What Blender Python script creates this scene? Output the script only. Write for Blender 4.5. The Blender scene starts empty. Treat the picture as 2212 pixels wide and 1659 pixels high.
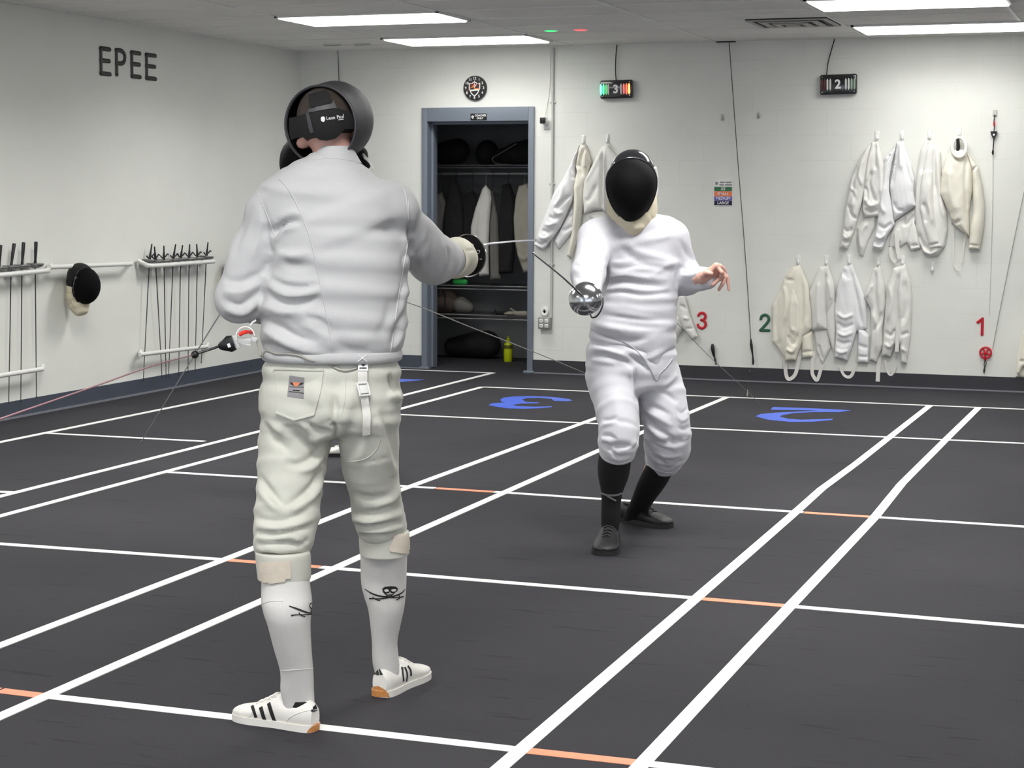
import bpy, bmesh, math, random
import numpy as np
from mathutils import Vector, Matrix
from mathutils.bvhtree import BVHTree
from mathutils.geometry import delaunay_2d_cdt
EXPOSURE = 0.0
random.seed(7); RNG = np.random.default_rng(7)
PI = math.pi
C = bpy.context.scene.collection
W, H = 2212, 1659
# ---------------------------------------------------------------- camera (solved from the floor lines and the ceiling grid)
FPX, YAW, PITCH, ROLL, CAMH = 3932.75, 0.34465, -0.10269, 0.00505, 1.5
fw = np.array([-math.sin(YAW)*math.cos(PITCH), math.cos(YAW)*math.cos(PITCH), math.sin(PITCH)])
_r = np.array([math.cos(YAW), math.sin(YAW), 0.0]); _u = np.cross(_r, fw)
cr = _r*math.cos(ROLL)+_u*math.sin(ROLL); cu = -_r*math.sin(ROLL)+_u*math.cos(ROLL)
CAM = np.array([0, 0, CAMH])
RH = _r.copy(); FH = np.array([-math.sin(YAW), math.cos(YAW), 0.0]); ZU = np.array([0, 0, 1.0])
cd = bpy.data.cameras.new('camera'); cam = bpy.data.objects.new('camera', cd); C.objects.link(cam)
cd.sensor_width = 36; cd.lens = FPX/W*36; cd.clip_end = 100
m = Matrix.Identity(4)
for i in range(3):
    m[i][0] = cr[i]; m[i][1] = cu[i]; m[i][2] = -fw[i]; m[i][3] = CAM[i]
cam.matrix_world = m
bpy.context.scene.camera = cam
def ray(x, y): return fw*FPX+(x-W/2)*cr-(y-H/2)*cu
def on_z(x, y, z):
    d = ray(x, y); return CAM+d*((z-CAMH)/d[2])
def on_y(x, y, Y):
    d = ray(x, y); return CAM+d*(Y/d[1])
def on_x(x, y, X):
    d = ray(x, y); return CAM+d*(X/d[0])
def hp(x, y, D):
    d = ray(x, y); return CAM+d*(D/d.dot(FH))
def sc(D): return D/FPX*1.003          # metres per pixel at horizontal distance D
def proj(P):
    v = np.asarray(P)-CAM; z = v@fw
    return np.stack([v@cr/z*FPX+W/2, -(v@cu)/z*FPX+H/2], -1)
def tr(ox, oy, s): return lambda pts: [(ox+a*s, oy+b*s) for a, b in pts]
# ---------------------------------------------------------------- materials
def lin(c):
    c = c/255.0
    return c/12.92 if c <= 0.04045 else ((c+0.055)/1.055)**2.4
def rgb(t): return (lin(t[0]), lin(t[1]), lin(t[2]), 1)
MATS = {}
def mat(name, col, rough=0.6, metal=0.0, var=0.0, vscale=8.0, bump=0.0, bscale=200.0, emit=None, es=0.0, spec=0.5, alpha=1.0, trans=0.0, sheen=0.0, stretch=None, coat=0.0):
    if name in MATS: return MATS[name]
    M = bpy.data.materials.new(name); M.use_nodes = True; nt = M.node_tree; N = nt.nodes; L = nt.links
    b = N['Principled BSDF']
    b.inputs['Base Color'].default_value = rgb(col); b.inputs['Roughness'].default_value = rough; b.inputs['Metallic'].default_value = metal
    b.inputs['Specular IOR Level'].default_value = spec
    if sheen: b.inputs['Sheen Weight'].default_value = sheen
    if coat: b.inputs['Coat Weight'].default_value = coat
    if trans: b.inputs['Transmission Weight'].default_value = trans
    if alpha < 1: b.inputs['Alpha'].default_value = alpha
    if emit: b.inputs['Emission Color'].default_value = rgb(emit); b.inputs['Emission Strength'].default_value = es
    tc = N.new('ShaderNodeTexCoord'); src = tc.outputs['Object']
    if stretch:
        mp = N.new('ShaderNodeMapping'); mp.inputs['Scale'].default_value = stretch; L.new(src, mp.inputs['Vector']); src = mp.outputs['Vector']
    if var:
        nz = N.new('ShaderNodeTexNoise'); nz.inputs['Scale'].default_value = vscale; nz.inputs['Detail'].default_value = 5; L.new(src, nz.inputs['Vector'])
        mx = N.new('ShaderNodeMix'); mx.data_type = 'RGBA'; mx.blend_type = 'MULTIPLY'; mx.inputs[0].default_value = 1
        mx.inputs[6].default_value = rgb(col)
        rp = N.new('ShaderNodeMapRange'); rp.inputs[1].default_value = 0.3; rp.inputs[2].default_value = 0.7; rp.inputs[3].default_value = 1-var; rp.inputs[4].default_value = 1+var*0.3
        L.new(nz.outputs['Fac'], rp.inputs[0]); L.new(rp.outputs[0], mx.inputs[7]); L.new(mx.outputs[2], b.inputs['Base Color'])
    if bump:
        nb = N.new('ShaderNodeTexNoise'); nb.inputs['Scale'].default_value = bscale; nb.inputs['Detail'].default_value = 3; L.new(src, nb.inputs['Vector'])
        bp = N.new('ShaderNodeBump'); bp.inputs['Strength'].default_value = bump; bp.inputs['Distance'].default_value = 0.002
        L.new(nb.outputs['Fac'], bp.inputs['Height']); L.new(bp.outputs['Normal'], b.inputs['Normal'])
    MATS[name] = M; return M
# ---------------------------------------------------------------- objects
ORIG = {}
def props(o, label=None, cat=None, group=None, kind=None):
    if label: o['label'] = label
    if cat: o['category'] = cat
    if group: o['group'] = group
    if kind: o['kind'] = kind
    return o
def empty(name, loc, label=None, cat=None, group=None, kind=None):
    o = bpy.data.objects.new(name, None); C.objects.link(o); o.location = tuple(loc); o.empty_display_size = 0.1
    ORIG[o.name] = np.array(loc, float)
    return props(o, label, cat, group, kind)
def smooth_angle(me, ang=0.7):
    try:
        me.set_sharp_from_angle(angle=ang)
    except Exception: pass
def mk(name, V, F, mats, parent=None, smooth=True, midx=None, label=None, cat=None, group=None, kind=None, origin=None, sharp=0.7, merge=False):
    V = np.asarray(V, float).reshape(-1, 3)
    if parent is not None: o0 = ORIG[parent.name]
    elif origin is not None: o0 = np.array(origin, float)
    elif kind == 'structure': o0 = np.zeros(3)
    else:
        o0 = (V.min(0)+V.max(0))/2; o0[2] = V[:, 2].min()
    me = bpy.data.meshes.new(name)
    me.from_pydata((V-o0).tolist(), [], [tuple(int(i) for i in f) for f in F])
    me.validate()
    if not isinstance(mats, (list, tuple)): mats = [mats]
    for mm in mats: me.materials.append(mm)
    if midx is not None and len(midx) == len(me.polygons): me.polygons.foreach_set('material_index', list(midx))
    if smooth:
        me.polygons.foreach_set('use_smooth', [True]*len(me.polygons)); smooth_angle(me, sharp)
    me.update()
    o = bpy.data.objects.new(name, me); C.objects.link(o)
    ORIG[o.name] = o0
    if parent is not None: o.parent = parent; o.location = (0, 0, 0)
    else: o.location = tuple(o0)
    return props(o, label, cat, group, kind)
def copy_tree(o, parent=None, loc=None, rot=None):
    c = o.copy(); C.objects.link(c)
    for k in ('label', 'group'):
        pass
    if parent is not None: c.parent = parent
    if loc is not None: c.location = loc
    if rot is not None: c.rotation_euler = rot
    for ch in list(o.children): copy_tree(ch, c)
    return c
def nrm(v):
    v = np.asarray(v, float); n = np.linalg.norm(v); return v/n if n > 1e-12 else v
def catmull(pts, n):
    P = np.asarray(pts, float); k = len(P)
    if k < 3:
        t = np.linspace(0, 1, n)[:, None]; return P[0]*(1-t)+P[-1]*t
    Q = np.vstack([2*P[0]-P[1], P, 2*P[-1]-P[-2]]); out = []
    for t in np.linspace(0, k-1, n):
        i = min(int(t), k-2); f = t-i; a, b, c, d = Q[i:i+4]
        out.append(0.5*(2*b+(c-a)*f+(2*a-5*b+4*c-d)*f*f+(3*b-3*c+d-a)*f**3))
    return np.array(out)
class MB:
    def __init__(s): s.v = []; s.f = []; s.m = []; s.mi = 0
    def add(s, V, F):
        b = len(s.v); s.v += [tuple(map(float, p)) for p in V]; s.f += [tuple(b+i for i in f) for f in F]; s.m += [s.mi]*len(F); return s
    def frame_pts(s, P, c, ax):
        A = np.array(ax, float); return np.asarray(P)@A+np.asarray(c)
    def box(s, c, sz, ax=((1, 0, 0), (0, 1, 0), (0, 0, 1)), bev=0.0):
        x, y, z = [q/2 for q in sz]
        if bev <= 0:
            P = [(-x, -y, -z), (x, -y, -z), (x, y, -z), (-x, y, -z), (-x, -y, z), (x, -y, z), (x, y, z), (-x, y, z)]
            F = [(3, 2, 1, 0), (4, 5, 6, 7), (0, 1, 5, 4), (1, 2, 6, 5), (2, 3, 7, 6), (3, 0, 4, 7)]
        else:
            bm = bmesh.new(); bmesh.ops.create_cube(bm, size=1)
            for v in bm.verts: v.co = Vector((v.co.x*sz[0], v.co.y*sz[1], v.co.z*sz[2]))
            bmesh.ops.bevel(bm, geom=list(bm.edges), offset=min(bev, min(sz)*0.49), segments=3, profile=0.5, affect='EDGES')
            bm.verts.index_update(); P = [tuple(v.co) for v in bm.verts]; F = [tuple(v.index for v in f.verts) for f in bm.faces]; bm.free()
        return s.add(s.frame_pts(P, c, ax), F)
    def tube(s, path, r, n=10, caps=True, flat=None, up=None):
        P = np.asarray(path, float); k = len(P); R = np.broadcast_to(np.asarray(r, float), (k,)) if np.ndim(r) < 2 else None
        T = np.gradient(P, axis=0) if k > 2 else np.array([P[1]-P[0]]*2)
        ref = np.array(up if up is not None else (0, 0, 1.0), float)
        if up is None and abs(nrm(T[0])@ref) > 0.95: ref = np.array([1.0, 0, 0])
        V = []; x = None
        for i in range(k):
            t = nrm(T[i])
            if x is None or up is not None: x = nrm(np.cross(ref, t))
            else: x = nrm(x-t*(x@t))
            y = np.cross(t, x)
            for j in range(n):
                a = 2*PI*j/n; rr = R[i]
                fx, fy = (1, 1) if flat is None else flat
                V.append(P[i]+rr*(fx*math.cos(a)*x+fy*math.sin(a)*y))
        F = [(i*n+j, i*n+(j+1) % n, (i+1)*n+(j+1) % n, (i+1)*n+j) for i in range(k-1) for j in range(n)]
        if caps: F += [tuple(range(n-1, -1, -1)), tuple((k-1)*n+j for j in range(n))]
        return s.add(V, F)
    def cyl(s, a, b, r, r2=None, n=20): return s.tube([a, b], [r, r if r2 is None else r2], n)
    def lathe(s, prof, c, axis, n=28, xa=None, sx=1.0):
        z = nrm(axis); ref = np.array(xa if xa is not None else ((0, 0, 1.0) if abs(z[2]) < 0.9 else (1.0, 0, 0)), float)
        x = nrm(ref-z*(ref@z)); y = np.cross(z, x); c = np.asarray(c, float); V = []
        for r, h in prof:
            for j in range(n):
                a = 2*PI*j/n; V.append(c+z*h+max(r, 1e-5)*(math.cos(a)*x*sx+math.sin(a)*y))
        k = len(prof)
        F = [(i*n+j, i*n+(j+1) % n, (i+1)*n+(j+1) % n, (i+1)*n+j) for i in range(k-1) for j in range(n)]
        F += [tuple(range(n-1, -1, -1)), tuple((k-1)*n+j for j in range(n))]
        return s.add(V, F)
    def ball(s, c, rad, n=14, ax=((1, 0, 0), (0, 1, 0), (0, 0, 1))):
        rad = np.broadcast_to(np.asarray(rad, float), (3,)); V = []; k = n//2
        for i in range(k+1):
            th = PI*i/k
            for j in range(n):
                ph = 2*PI*j/n; V.append((math.sin(th)*math.cos(ph)*rad[0], math.sin(th)*math.sin(ph)*rad[1], math.cos(th)*rad[2]))
        F = [(i*n+j, (i+1)*n+j, (i+1)*n+(j+1) % n, i*n+(j+1) % n) for i in range(k) for j in range(n)]
        return s.add(s.frame_pts(V, c, ax), F)
    def ribbon(s, path, w, nv, th=0.0015):
        P = np.asarray(path, float); k = len(P); T = np.gradient(P, axis=0) if k > 2 else np.array([P[1]-P[0]]*2)
        NV = np.broadcast_to(np.asarray(nv, float), (k, 3)); Wd = np.broadcast_to(np.asarray(w, float), (k,)); V = []
        for i in range(k):
            x = nrm(np.cross(T[i], NV[i])); n_ = nrm(NV[i])
            for a, b in ((-1, -1), (1, -1), (1, 1), (-1, 1)): V.append(P[i]+x*a*Wd[i]/2+n_*b*th/2)
        F = [(i*4+j, i*4+(j+1) % 4, (i+1)*4+(j+1) % 4, (i+1)*4+j) for i in range(k-1) for j in range(4)]
        F += [(3, 2, 1, 0), tuple((k-1)*4+j for j in range(4))]
        return s.add(V, F)
    def prism(s, poly, c, ax, depth, inset=0.0):
        # flat 2-D outline in the plane ax[0], ax[1] pushed out along ax[2]
        k = len(poly); c = np.asarray(c, float); A = np.array(ax, float)
        cdt = delaunay_2d_cdt([Vector(p) for p in poly], [], [list(range(k))], 1, 1e-7)
        pv = [np.array([v[0], v[1], 0]) for v in cdt[0]]; fs = cdt[2]; n = len(pv)
        V = [p@A+c for p in pv]+[p@A+c+A[2]*depth for p in pv]
        F = [tuple(reversed(f)) for f in fs]+[tuple(i+n for i in f) for f in fs]
        # outline order
        idx = []
        for p in poly: idx.append(min(range(n), key=lambda i: (pv[i][0]-p[0])**2+(pv[i][1]-p[1])**2))
        ar = sum(poly[i][0]*poly[(i+1) % k][1]-poly[(i+1) % k][0]*poly[i][1] for i in range(k))
        for i in range(k):
            a, b = idx[i], idx[(i+1) % k]
            if a == b: continue
            F.append((a, b, b+n, a+n) if ar > 0 else (b, a, a+n, b+n))
        return s.add(V, F)
    def build(s, name, mats, parent=None, **kw):
        return mk(name, s.v, s.f, mats, parent, midx=s.m if isinstance(mats, (list, tuple)) else None, **kw)
def text_mesh(txt, size, c, ax, depth=0.001, bold=0.0, align='CENTER', shear=0.0, spacing=1.0):
    cu_ = bpy.data.curves.new('t', 'FONT'); cu_.body = txt; cu_.size = size; cu_.align_x = align; cu_.align_y = 'CENTER'; cu_.extrude = depth/2; cu_.offset = bold; cu_.resolution_u = 3; cu_.shear = shear; cu_.space_character = spacing
    o = bpy.data.objects.new('t', cu_); C.objects.link(o)
    dg = bpy.context.evaluated_depsgraph_get(); me = bpy.data.meshes.new_from_object(o.evaluated_get(dg))
    A = np.array(ax, float); V = [np.array(v.co)@A+np.asarray(c) for v in me.vertices]; F = [tuple(p.vertices) for p in me.polygons]
    bpy.data.objects.remove(o); bpy.data.meshes.remove(me); bpy.data.curves.remove(cu_)
    return V, F
STROKES = {
 '1': [[(-.22, .22), (0.02, .42)], [(0.02, .42), (0.02, -.42)]],
 '2': [[(-.22, .2), (-.17, .35), (0, .43), (.17, .36), (.22, .2), (.15, .02), (-.23, -.42)], [(-.23, -.42), (.25, -.42)]],
 '3': [[(-.2, .27), (-.12, .39), (.02, .43), (.17, .36), (.2, .2), (.12, .07), (-.03, .03)], [(-.03, .03), (.14, -.02), (.23, -.19), (.15, -.37), (0, -.43), (-.14, -.38), (-.22, -.24)]],
 'E': [[(.2, .43), (-.2, .43)], [(-.2, .43), (-.2, -.43)], [(-.2, -.43), (.2, -.43)], [(-.2, .02), (.17, .02)]],
 'P': [[(-.2, -.43), (-.2, .43)], [(-.2, .43), (.05, .43), (.2, .33), (.22, .18), (.17, .04), (.03, -.03), (-.2, -.03)]],
}
def stroke_glyph(ch, size, c, ax, r, flat=0.5):
    mb = MB(); A = np.array(ax, float)
    for s_ in STROKES[ch]:
        p = np.array([(a, b, 0) for a, b in s_])*size
        p = catmull(p, 4 if len(p) == 2 else 20)
        P = p@A+np.asarray(c); mb.tube(P, r, 12, flat=(flat, 1), up=None) if False else None
        # flattened round stroke
        n = 10; V = []; k = len(P); T = np.gradient(P, axis=0)
        for i in range(k):
            x = nrm(np.cross(A[2], T[i]))
            for j in range(n):
                a_ = 2*PI*j/n; V.append(P[i]+r*math.cos(a_)*x+r*flat*math.sin(a_)*A[2])
        F = [(i*n+j, i*n+(j+1) % n, (i+1)*n+(j+1) % n, (i+1)*n+j) for i in range(k-1) for j in range(n)]
        mb.add(V, F)
        for e in (0, -1): mb.ball(P[e], (r, r, r*flat), 12, A)
    return mb
# ---------------------------------------------------------------- implicit surfaces
class Field:
    def __init__(s, lo, hi, h):
        s.lo = np.array(lo, float); s.h = h; s.n = np.ceil((np.array(hi)-s.lo)/h).astype(int)+1
        s.F = np.full(s.n, 1.0, np.float32)
    def sub(s, lo, hi):
        a = np.clip(np.floor((np.array(lo)-s.lo)/s.h).astype(int), 0, s.n); b = np.clip(np.ceil((np.array(hi)-s.lo)/s.h).astype(int)+1, 0, s.n)
        if np.any(b <= a): return None, None
        sl = tuple(slice(i, j) for i, j in zip(a, b))
        g = [s.lo[i]+s.h*np.arange(a[i], b[i]) for i in range(3)]
        X, Y, Z = np.meshgrid(*g, indexing='ij'); return sl, (X, Y, Z)
    def smin(s, sl, d, k, op='add'):
        A = s.F[sl]
        if op == 'add':
            hh = np.maximum(k-np.abs(A-d), 0)/max(k, 1e-6); s.F[sl] = np.minimum(A, d)-hh*hh*k*0.25
        else:
            d = -d; hh = np.maximum(k-np.abs(A-d), 0)/max(k, 1e-6); s.F[sl] = np.maximum(A, d)+hh*hh*k*0.25
    def seg(s, p0, p1, a0, a1, b0=None, b1=None, R=None, k=0.02, cap=1.0, op='add', n=2.0):
        p0 = np.asarray(p0, float); p1 = np.asarray(p1, float); b0 = a0 if b0 is None else b0; b1 = a1 if b1 is None else b1
        mx = max(a0, a1, b0, b1)+k+3*s.h
        sl, g = s.sub(np.minimum(p0, p1)-mx, np.maximum(p0, p1)+mx)
        if sl is None: return
        X, Y, Z = g; ax = p1-p0; L = np.linalg.norm(ax); t_ = ax/L if L > 1e-9 else np.array([0, 0, 1.0])
        qx, qy, qz = X-p0[0], Y-p0[1], Z-p0[2]
        al = qx*t_[0]+qy*t_[1]+qz*t_[2]; t = np.clip(al/max(L, 1e-9), 0, 1); ez = al-t*L
        dx, dy, dz = qx-t*ax[0], qy-t*ax[1], qz-t*ax[2]
        a = a0+(a1-a0)*t; b = b0+(b1-b0)*t
        if R is None:
            rr = np.maximum((a+b)/2, 1e-4)
            c_ = ez/np.maximum(cap, 1e-3)
            rad2 = dx*dx+dy*dy+dz*dz-ez*ez+c_*c_
            d = np.sqrt(np.maximum(rad2, 0))-rr
        else:
            R = nrm(np.asarray(R)-t_*(np.asarray(R)@t_)); Fv = np.cross(t_, R)
            x = dx*R[0]+dy*R[1]+dz*R[2]; y = dx*Fv[0]+dy*Fv[1]+dz*Fv[2]; cz = np.minimum(a, b)*cap
            if n == 2.0: q = np.sqrt((x/a)**2+(y/b)**2+(ez/cz)**2)
            else: q = (np.abs(x/a)**n+np.abs(y/b)**n+np.abs(ez/cz)**n)**(1/n)
            q = np.maximum(q, 1e-4); rr = np.sqrt(x*x+y*y+ez*ez); d = np.where(q > 0.05, rr*(1-1/q), -np.minimum(a, b)).astype(np.float32)
        s.smin(sl, d.astype(np.float32), k, op)
    def chain(s, rings, R=None, k=0.02, cap=1.0, op='add', n=2.0):
        for i in range(len(rings)-1):
            A, B = rings[i], rings[i+1]
            s.seg(A[0], B[0], A[1], B[1], A[2] if len(A) > 2 else None, B[2] if len(B) > 2 else None, R, k, cap, op, n)
    def mesh(s):
        F = s.F; ins = F < 0; n = s.n
        cs = np.zeros(n-1, np.int8)
        for dx in (0, 1):
            for dy in (0, 1):
                for dz in (0, 1): cs += ins[dx:n[0]-1+dx, dy:n[1]-1+dy, dz:n[2]-1+dz]
        act = (cs > 0) & (cs < 8); ids = np.argwhere(act); m = len(ids)
        idx = -np.ones(n-1, np.int64); idx[act] = np.arange(m)
        acc = np.zeros((m, 3)); cnt = np.zeros(m)
        cor = [(0, 0, 0), (1, 0, 0), (0, 1, 0), (1, 1, 0), (0, 0, 1), (1, 0, 1), (0, 1, 1), (1, 1, 1)]
        ed = [(0, 1), (2, 3), (4, 5), (6, 7), (0, 2), (1, 3), (4, 6), (5, 7), (0, 4), (1, 5), (2, 6), (3, 7)]
        cv = [F[ids[:, 0]+c[0], ids[:, 1]+c[1], ids[:, 2]+c[2]] for c in cor]
        for a, b in ed:
            va, vb = cv[a], cv[b]; x = (va < 0) != (vb < 0); t = np.where(x, va/np.where(x, va-vb, 1), 0)
            p = np.array(cor[a])+(np.array(cor[b])-np.array(cor[a]))*t[:, None]
            acc[x] += p[x]; cnt[x] += 1
        V = s.lo+(ids+acc/cnt[:, None])*s.h
        faces = []
        for ax in range(3):
            o1, o2 = (ax+1) % 3, (ax+2) % 3
            sa = [slice(None)]*3; sb = [slice(None)]*3; sa[ax] = slice(0, n[ax]-1); sb[ax] = slice(1, n[ax])
            A, B = ins[tuple(sa)], ins[tuple(sb)]; ch = A != B
            e = np.argwhere(ch); e = e[(e[:, o1] > 0) & (e[:, o2] > 0) & (e[:, o1] < n[o1]-1) & (e[:, o2] < n[o2]-1)]
            inside = A[e[:, 0], e[:, 1], e[:, 2]]
            def cell(d1, d2):
                c = e.copy(); c[:, o1] += d1; c[:, o2] += d2; return idx[c[:, 0], c[:, 1], c[:, 2]]
            q = np.stack([cell(-1, -1), cell(0, -1), cell(0, 0), cell(-1, 0)], 1)
            q[~inside] = q[~inside][:, ::-1]; faces.append(q)
        return V, np.vstack(faces)
def vnormals(V, Fq):
    N = np.zeros_like(V); a, b, c, d = [V[Fq[:, i]] for i in range(4)]
    fn = np.cross(c-a, d-b)
    for i in range(4): np.add.at(N, Fq[:, i], fn)
    return N/np.maximum(np.linalg.norm(N, axis=1, keepdims=True), 1e-12)
def relax(V, Fq, it=1, lam=0.5):
    for _ in range(it):
        S = np.zeros_like(V); c = np.zeros(len(V))
        for i in range(4):
            j = (i+1) % 4
            np.add.at(S, Fq[:, i], V[Fq[:, j]]); np.add.at(c, Fq[:, i], 1)
        V = V+(S/np.maximum(c, 1)[:, None]-V)*lam
    return V
def seg_dist2(P, A, B):
    ab = B-A; L = (ab@ab) or 1e-9; t = np.clip(((P-A)@ab)/L, 0, 1); q = P-(A+t[:, None]*ab)
    return q, t
def folds(V, N, strokes, view=True, amp=1.0):
    """cloth folds: each stroke is (pixel polyline, width px, height m [, kind]) and lies on the camera side of the garment"""
    uv = proj(V); vd = CAM-V; vd /= np.linalg.norm(vd, axis=1, keepdims=True)
    wt = np.clip(((N*vd).sum(1)+0.05)/0.35, 0, 1) if view else np.ones(len(V))
    D = np.zeros(len(V))
    for st in strokes:
        pts, w, h = np.array(st[0], float), st[1], st[2]; kind = st[3] if len(st) > 3 else 'g'
        pts = catmull(pts, max(8, len(pts)*4)); lo = pts.min(0)-3.2*w; hi = pts.max(0)+3.2*w
        sel = np.where((uv[:, 0] > lo[0]) & (uv[:, 0] < hi[0]) & (uv[:, 1] > lo[1]) & (uv[:, 1] < hi[1]) & (wt > 0))[0]
        if not len(sel): continue
        P = uv[sel]; best = np.full(len(sel), 1e9); tt = np.zeros(len(sel)); sg = np.zeros(len(sel))
        k = len(pts)-1
        for i in range(k):
            q, t = seg_dist2(P, pts[i], pts[i+1]); dd = np.hypot(q[:, 0], q[:, 1]); m_ = dd < best
            best[m_] = dd[m_]; tt[m_] = ((i+t)/k)[m_]
            ab = pts[i+1]-pts[i]; sg[m_] = np.sign(ab[0]*q[:, 1]-ab[1]*q[:, 0])[m_]
        tp = np.sin(np.clip(tt, 0, 1)*PI)**0.6 if kind != 'e' else np.ones(len(sel))
        x = best/w
        if kind == 's': prof = sg*x*np.exp(-x*x)*1.6
        else: prof = np.exp(-x*x)
        D[sel] += prof*tp*h*amp*wt[sel]
    return V+N*D[:, None]
def wrinkle_noise(V, freq, amp, seed, stretch=(1, 1, 1)):
    r = np.random.default_rng(seed); s_ = np.zeros(len(V)); P = V*np.array(stretch)
    for o in range(3):
        for _ in range(5):
            d = nrm(r.normal(size=3)); s_ += np.sin((P@d)*freq*(1.8**o)+r.uniform(0, 6.28))/(1.7**o)/5
    return s_*amp
def bvh_of(V, F): return BVHTree.FromPolygons([tuple(map(float, v)) for v in V], [tuple(int(i) for i in f) for f in F])
def hit(bvh, x, y, off=0.0):
    d = Vector(nrm(ray(x, y))); loc, n, i, ds = bvh.ray_cast(Vector(CAM), d)
    if loc is None: return None, None
    if n.dot(d) > 0: n = -n
    return np.array(loc)+np.array(n)*off, np.array(n)
def path_on(bvh, pts, off=0.0, n=None, smooth_n=True):
    px = catmull(pts, n or max(6, len(pts)*6)); P = []; N = []
    for x, y in px:
        l, nn = hit(bvh, x, y, 0)
        if l is not None: P.append(l); N.append(nn)
    P = np.array(P); N = np.array(N)
    if len(N) > 4 and smooth_n:
        for _ in range(3): N[1:-1] = (N[:-2]+N[1:-1]*2+N[2:])/4
        N /= np.linalg.norm(N, axis=1, keepdims=True)
        P2 = P.copy(); P2[1:-1] = (P[:-2]+P[1:-1]*2+P[2:])/4; P = P2
    if len(P) > 2:
        ds = np.linalg.norm(np.diff(P, axis=0), axis=1); cut = np.where(ds > max(0.05, 6*np.median(ds)))[0]
        if len(cut):
            seg = np.split(np.arange(len(P)), cut+1); seg = max(seg, key=len); P = P[seg]; N = N[seg]
    return P+N*off, N
def poly_area_pts(poly, step):
    P = np.array(poly, float); out = []
    k = len(P)
    for i in range(k):
        a, b = P[i], P[(i+1) % k]; n = max(1, int(np.hypot(*(b-a))/step+0.5))
        for j in range(n): out.append(a+(b-a)*j/n)
    return np.array(out)
def inside_poly(P, poly):
    x, y = P[:, 0], P[:, 1]; ins = np.zeros(len(P), bool); k = len(poly)
    for i in range(k):
        x0, y0 = poly[i]; x1, y1 = poly[(i+1) % k]
        if y0 == y1: continue
        c = ((y0 > y) != (y1 > y)) & (x < (x1-x0)*(y-y0)/(y1-y0)+x0); ins ^= c
    return ins
def poly_dist(P, poly):
    d = np.full(len(P), 1e9); k = len(poly); Q = np.array(poly, float)
    for i in range(k):
        q, t = seg_dist2(P, Q[i], Q[(i+1) % k]); d = np.minimum(d, np.hypot(q[:, 0], q[:, 1]))
    return d
def fill_poly(poly, step):
    B = poly_area_pts(poly, step); lo, hi = B.min(0), B.max(0)
    gx, gy = np.meshgrid(np.arange(lo[0], hi[0], step), np.arange(lo[1], hi[1], step*0.87)); gx = gx+(np.arange(gx.shape[0]) % 2)[:, None]*step*0.5
    G = np.stack([gx.ravel(), gy.ravel()], 1); G = G[inside_poly(G, B)]; G = G[poly_dist(G, B) > step*0.55] if len(G) else G
    n = len(B); allp = [Vector(p) for p in B]+[Vector(p) for p in G]
    r = delaunay_2d_cdt(allp, [], [list(range(n))], 1, 1e-6)
    return np.array([(v[0], v[1]) for v in r[0]]), [tuple(f) for f in r[2]], B
def decal(name, poly, bvh, m, parent, off=0.0015, step=3.0, label=None, smooth=True):
    if isinstance(poly[0][0], (int, float, np.floating)): poly = [poly]
    first = None
    for pl in poly:
        P, F, B = fill_poly(pl, step); V = []; ok = []
        for x, y in P:
            l, n_ = hit(bvh, x, y, off); ok.append(l is not None); V.append(l if l is not None else np.zeros(3))
        F = [tuple(reversed(f)) for f in F if all(ok[i] for i in f)]
        if not F: continue
        o = mk(name, *prune(V, F), m, parent, label=label); first = first or o
    return first
def prune(V, F):
    # keep the largest connected piece
    par = list(range(len(V)))
    def find(i):
        while par[i] != i: par[i] = par[par[i]]; i = par[i]
        return i
    for f in F:
        for i in f[1:]: par[find(i)] = find(f[0])
    from collections import Counter
    c = Counter(find(f[0]) for f in F); best = c.most_common(1)[0][0]
    F = [f for f in F if find(f[0]) == best]; used = sorted({i for f in F for i in f}); mp = {u: k for k, u in enumerate(used)}
    return [V[u] for u in used], [tuple(mp[i] for i in f) for f in F]
def seams(name, paths, bvh, m, parent, r=0.0014, off=0.0004, n=40, label=None):
    for p in paths:
        mb = MB(); seam(mb, p, bvh, r, off, n)
        if mb.v: mb.build(name, m, parent, label=label)
def seam(mb, pts, bvh, r=0.0012, off=0.0004, n=None, k=5):
    P, N = path_on(bvh, pts, off, n)
    if len(P) > 2: mb.tube(P, r, k)
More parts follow.
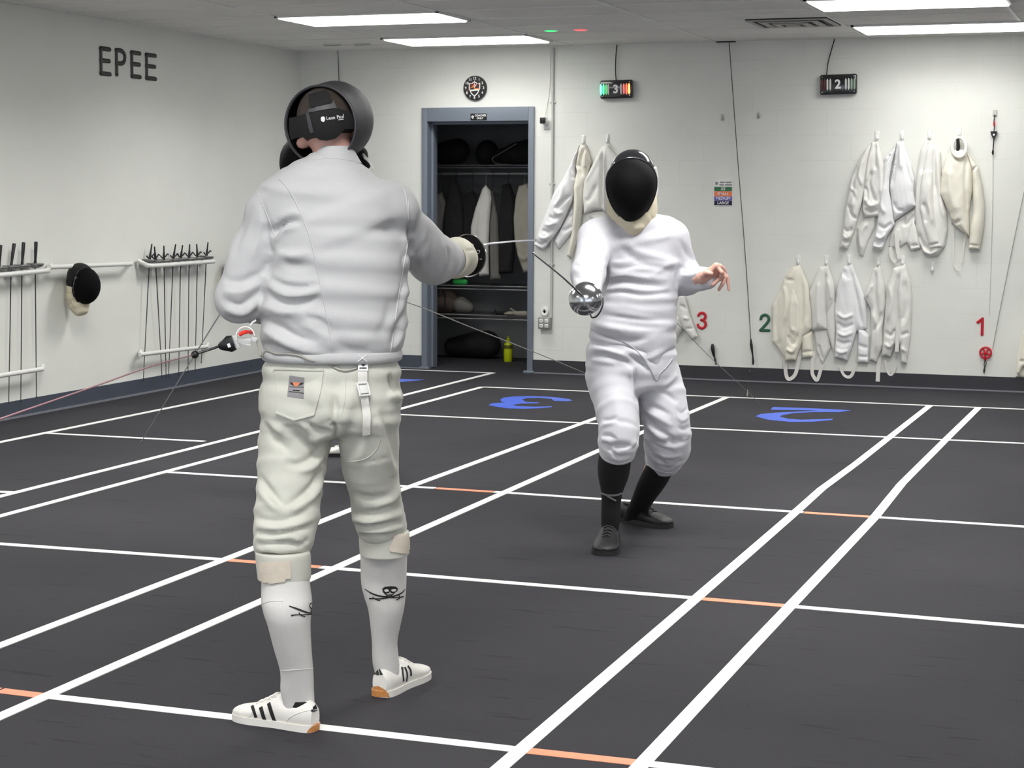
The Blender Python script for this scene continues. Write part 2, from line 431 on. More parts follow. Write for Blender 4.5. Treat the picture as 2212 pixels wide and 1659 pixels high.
def pillow(poly, toW, nv, base, thick, strokes=(), step=3.0, wpx=10.0, edge=0.25, noise=0.0, seed=1):
    """soft cloth shape with the outline poly (pixels) lying against a surface; toW maps pixel->surface point, nv is the outward normal"""
    P, F, B = fill_poly(poly, step); d = poly_dist(P, B); t = np.clip(d/wpx, 0, 1); hgt = base+thick*(edge+(1-edge)*np.sqrt(1-(1-t)**2))
    for st in strokes:
        pts = catmull(np.array(st[0], float), max(8, len(st[0])*4)); w, a = st[1], st[2]; best = np.full(len(P), 1e9); tt = np.zeros(len(P)); k = len(pts)-1
        for i in range(k):
            q, t_ = seg_dist2(P, pts[i], pts[i+1]); dd = np.hypot(q[:, 0], q[:, 1]); m_ = dd < best; best[m_] = dd[m_]; tt[m_] = ((i+t_)/k)[m_]
        hgt += a*np.exp(-(best/w)**2)*np.clip(np.minimum(tt, 1-tt)*6+0.25, 0, 1)*np.clip(d/4+0.1, 0, 1)
    if noise: hgt += wrinkle_noise(np.c_[P/100.0, np.zeros(len(P))], 22.0, noise, seed, (1, 0.45, 1))*np.clip(d/5, 0, 1)
    S = np.array([toW(x, y) for x, y in P]); nv = np.asarray(nv, float)
    n = len(P); Vf = S+nv*np.maximum(hgt, 0.002)[:, None]; Vb = S+nv*0.001*0+nv*max(base*0.5, 0.001)
    n0 = np.cross(Vf[F[0][1]]-Vf[F[0][0]], Vf[F[0][2]]-Vf[F[0][0]]); flip = (n0@nv) < 0
    Ff = [tuple(reversed(f)) if flip else f for f in F]; Fb = [tuple(i+n for i in (f if flip else reversed(f))) for f in F]
    # rim
    from collections import Counter
    ec = Counter()
    for f in Ff:
        for i in range(3): ec[(f[i], f[(i+1) % 3])] += 1
    rim = [(b, a, a+n, b+n) for (a, b) in ec if (b, a) not in ec]
    return np.vstack([Vf, Vb]), Ff+Fb+rim
# ================================================================ the room
LAMP, LAMP_W, FILL_ES = 6.0, 39.0, 1.8
YB, XL, HC = 14.636, -7.2635, 2.755
XR, YN = 9.0, -3.0
def simple_mat(name): 
    M = bpy.data.materials.new(name); M.use_nodes = True; return M, M.node_tree.nodes, M.node_tree.links
def ramp(N, a, b, ca, cb):
    r = N.new('ShaderNodeMapRange'); r.inputs[1].default_value = a; r.inputs[2].default_value = b; r.inputs[3].default_value = ca; r.inputs[4].default_value = cb; return r
# rubber floor: dark, faint mottling, short scuff cracks along the mat seams
M, N, L = simple_mat('rubber_floor'); b = N['Principled BSDF']; tc = N.new('ShaderNodeTexCoord')
n1 = N.new('ShaderNodeTexNoise'); n1.inputs['Scale'].default_value = 0.9; n1.inputs['Detail'].default_value = 6; L.new(tc.outputs['Object'], n1.inputs['Vector'])
n2 = N.new('ShaderNodeTexNoise'); n2.inputs['Scale'].default_value = 260; n2.inputs['Detail'].default_value = 2; L.new(tc.outputs['Object'], n2.inputs['Vector'])
mp = N.new('ShaderNodeMapping'); mp.inputs['Scale'].default_value = (3.2, 26, 1); mp.inputs['Rotation'].default_value = (0, 0, 0.03); L.new(tc.outputs['Object'], mp.inputs['Vector'])
n3 = N.new('ShaderNodeTexNoise'); n3.inputs['Scale'].default_value = 1.0; n3.inputs['Detail'].default_value = 4; n3.inputs['Roughness'].default_value = 0.6; L.new(mp.outputs['Vector'], n3.inputs['Vector'])
c1 = ramp(N, 0.3, 0.7, 0.82, 1.14); L.new(n1.outputs['Fac'], c1.inputs[0])
c2 = ramp(N, 0.3, 0.7, 0.85, 1.15); L.new(n2.outputs['Fac'], c2.inputs[0])
c3 = ramp(N, 0.62, 0.68, 1.0, 0.6); L.new(n3.outputs['Fac'], c3.inputs[0])
m1 = N.new('ShaderNodeMath'); m1.operation = 'MULTIPLY'; L.new(c1.outputs[0], m1.inputs[0]); L.new(c2.outputs[0], m1.inputs[1])
m2 = N.new('ShaderNodeMath'); m2.operation = 'MULTIPLY'; L.new(m1.outputs[0], m2.inputs[0]); L.new(c3.outputs[0], m2.inputs[1])
mx = N.new('ShaderNodeMix'); mx.data_type = 'RGBA'; mx.blend_type = 'MULTIPLY'; mx.inputs[0].default_value = 1; mx.inputs[6].default_value = rgb((53, 52, 56)); L.new(m2.outputs[0], mx.inputs[7]); L.new(mx.outputs[2], b.inputs['Base Color'])
b.inputs['Roughness'].default_value = 0.75; b.inputs['Specular IOR Level'].default_value = 0.12
bp = N.new('ShaderNodeBump'); bp.inputs['Strength'].default_value = 0.25; bp.inputs['Distance'].default_value = 0.002; L.new(n2.outputs['Fac'], bp.inputs['Height']); L.new(bp.outputs['Normal'], b.inputs['Normal'])
M_FLOOR = M
# painted block wall: faint courses 0.2 m, stretcher joints, roller texture
M, N, L = simple_mat('painted_block'); b = N['Principled BSDF']; tc = N.new('ShaderNodeTexCoord')
mp = N.new('ShaderNodeMapping'); mp.inputs['Rotation'].default_value = (PI/2, 0, 0); mp.inputs['Location'].default_value = (0.1, 0.03, 0); L.new(tc.outputs['Object'], mp.inputs['Vector'])
sx = N.new('ShaderNodeSeparateXYZ'); L.new(tc.outputs['Object'], sx.inputs[0]); cx = N.new('ShaderNodeCombineXYZ'); L.new(sx.outputs[0], cx.inputs[0]); L.new(sx.outputs[2], cx.inputs[1])
bk = N.new('ShaderNodeTexBrick'); bk.inputs['Scale'].default_value = 1; bk.inputs['Brick Width'].default_value = 0.4; bk.inputs['Row Height'].default_value = 0.2; bk.inputs['Mortar Size'].default_value = 0.004; bk.inputs['Mortar Smooth'].default_value = 0.6
bk.inputs['Color1'].default_value = (1, 1, 1, 1); bk.inputs['Color2'].default_value = (0.985, 0.985, 0.985, 1); bk.inputs['Mortar'].default_value = (0.93, 0.93, 0.93, 1); L.new(cx.outputs[0], bk.inputs['Vector'])
nz = N.new('ShaderNodeTexNoise'); nz.inputs['Scale'].default_value = 3; nz.inputs['Detail'].default_value = 5; L.new(tc.outputs['Object'], nz.inputs['Vector']); c1 = ramp(N, 0.3, 0.7, 0.965, 1.02); L.new(nz.outputs['Fac'], c1.inputs[0])
n4 = N.new('ShaderNodeTexNoise'); n4.inputs['Scale'].default_value = 1.6; n4.inputs['Detail'].default_value = 3; L.new(tc.outputs['Object'], n4.inputs['Vector']); c4 = ramp(N, 0.42, 0.6, 0.0, 1.0); L.new(n4.outputs['Fac'], c4.inputs[0])
mxb = N.new('ShaderNodeMix'); mxb.data_type = 'RGBA'; mxb.inputs[6].default_value = (1, 1, 1, 1); L.new(c4.outputs[0], mxb.inputs[0]); L.new(bk.outputs['Color'], mxb.inputs[7])
mx = N.new('ShaderNodeMix'); mx.data_type = 'RGBA'; mx.blend_type = 'MULTIPLY'; mx.inputs[0].default_value = 1; mx.inputs[6].default_value = rgb((229, 230, 224)); L.new(mxb.outputs[2], mx.inputs[7])
mx2 = N.new('ShaderNodeMix'); mx2.data_type = 'RGBA'; mx2.blend_type = 'MULTIPLY'; mx2.inputs[0].default_value = 1; L.new(mx.outputs[2], mx2.inputs[6]); L.new(c1.outputs[0], mx2.inputs[7]); L.new(mx2.outputs[2], b.inputs['Base Color'])
b.inputs['Roughness'].default_value = 0.55; b.inputs['Specular IOR Level'].default_value = 0.3
bp = N.new('ShaderNodeBump'); bp.inputs['Strength'].default_value = 0.3; bp.inputs['Distance'].default_value = 0.003; L.new(mxb.outputs[2], bp.inputs['Height']); L.new(bp.outputs['Normal'], b.inputs['Normal'])
M_BLOCK = M
M_WALL = mat('painted_wall', (229, 230, 224), 0.55, var=0.03, vscale=2.5, bump=0.15, bscale=60, spec=0.3)
M_CEIL = mat('ceiling_tile', (232, 230, 226), 0.9, var=0.06, vscale=2.0, bump=0.5, bscale=150, spec=0.1)
M_GRID = mat('grid_white', (225, 225, 222), 0.45)
M_BASE = mat('cove_base', (70, 76, 88), 0.5, var=0.12, vscale=5)
M_BASE2 = mat('cove_base_back', (52, 52, 58), 0.5, var=0.12, vscale=5)
M_DOOR = mat('steel_frame', (118, 126, 138), 0.42, var=0.06, vscale=4)
M_TAPE = mat('white_tape', (238, 238, 236), 0.5, var=0.08, vscale=30)
M_ORANGE = mat('orange_tape', (248, 150, 112), 0.5, var=0.08, vscale=30)
M_BLUE = mat('blue_vinyl', (66, 98, 206), 0.45)
M_BLACK = mat('black_plastic', (18, 18, 20), 0.4)
M_WHITE = mat('white_plastic', (232, 232, 230), 0.35)
M_STEEL = mat('polished_steel', (200, 202, 205), 0.18, 1.0)
M_DKSTEEL = mat('dark_steel', (70, 70, 72), 0.35, 0.8)
fl = mk('floor', [(XL-0.2, YN, 0), (XR, YN, 0), (XR, YB+1.6, 0), (XL-0.2, YB+1.6, 0)], [(0, 1, 2, 3)], M_FLOOR, kind='structure', smooth=False)
def quad_wall(name, boxes, m, **kw):
    mb = MB()
    for lo, hi in boxes: mb.box([(a+c)/2 for a, c in zip(lo, hi)], [c-a for a, c in zip(lo, hi)])
    return mb.build(name, m, kind='structure', smooth=False, **kw)
DX0, DX1, DZ = -6.035, -5.112, 2.135
WT = 0.2
quad_wall('wall_back', [((XL-0.2, YB, 0), (DX0, YB+WT, HC)), ((DX1, YB, 0), (XR, YB+WT, HC)), ((DX0, YB, DZ), (DX1, YB+WT, HC))], M_BLOCK)
quad_wall('wall_left', [((XL-0.2, YN, 0), (XL, YB, HC))], M_WALL)
quad_wall('wall_right', [((XR, YN, 0), (XR+0.2, YB, HC))], M_WALL)
quad_wall('wall_front', [((XL-0.2, YN-0.2, 0), (-6.0, YN, HC)), ((7.0, YN-0.2, 0), (XR, YN, HC)), ((-6.0, YN-0.2, 0), (7.0, YN, 0.7)), ((-6.0, YN-0.2, 2.6), (7.0, YN, HC))], M_WALL)
M_FILLP = mat('fill_pane_glow', (235, 240, 248), 0.3, emit=(232, 240, 255), es=FILL_ES)  # emitting pane of the added window, fill light only
w1 = props(bpy.data.objects.new('fill_window_1', None), kind='structure'); C.objects.link(w1); w1.location = (0.5, YN, 0.7); ORIG['fill_window_1'] = np.array(w1.location)  # unseen window added behind the camera to light the fencers' backs evenly
mb = MB()
for i in range(6): mb.box((-6.0+13.0*i/5, YN-0.08, 1.65), (0.08, 0.1, 1.9))
for z in (0.73, 2.57): mb.box((0.5, YN-0.08, z), (13.0, 0.1, 0.06))
mb.build('fill_window_frame', M_DKSTEEL, w1, smooth=False)
mb = MB(); mb.box((0.5, YN-0.1, 1.65), (13.0, 0.01, 1.86)); mb.build('fill_pane', M_FILLP, w1, smooth=False)
# closet behind the doorway
CX0, CX1, CY1, CH = -6.75, -4.95, YB+1.34, 2.55
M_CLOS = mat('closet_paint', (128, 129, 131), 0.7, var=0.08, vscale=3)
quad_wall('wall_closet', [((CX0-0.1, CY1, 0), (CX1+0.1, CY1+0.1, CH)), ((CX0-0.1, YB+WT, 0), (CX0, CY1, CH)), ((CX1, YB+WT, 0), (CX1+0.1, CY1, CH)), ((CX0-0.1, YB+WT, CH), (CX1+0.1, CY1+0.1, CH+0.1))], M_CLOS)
ce = quad_wall('ceiling', [((XL-0.2, YN-0.2, HC), (XR+0.2, YB+WT, HC+0.1))], M_CEIL)
# ceiling grid of T bars: 1.22 x 0.61 m
GX0, GY0 = -5.975, YB-0.61*1-0.0
GX = [GX0+1.2315*i for i in range(-1, 13)]; GYs = [14.13-0.6146*i for i in range(0, 28)]
mb = MB()
for x in GX:
    if XL < x < XR: mb.box((x, (YN+YB)/2, HC-0.003), (0.024, YB-YN, 0.006))
for y in GYs:
    if y > YN: mb.box(((XL+XR)/2, y, HC-0.002), (XR-XL, 0.02, 0.005))
mb.build('ceiling_grid', M_GRID, ce, smooth=False)
# cove base boards
def base(name, lo, hi, m):
    o = quad_wall(name, [(lo, hi)], m); return o
base('baseboard_left', (XL, YN, 0), (XL+0.012, YB, 0.115), M_BASE)
base('baseboard_back', (DX1+0.04, YB-0.012, 0), (XR, YB, 0.115), M_BASE2)
base('baseboard_back', (XL+0.012, YB-0.012, 0), (DX0-0.04, YB, 0.115), M_BASE)
M_TRIM = mat('base_toe', (126, 128, 136), 0.35)
quad_wall('trim_left', [((XL+0.012, YN, 0), (XL+0.03, YB, 0.012))], M_TRIM)
quad_wall('trim_back', [((DX1+0.03, YB-0.03, 0), (XR, YB-0.012, 0.01))], M_TRIM)
quad_wall('trim_back', [((XL+0.03, YB-0.03, 0), (DX0-0.03, YB-0.012, 0.01))], M_TRIM)
# door frame
d1 = props(bpy.data.objects.new('door_1', None), kind='structure'); C.objects.link(d1); d1.location = ((DX0+DX1)/2, YB, 0); ORIG['door_1'] = np.array(d1.location)
for s_, xo in ((1, DX0), (-1, DX1)):
    mb = MB(); xa = xo-s_*0.05
    mb.box(((xo+xa)/2, YB-0.012, (DZ+0.118)/2), (0.05, 0.024, DZ+0.118), bev=0.004)
    mb.box((xo-s_*0.004, YB+0.1, DZ/2), (0.012, 0.22, DZ))
    mb.box((xo+s_*0.01, YB+0.1, DZ/2), (0.02, 0.06, DZ-0.02), bev=0.004)
    mb.box((xo-s_*0.02, YB-0.03, 0.01), (0.09, 0.03, 0.02), bev=0.003)
    mb.build('jamb', M_DOOR, d1)
mb = MB(); mb.box(((DX0+DX1)/2, YB-0.012, DZ+0.059), (DX1-DX0, 0.024, 0.118), bev=0.004); mb.box(((DX0+DX1)/2, YB+0.1, DZ+0.004), (DX1-DX0, 0.22, 0.012)); mb.box(((DX0+DX1)/2, YB+0.1, DZ-0.012), (DX1-DX0-0.03, 0.06, 0.02))
mb.build('door_head', M_DOOR, d1)
# ---------------------------------------------------------------- floor tape
TZ = 0.0015
def tape(a, b, w, m, label=None, name='tape_line'):
    p, q = on_z(a[0], a[1], 0), on_z(b[0], b[1], 0); t = nrm(q-p); s_ = np.array([-t[1], t[0], 0])*w/2; z = np.array([0, 0, 0.0024 if abs(t[1]) > 0.6 else (0.0014 if m is not M_ORANGE else 0.0011)])
    mb = MB(); k = 10; pts = [p+(q-p)*i/k for i in range(k+1)]
    V = [];
    for x in pts: V += [x-s_, x+s_, x+s_+z, x-s_+z]
    F = [(i*4+j, i*4+(j+1) % 4, (i+1)*4+(j+1) % 4, (i+1)*4+j) for i in range(k) for j in range(4)]+[(3, 2, 1, 0), (k*4, k*4+1, k*4+2, k*4+3)]
    mb.add(V, F); return mb.build(name, m, fl, smooth=False, label=label)
def tape_path(pts, w, m):
    P = np.array([on_z(x, y, 0) for x, y in pts]); mb = MB(); mb.ribbon(P, w, (0, 0, 1), 0.0015*2); return mb.build('tape_line', m, fl, smooth=False)
TW = 0.048
def ext(a, b, t):
    return (b[0]+(b[0]-a[0])*t, b[1]+(b[1]-a[1])*t)
tape((-160, 988), (868, 779), TW, M_TAPE)                                   # beside the left wall
tape((-200, 1123), (1065, 805.6), TW, M_TAPE)
tape((-200, 1169), (1042.5, 836), TW, M_TAPE)
tape((-250, 1491), (509, 1200), TW, M_TAPE); tape((509, 1200), (861.5, 1060.5), TW, M_TAPE); tape((861.5, 1060.5), (1299.5, 899.2), TW, M_TAPE); tape((1299.5, 899.2), (1440, 847), TW, M_TAPE)
tape((-250, 1659), (563, 1299.6), TW, M_TAPE); tape((563, 1299.6), (885.6, 1155), TW, M_TAPE); tape((885.6, 1155), (1290.6, 974.7), TW, M_TAPE); tape((1290.6, 974.7), (1571, 858), TW, M_TAPE)
tape_path([(760, 1926), (1080, 1659), (1600, 1209.7), (1709, 1115), (1775, 1056), (1850, 1001), (1925, 942), (2008, 876.7)], TW, M_TAPE)
tape_path([(1110, 1948), (1379, 1659), (1621, 1400), (1890, 1117), (1948, 1045), (2045, 948), (2113, 881.4)], TW, M_TAPE)
# cross lines
CWd = 0.05
tape((-300, 1460), (-5, 1491), CWd, M_ORANGE, 'orange tape at the lower left'); tape((0, 1491.8), (100, 1504), CWd, M_ORANGE, 'orange tape strip between two lines')
tape((103, 1504), (1140, 1622), CWd, M_TAPE); tape((1142, 1622), (1380, 1648), CWd, M_ORANGE, 'orange tape strip at the bottom of the view'); tape((1383, 1648.4), (3300, 1868.2), CWd, M_TAPE)
tape((-200, 1161), (478, 1208.8), CWd, M_TAPE); tape((480, 1209), (690, 1225), CWd, M_ORANGE, 'orange tape strip behind the near fencer'); tape((692, 1225.4), (1500, 1292), CWd, M_TAPE); tape((1503, 1292.5), (1700, 1309), CWd, M_ORANGE, 'orange tape strip between the right pair of lines'); tape((1703, 1309.5), (3350, 1451.7), CWd, M_TAPE)
tape((356, 1019.7), (940, 1054.5), CWd, M_TAPE); tape((942, 1054.7), (1065, 1062.5), CWd, M_ORANGE, 'thin orange tape strip mid floor'); tape((1067, 1062.7), (1735, 1107), CWd, M_TAPE); tape((1737, 1107.3), (1880, 1116.5), CWd, M_ORANGE, 'thin orange tape strip far right'); tape((1882, 1116.7), (3350, 1210.5), CWd, M_TAPE)
tape((861.5-40, 893.7), (2450, 969), CWd, M_TAPE)
tape((92, 935.4), (442, 953.6), CWd, M_TAPE)
tape((-100, 1059), (25, 1063.5), CWd, M_TAPE)
tape((1042.5, 836), (1612, 859.7), CWd, M_TAPE); tape((1612, 859.7), (3300, 928.9), CWd, M_TAPE)
tape((700, 792), (1065, 805.6), CWd, M_TAPE)
# blue piste numbers lying on the floor: poly outlines traced on the floor
def floor_num(polys_px, label):
    mb = MB(); 
    for pl in polys_px:
        P = [on_z(x, y, 0) for x, y in pl]; mb.prism([(p[0], p[1]) for p in P], (0, 0, 0.0005), ((1, 0, 0), (0, 1, 0), (0, 0, 1)), 0.001)
    return mb.build('floor_number', M_BLUE, fl, smooth=False, label=label)
t5 = tr(840, 760, .25316); t4 = tr(1612, 800, .36166)
floor_num([t5([(950, 410), (975, 392), (1060, 383), (1180, 378), (1330, 383), (1450, 392), (1540, 405), (1568, 417), (1530, 422), (1410, 420), (1390, 404), (1290, 394), (1180, 396), (1135, 408), (1170, 428), (1285, 434), (1270, 440), (1120, 443), (1055, 455), (1100, 464), (1240, 470), (1395, 466), (1385, 474), (1280, 483), (1160, 487), (1020, 484), (920, 470), (850, 456), (880, 440), (985, 434), (960, 425)])], 'blue number 3 on the floor before the doorway')
floor_num([t4([(160, 220), (330, 225), (500, 232), (625, 240), (560, 250), (400, 250), (290, 256), (215, 268), (200, 278), (250, 290), (330, 296), (520, 290), (510, 298), (400, 308), (260, 309), (130, 296), (55, 275), (85, 262), (180, 253), (330, 246), (430, 240), (290, 238), (145, 236)])], 'blue number 2 on the floor of the right piste')
floor_num([[(690, 816), (860, 818.5), (900, 820), (919, 820.5), (895, 823), (860, 826), (690, 830)]], 'tip of a blue number 4 beside the near fencer')
# ---------------------------------------------------------------- lights in the ceiling
M_LAMP = mat('light_diffuser', (250, 250, 250), 0.5, emit=(255, 254, 250), es=LAMP)
def panel(x, y, label):
    r = empty('ceiling_light', (x, y, HC), label, 'ceiling light', 'recessed light panels')
    mb = MB(); a, b_ = 1.2192/2, 0.6096/2; z = HC-0.008
    mb.box((x-a, y, z), (0.02, 2*b_+0.02, 0.014)); mb.box((x+a, y, z), (0.02, 2*b_+0.02, 0.014)); mb.box((x, y-b_, z), (2*a+0.02, 0.02, 0.014)); mb.box((x, y+b_, z), (2*a+0.02, 0.02, 0.014))
    mb.build('frame', M_GRID, r, smooth=False)
    mb = MB(); mb.box((x, y, HC-0.012), (2*a-0.02, 2*b_-0.02, 0.024), bev=0.008); mb.build('diffuser', M_LAMP, r, smooth=False)
    ld = bpy.data.lights.new('lamp', 'AREA'); ld.shape = 'RECTANGLE'; ld.size = 2*a-0.04; ld.size_y = 2*b_-0.04; ld.energy = LAMP_W*(0.3 if y > 13 else (0.85 if y > 11 else 1.0)); ld.spread = 2.6; ld.color = (1.0, 0.99, 0.97)
    lo = bpy.data.objects.new('lamp', ld); C.objects.link(lo); lo.parent = r; lo.location = (0, 0, -0.027)
labs = {(0, 0): 'bright light panel nearest the wall clock, rear one of the left pair', (0, 1): 'bright light panel at the top left, front one of the left pair', (1, 0): 'bright light panel beside the air vent, rear one of the right pair', (1, 1): 'bright light panel cut by the top frame edge at the right'}
for ci, x in enumerate((-5.36, -1.62, 2.12, 5.86)):
    for ri, y in enumerate((13.82, 11.98, 9.2, 6.9, 3.2, 1.0, -1.2)):
        lab = labs.get((ci, ri), 'recessed light panel of the ceiling outside the photo')
        panel(x, y, lab)
# ================================================================ people
M_SKIN = mat('skin', (224, 174, 158), 0.5, var=0.12, vscale=25, bump=0.1, bscale=120)
M_JACKET = mat('white_fencing_cloth', (194, 194, 195), 0.75, var=0.025, vscale=6, bump=0.25, bscale=420, sheen=0.15)
M_JACKET2 = mat('white_fencing_knit', (206, 206, 212), 0.8, var=0.03, vscale=8, bump=0.3, bscale=300, sheen=0.15)
M_BREECH = mat('ivory_breeches_cloth', (200, 200, 190), 0.8, var=0.04, vscale=6, bump=0.25, bscale=420, sheen=0.1)
M_SEAM = mat('piping', (198, 198, 198), 0.75)
M_SOCK = mat('white_sock', (212, 210, 207), 0.9, var=0.04, vscale=12, bump=0.4, bscale=500)
M_BSOCK = mat('black_sock', (13, 13, 15), 0.9, bump=0.3, bscale=400)
M_BLK = mat('black_cloth', (14, 14, 16), 0.8, bump=0.3, bscale=400)
M_TRIMG = mat('grey_trim', (62, 62, 66), 0.5)
M_MASKOUT = mat('mask_mesh_grey', (58, 57, 61), 0.45, var=0.15, vscale=60, bump=0.6, bscale=700)
M_MESH = mat('mask_mesh_black', (7, 6, 8), 0.75, bump=0.6, bscale=600, spec=0.12)
M_GLOSS = mat('black_gloss', (30, 31, 34), 0.16, spec=0.6, coat=0.4)
M_BIB = mat('cream_bib', (214, 205, 180), 0.75, var=0.05, vscale=12, bump=0.2, bscale=300)
M_GLOVE = mat('ivory_glove', (228, 224, 206), 0.7, var=0.05, vscale=20, bump=0.2, bscale=200)
M_SHOE = mat('white_leather', (226, 223, 217), 0.42, var=0.04, vscale=30, bump=0.1, bscale=120)
M_GUM = mat('gum_rubber', (190, 128, 70), 0.6, var=0.1, vscale=40)
M_BSHOE = mat('black_shoe', (22, 22, 24), 0.55, var=0.2, vscale=40, bump=0.3, bscale=200)
M_BSOLE = mat('black_sole', (34, 33, 35), 0.7)
M_LINING = mat('shoe_lining', (24, 23, 24), 0.85)
M_VELCRO = mat('beige_velcro', (216, 206, 190), 0.85, var=0.08, vscale=40, bump=0.4, bscale=500)
M_LABEL = mat('grey_label', (140, 138, 140), 0.7)
M_INK = mat('black_print', (20, 20, 21), 0.7)
M_ORPRINT = mat('orange_print', (222, 132, 96), 0.7)
M_HAIR = mat('grey_brown_hair', (70, 58, 50), 0.6, var=0.35, vscale=60, bump=0.8, bscale=300, stretch=(6, 6, 1))
M_WHPRINT = mat('white_print', (232, 232, 232), 0.6)
M_WEB = mat('white_webbing', (228, 226, 220), 0.7, bump=0.4, bscale=500)
M_CORD = mat('grey_cord', (158, 156, 148), 0.4)
M_CLEAR = mat('clear_plastic', (235, 238, 238), 0.12, alpha=0.35, spec=0.7)
M_RED = mat('red_plastic', (232, 52, 40), 0.35)
M_PAD = mat('black_pad', (13, 13, 14), 0.85)
def lf(x, y, D, dz=0.0): return hp(x, y, D)
def ring_px(x, y, hw, b, D): return (hp(x, y, D), hw*sc(D), b)
def person_mesh(name, fields, m, label, base_):
    V, F, off = [], [], 0
    for f in fields:
        v, q = f; V.append(v); F.append(q+off); off += len(v)
    return mk(name, np.vstack(V), np.vstack(F), m, None, label=label, cat='person', origin=base_, sharp=3.0)
def cloth_part(name, fld, m, parent, strokes=(), relaxn=2, noise=None, label=None, amp=1.0):
    V, F = fld.mesh(); V = relax(V, F, relaxn); N = vnormals(V, F)
    if strokes: V = folds(V, N, strokes, amp=amp)
    if noise: V = V+N*wrinkle_noise(V, noise[0], noise[1], noise[2], noise[3] if len(noise) > 3 else (1, 1, 1))[:, None]
    V = relax(V, F, 1, 0.3)
    o = mk(name, V, F, m, parent, sharp=3.0, label=label)
    return o, bvh_of(V, F), V, F
def loft(rings, n=32, caps=True, expo=2.0):
    """rings of (centre, axis1*r1, axis2*r2)"""
    V = []; k = len(rings)
    for c, a, b in rings:
        for j in range(n):
            t = 2*PI*j/n; ct, st = math.cos(t), math.sin(t)
            if expo != 2.0: ct = math.copysign(abs(ct)**(2/expo), ct); st = math.copysign(abs(st)**(2/expo), st)
            V.append(np.asarray(c)+np.asarray(a)*ct+np.asarray(b)*st)
    F = [(i*n+j, i*n+(j+1) % n, (i+1)*n+(j+1) % n, (i+1)*n+j) for i in range(k-1) for j in range(n)]
    if caps: F += [tuple(range(n-1, -1, -1)), tuple((k-1)*n+j for j in range(n))]
    return V, F
def loft_px(rows, D, n=40, bk=1.0, caps=True, sub=4):
    """rows of (x, y, half width px [, depth shift]) -> round tube through them"""
    R = np.array([(r[0], r[1], r[2], r[3] if len(r) > 3 else 0, r[4] if len(r) > 4 else bk) for r in rows], float)
    R = catmull(R, (len(R)-1)*sub+1); rings = []
    for x, y, w, dd, bb in R:
        s_ = w*sc(D+dd); rings.append((hp(x, y, D+dd), RH*s_, FH*s_*bb))
    return loft(rings, n, caps)
def hand(fl_, W0, fingers, thumb, palm_r=0.016, fr=0.0085):
    """W0 wrist; fingers = four joint lists starting at the knuckle; thumb joint list"""
    kn = [f[0] for f in fingers]
    for kx in kn: fl_.seg(W0, kx, 0.021, 0.0125, k=0.012)
    for a, b in zip(kn[:-1], kn[1:]): fl_.seg(a, b, 0.0125, 0.0115, k=0.008)
    fl_.seg(W0, thumb[0], 0.02, 0.014, k=0.012)
    for f, r in zip(fingers, (1.0, 1.05, 1.0, 0.88)):
        rr = [fr*r*1.12, fr*r*1.05, fr*r*0.95, fr*r*0.8]
        for i in range(len(f)-1): fl_.seg(f[i], f[i+1], rr[i], rr[i+1], k=0.003)
    rr = [0.013, 0.0115, 0.0105, 0.009]
    for i in range(len(thumb)-1): fl_.seg(thumb[i], thumb[i+1], rr[i], rr[i+1], k=0.006)
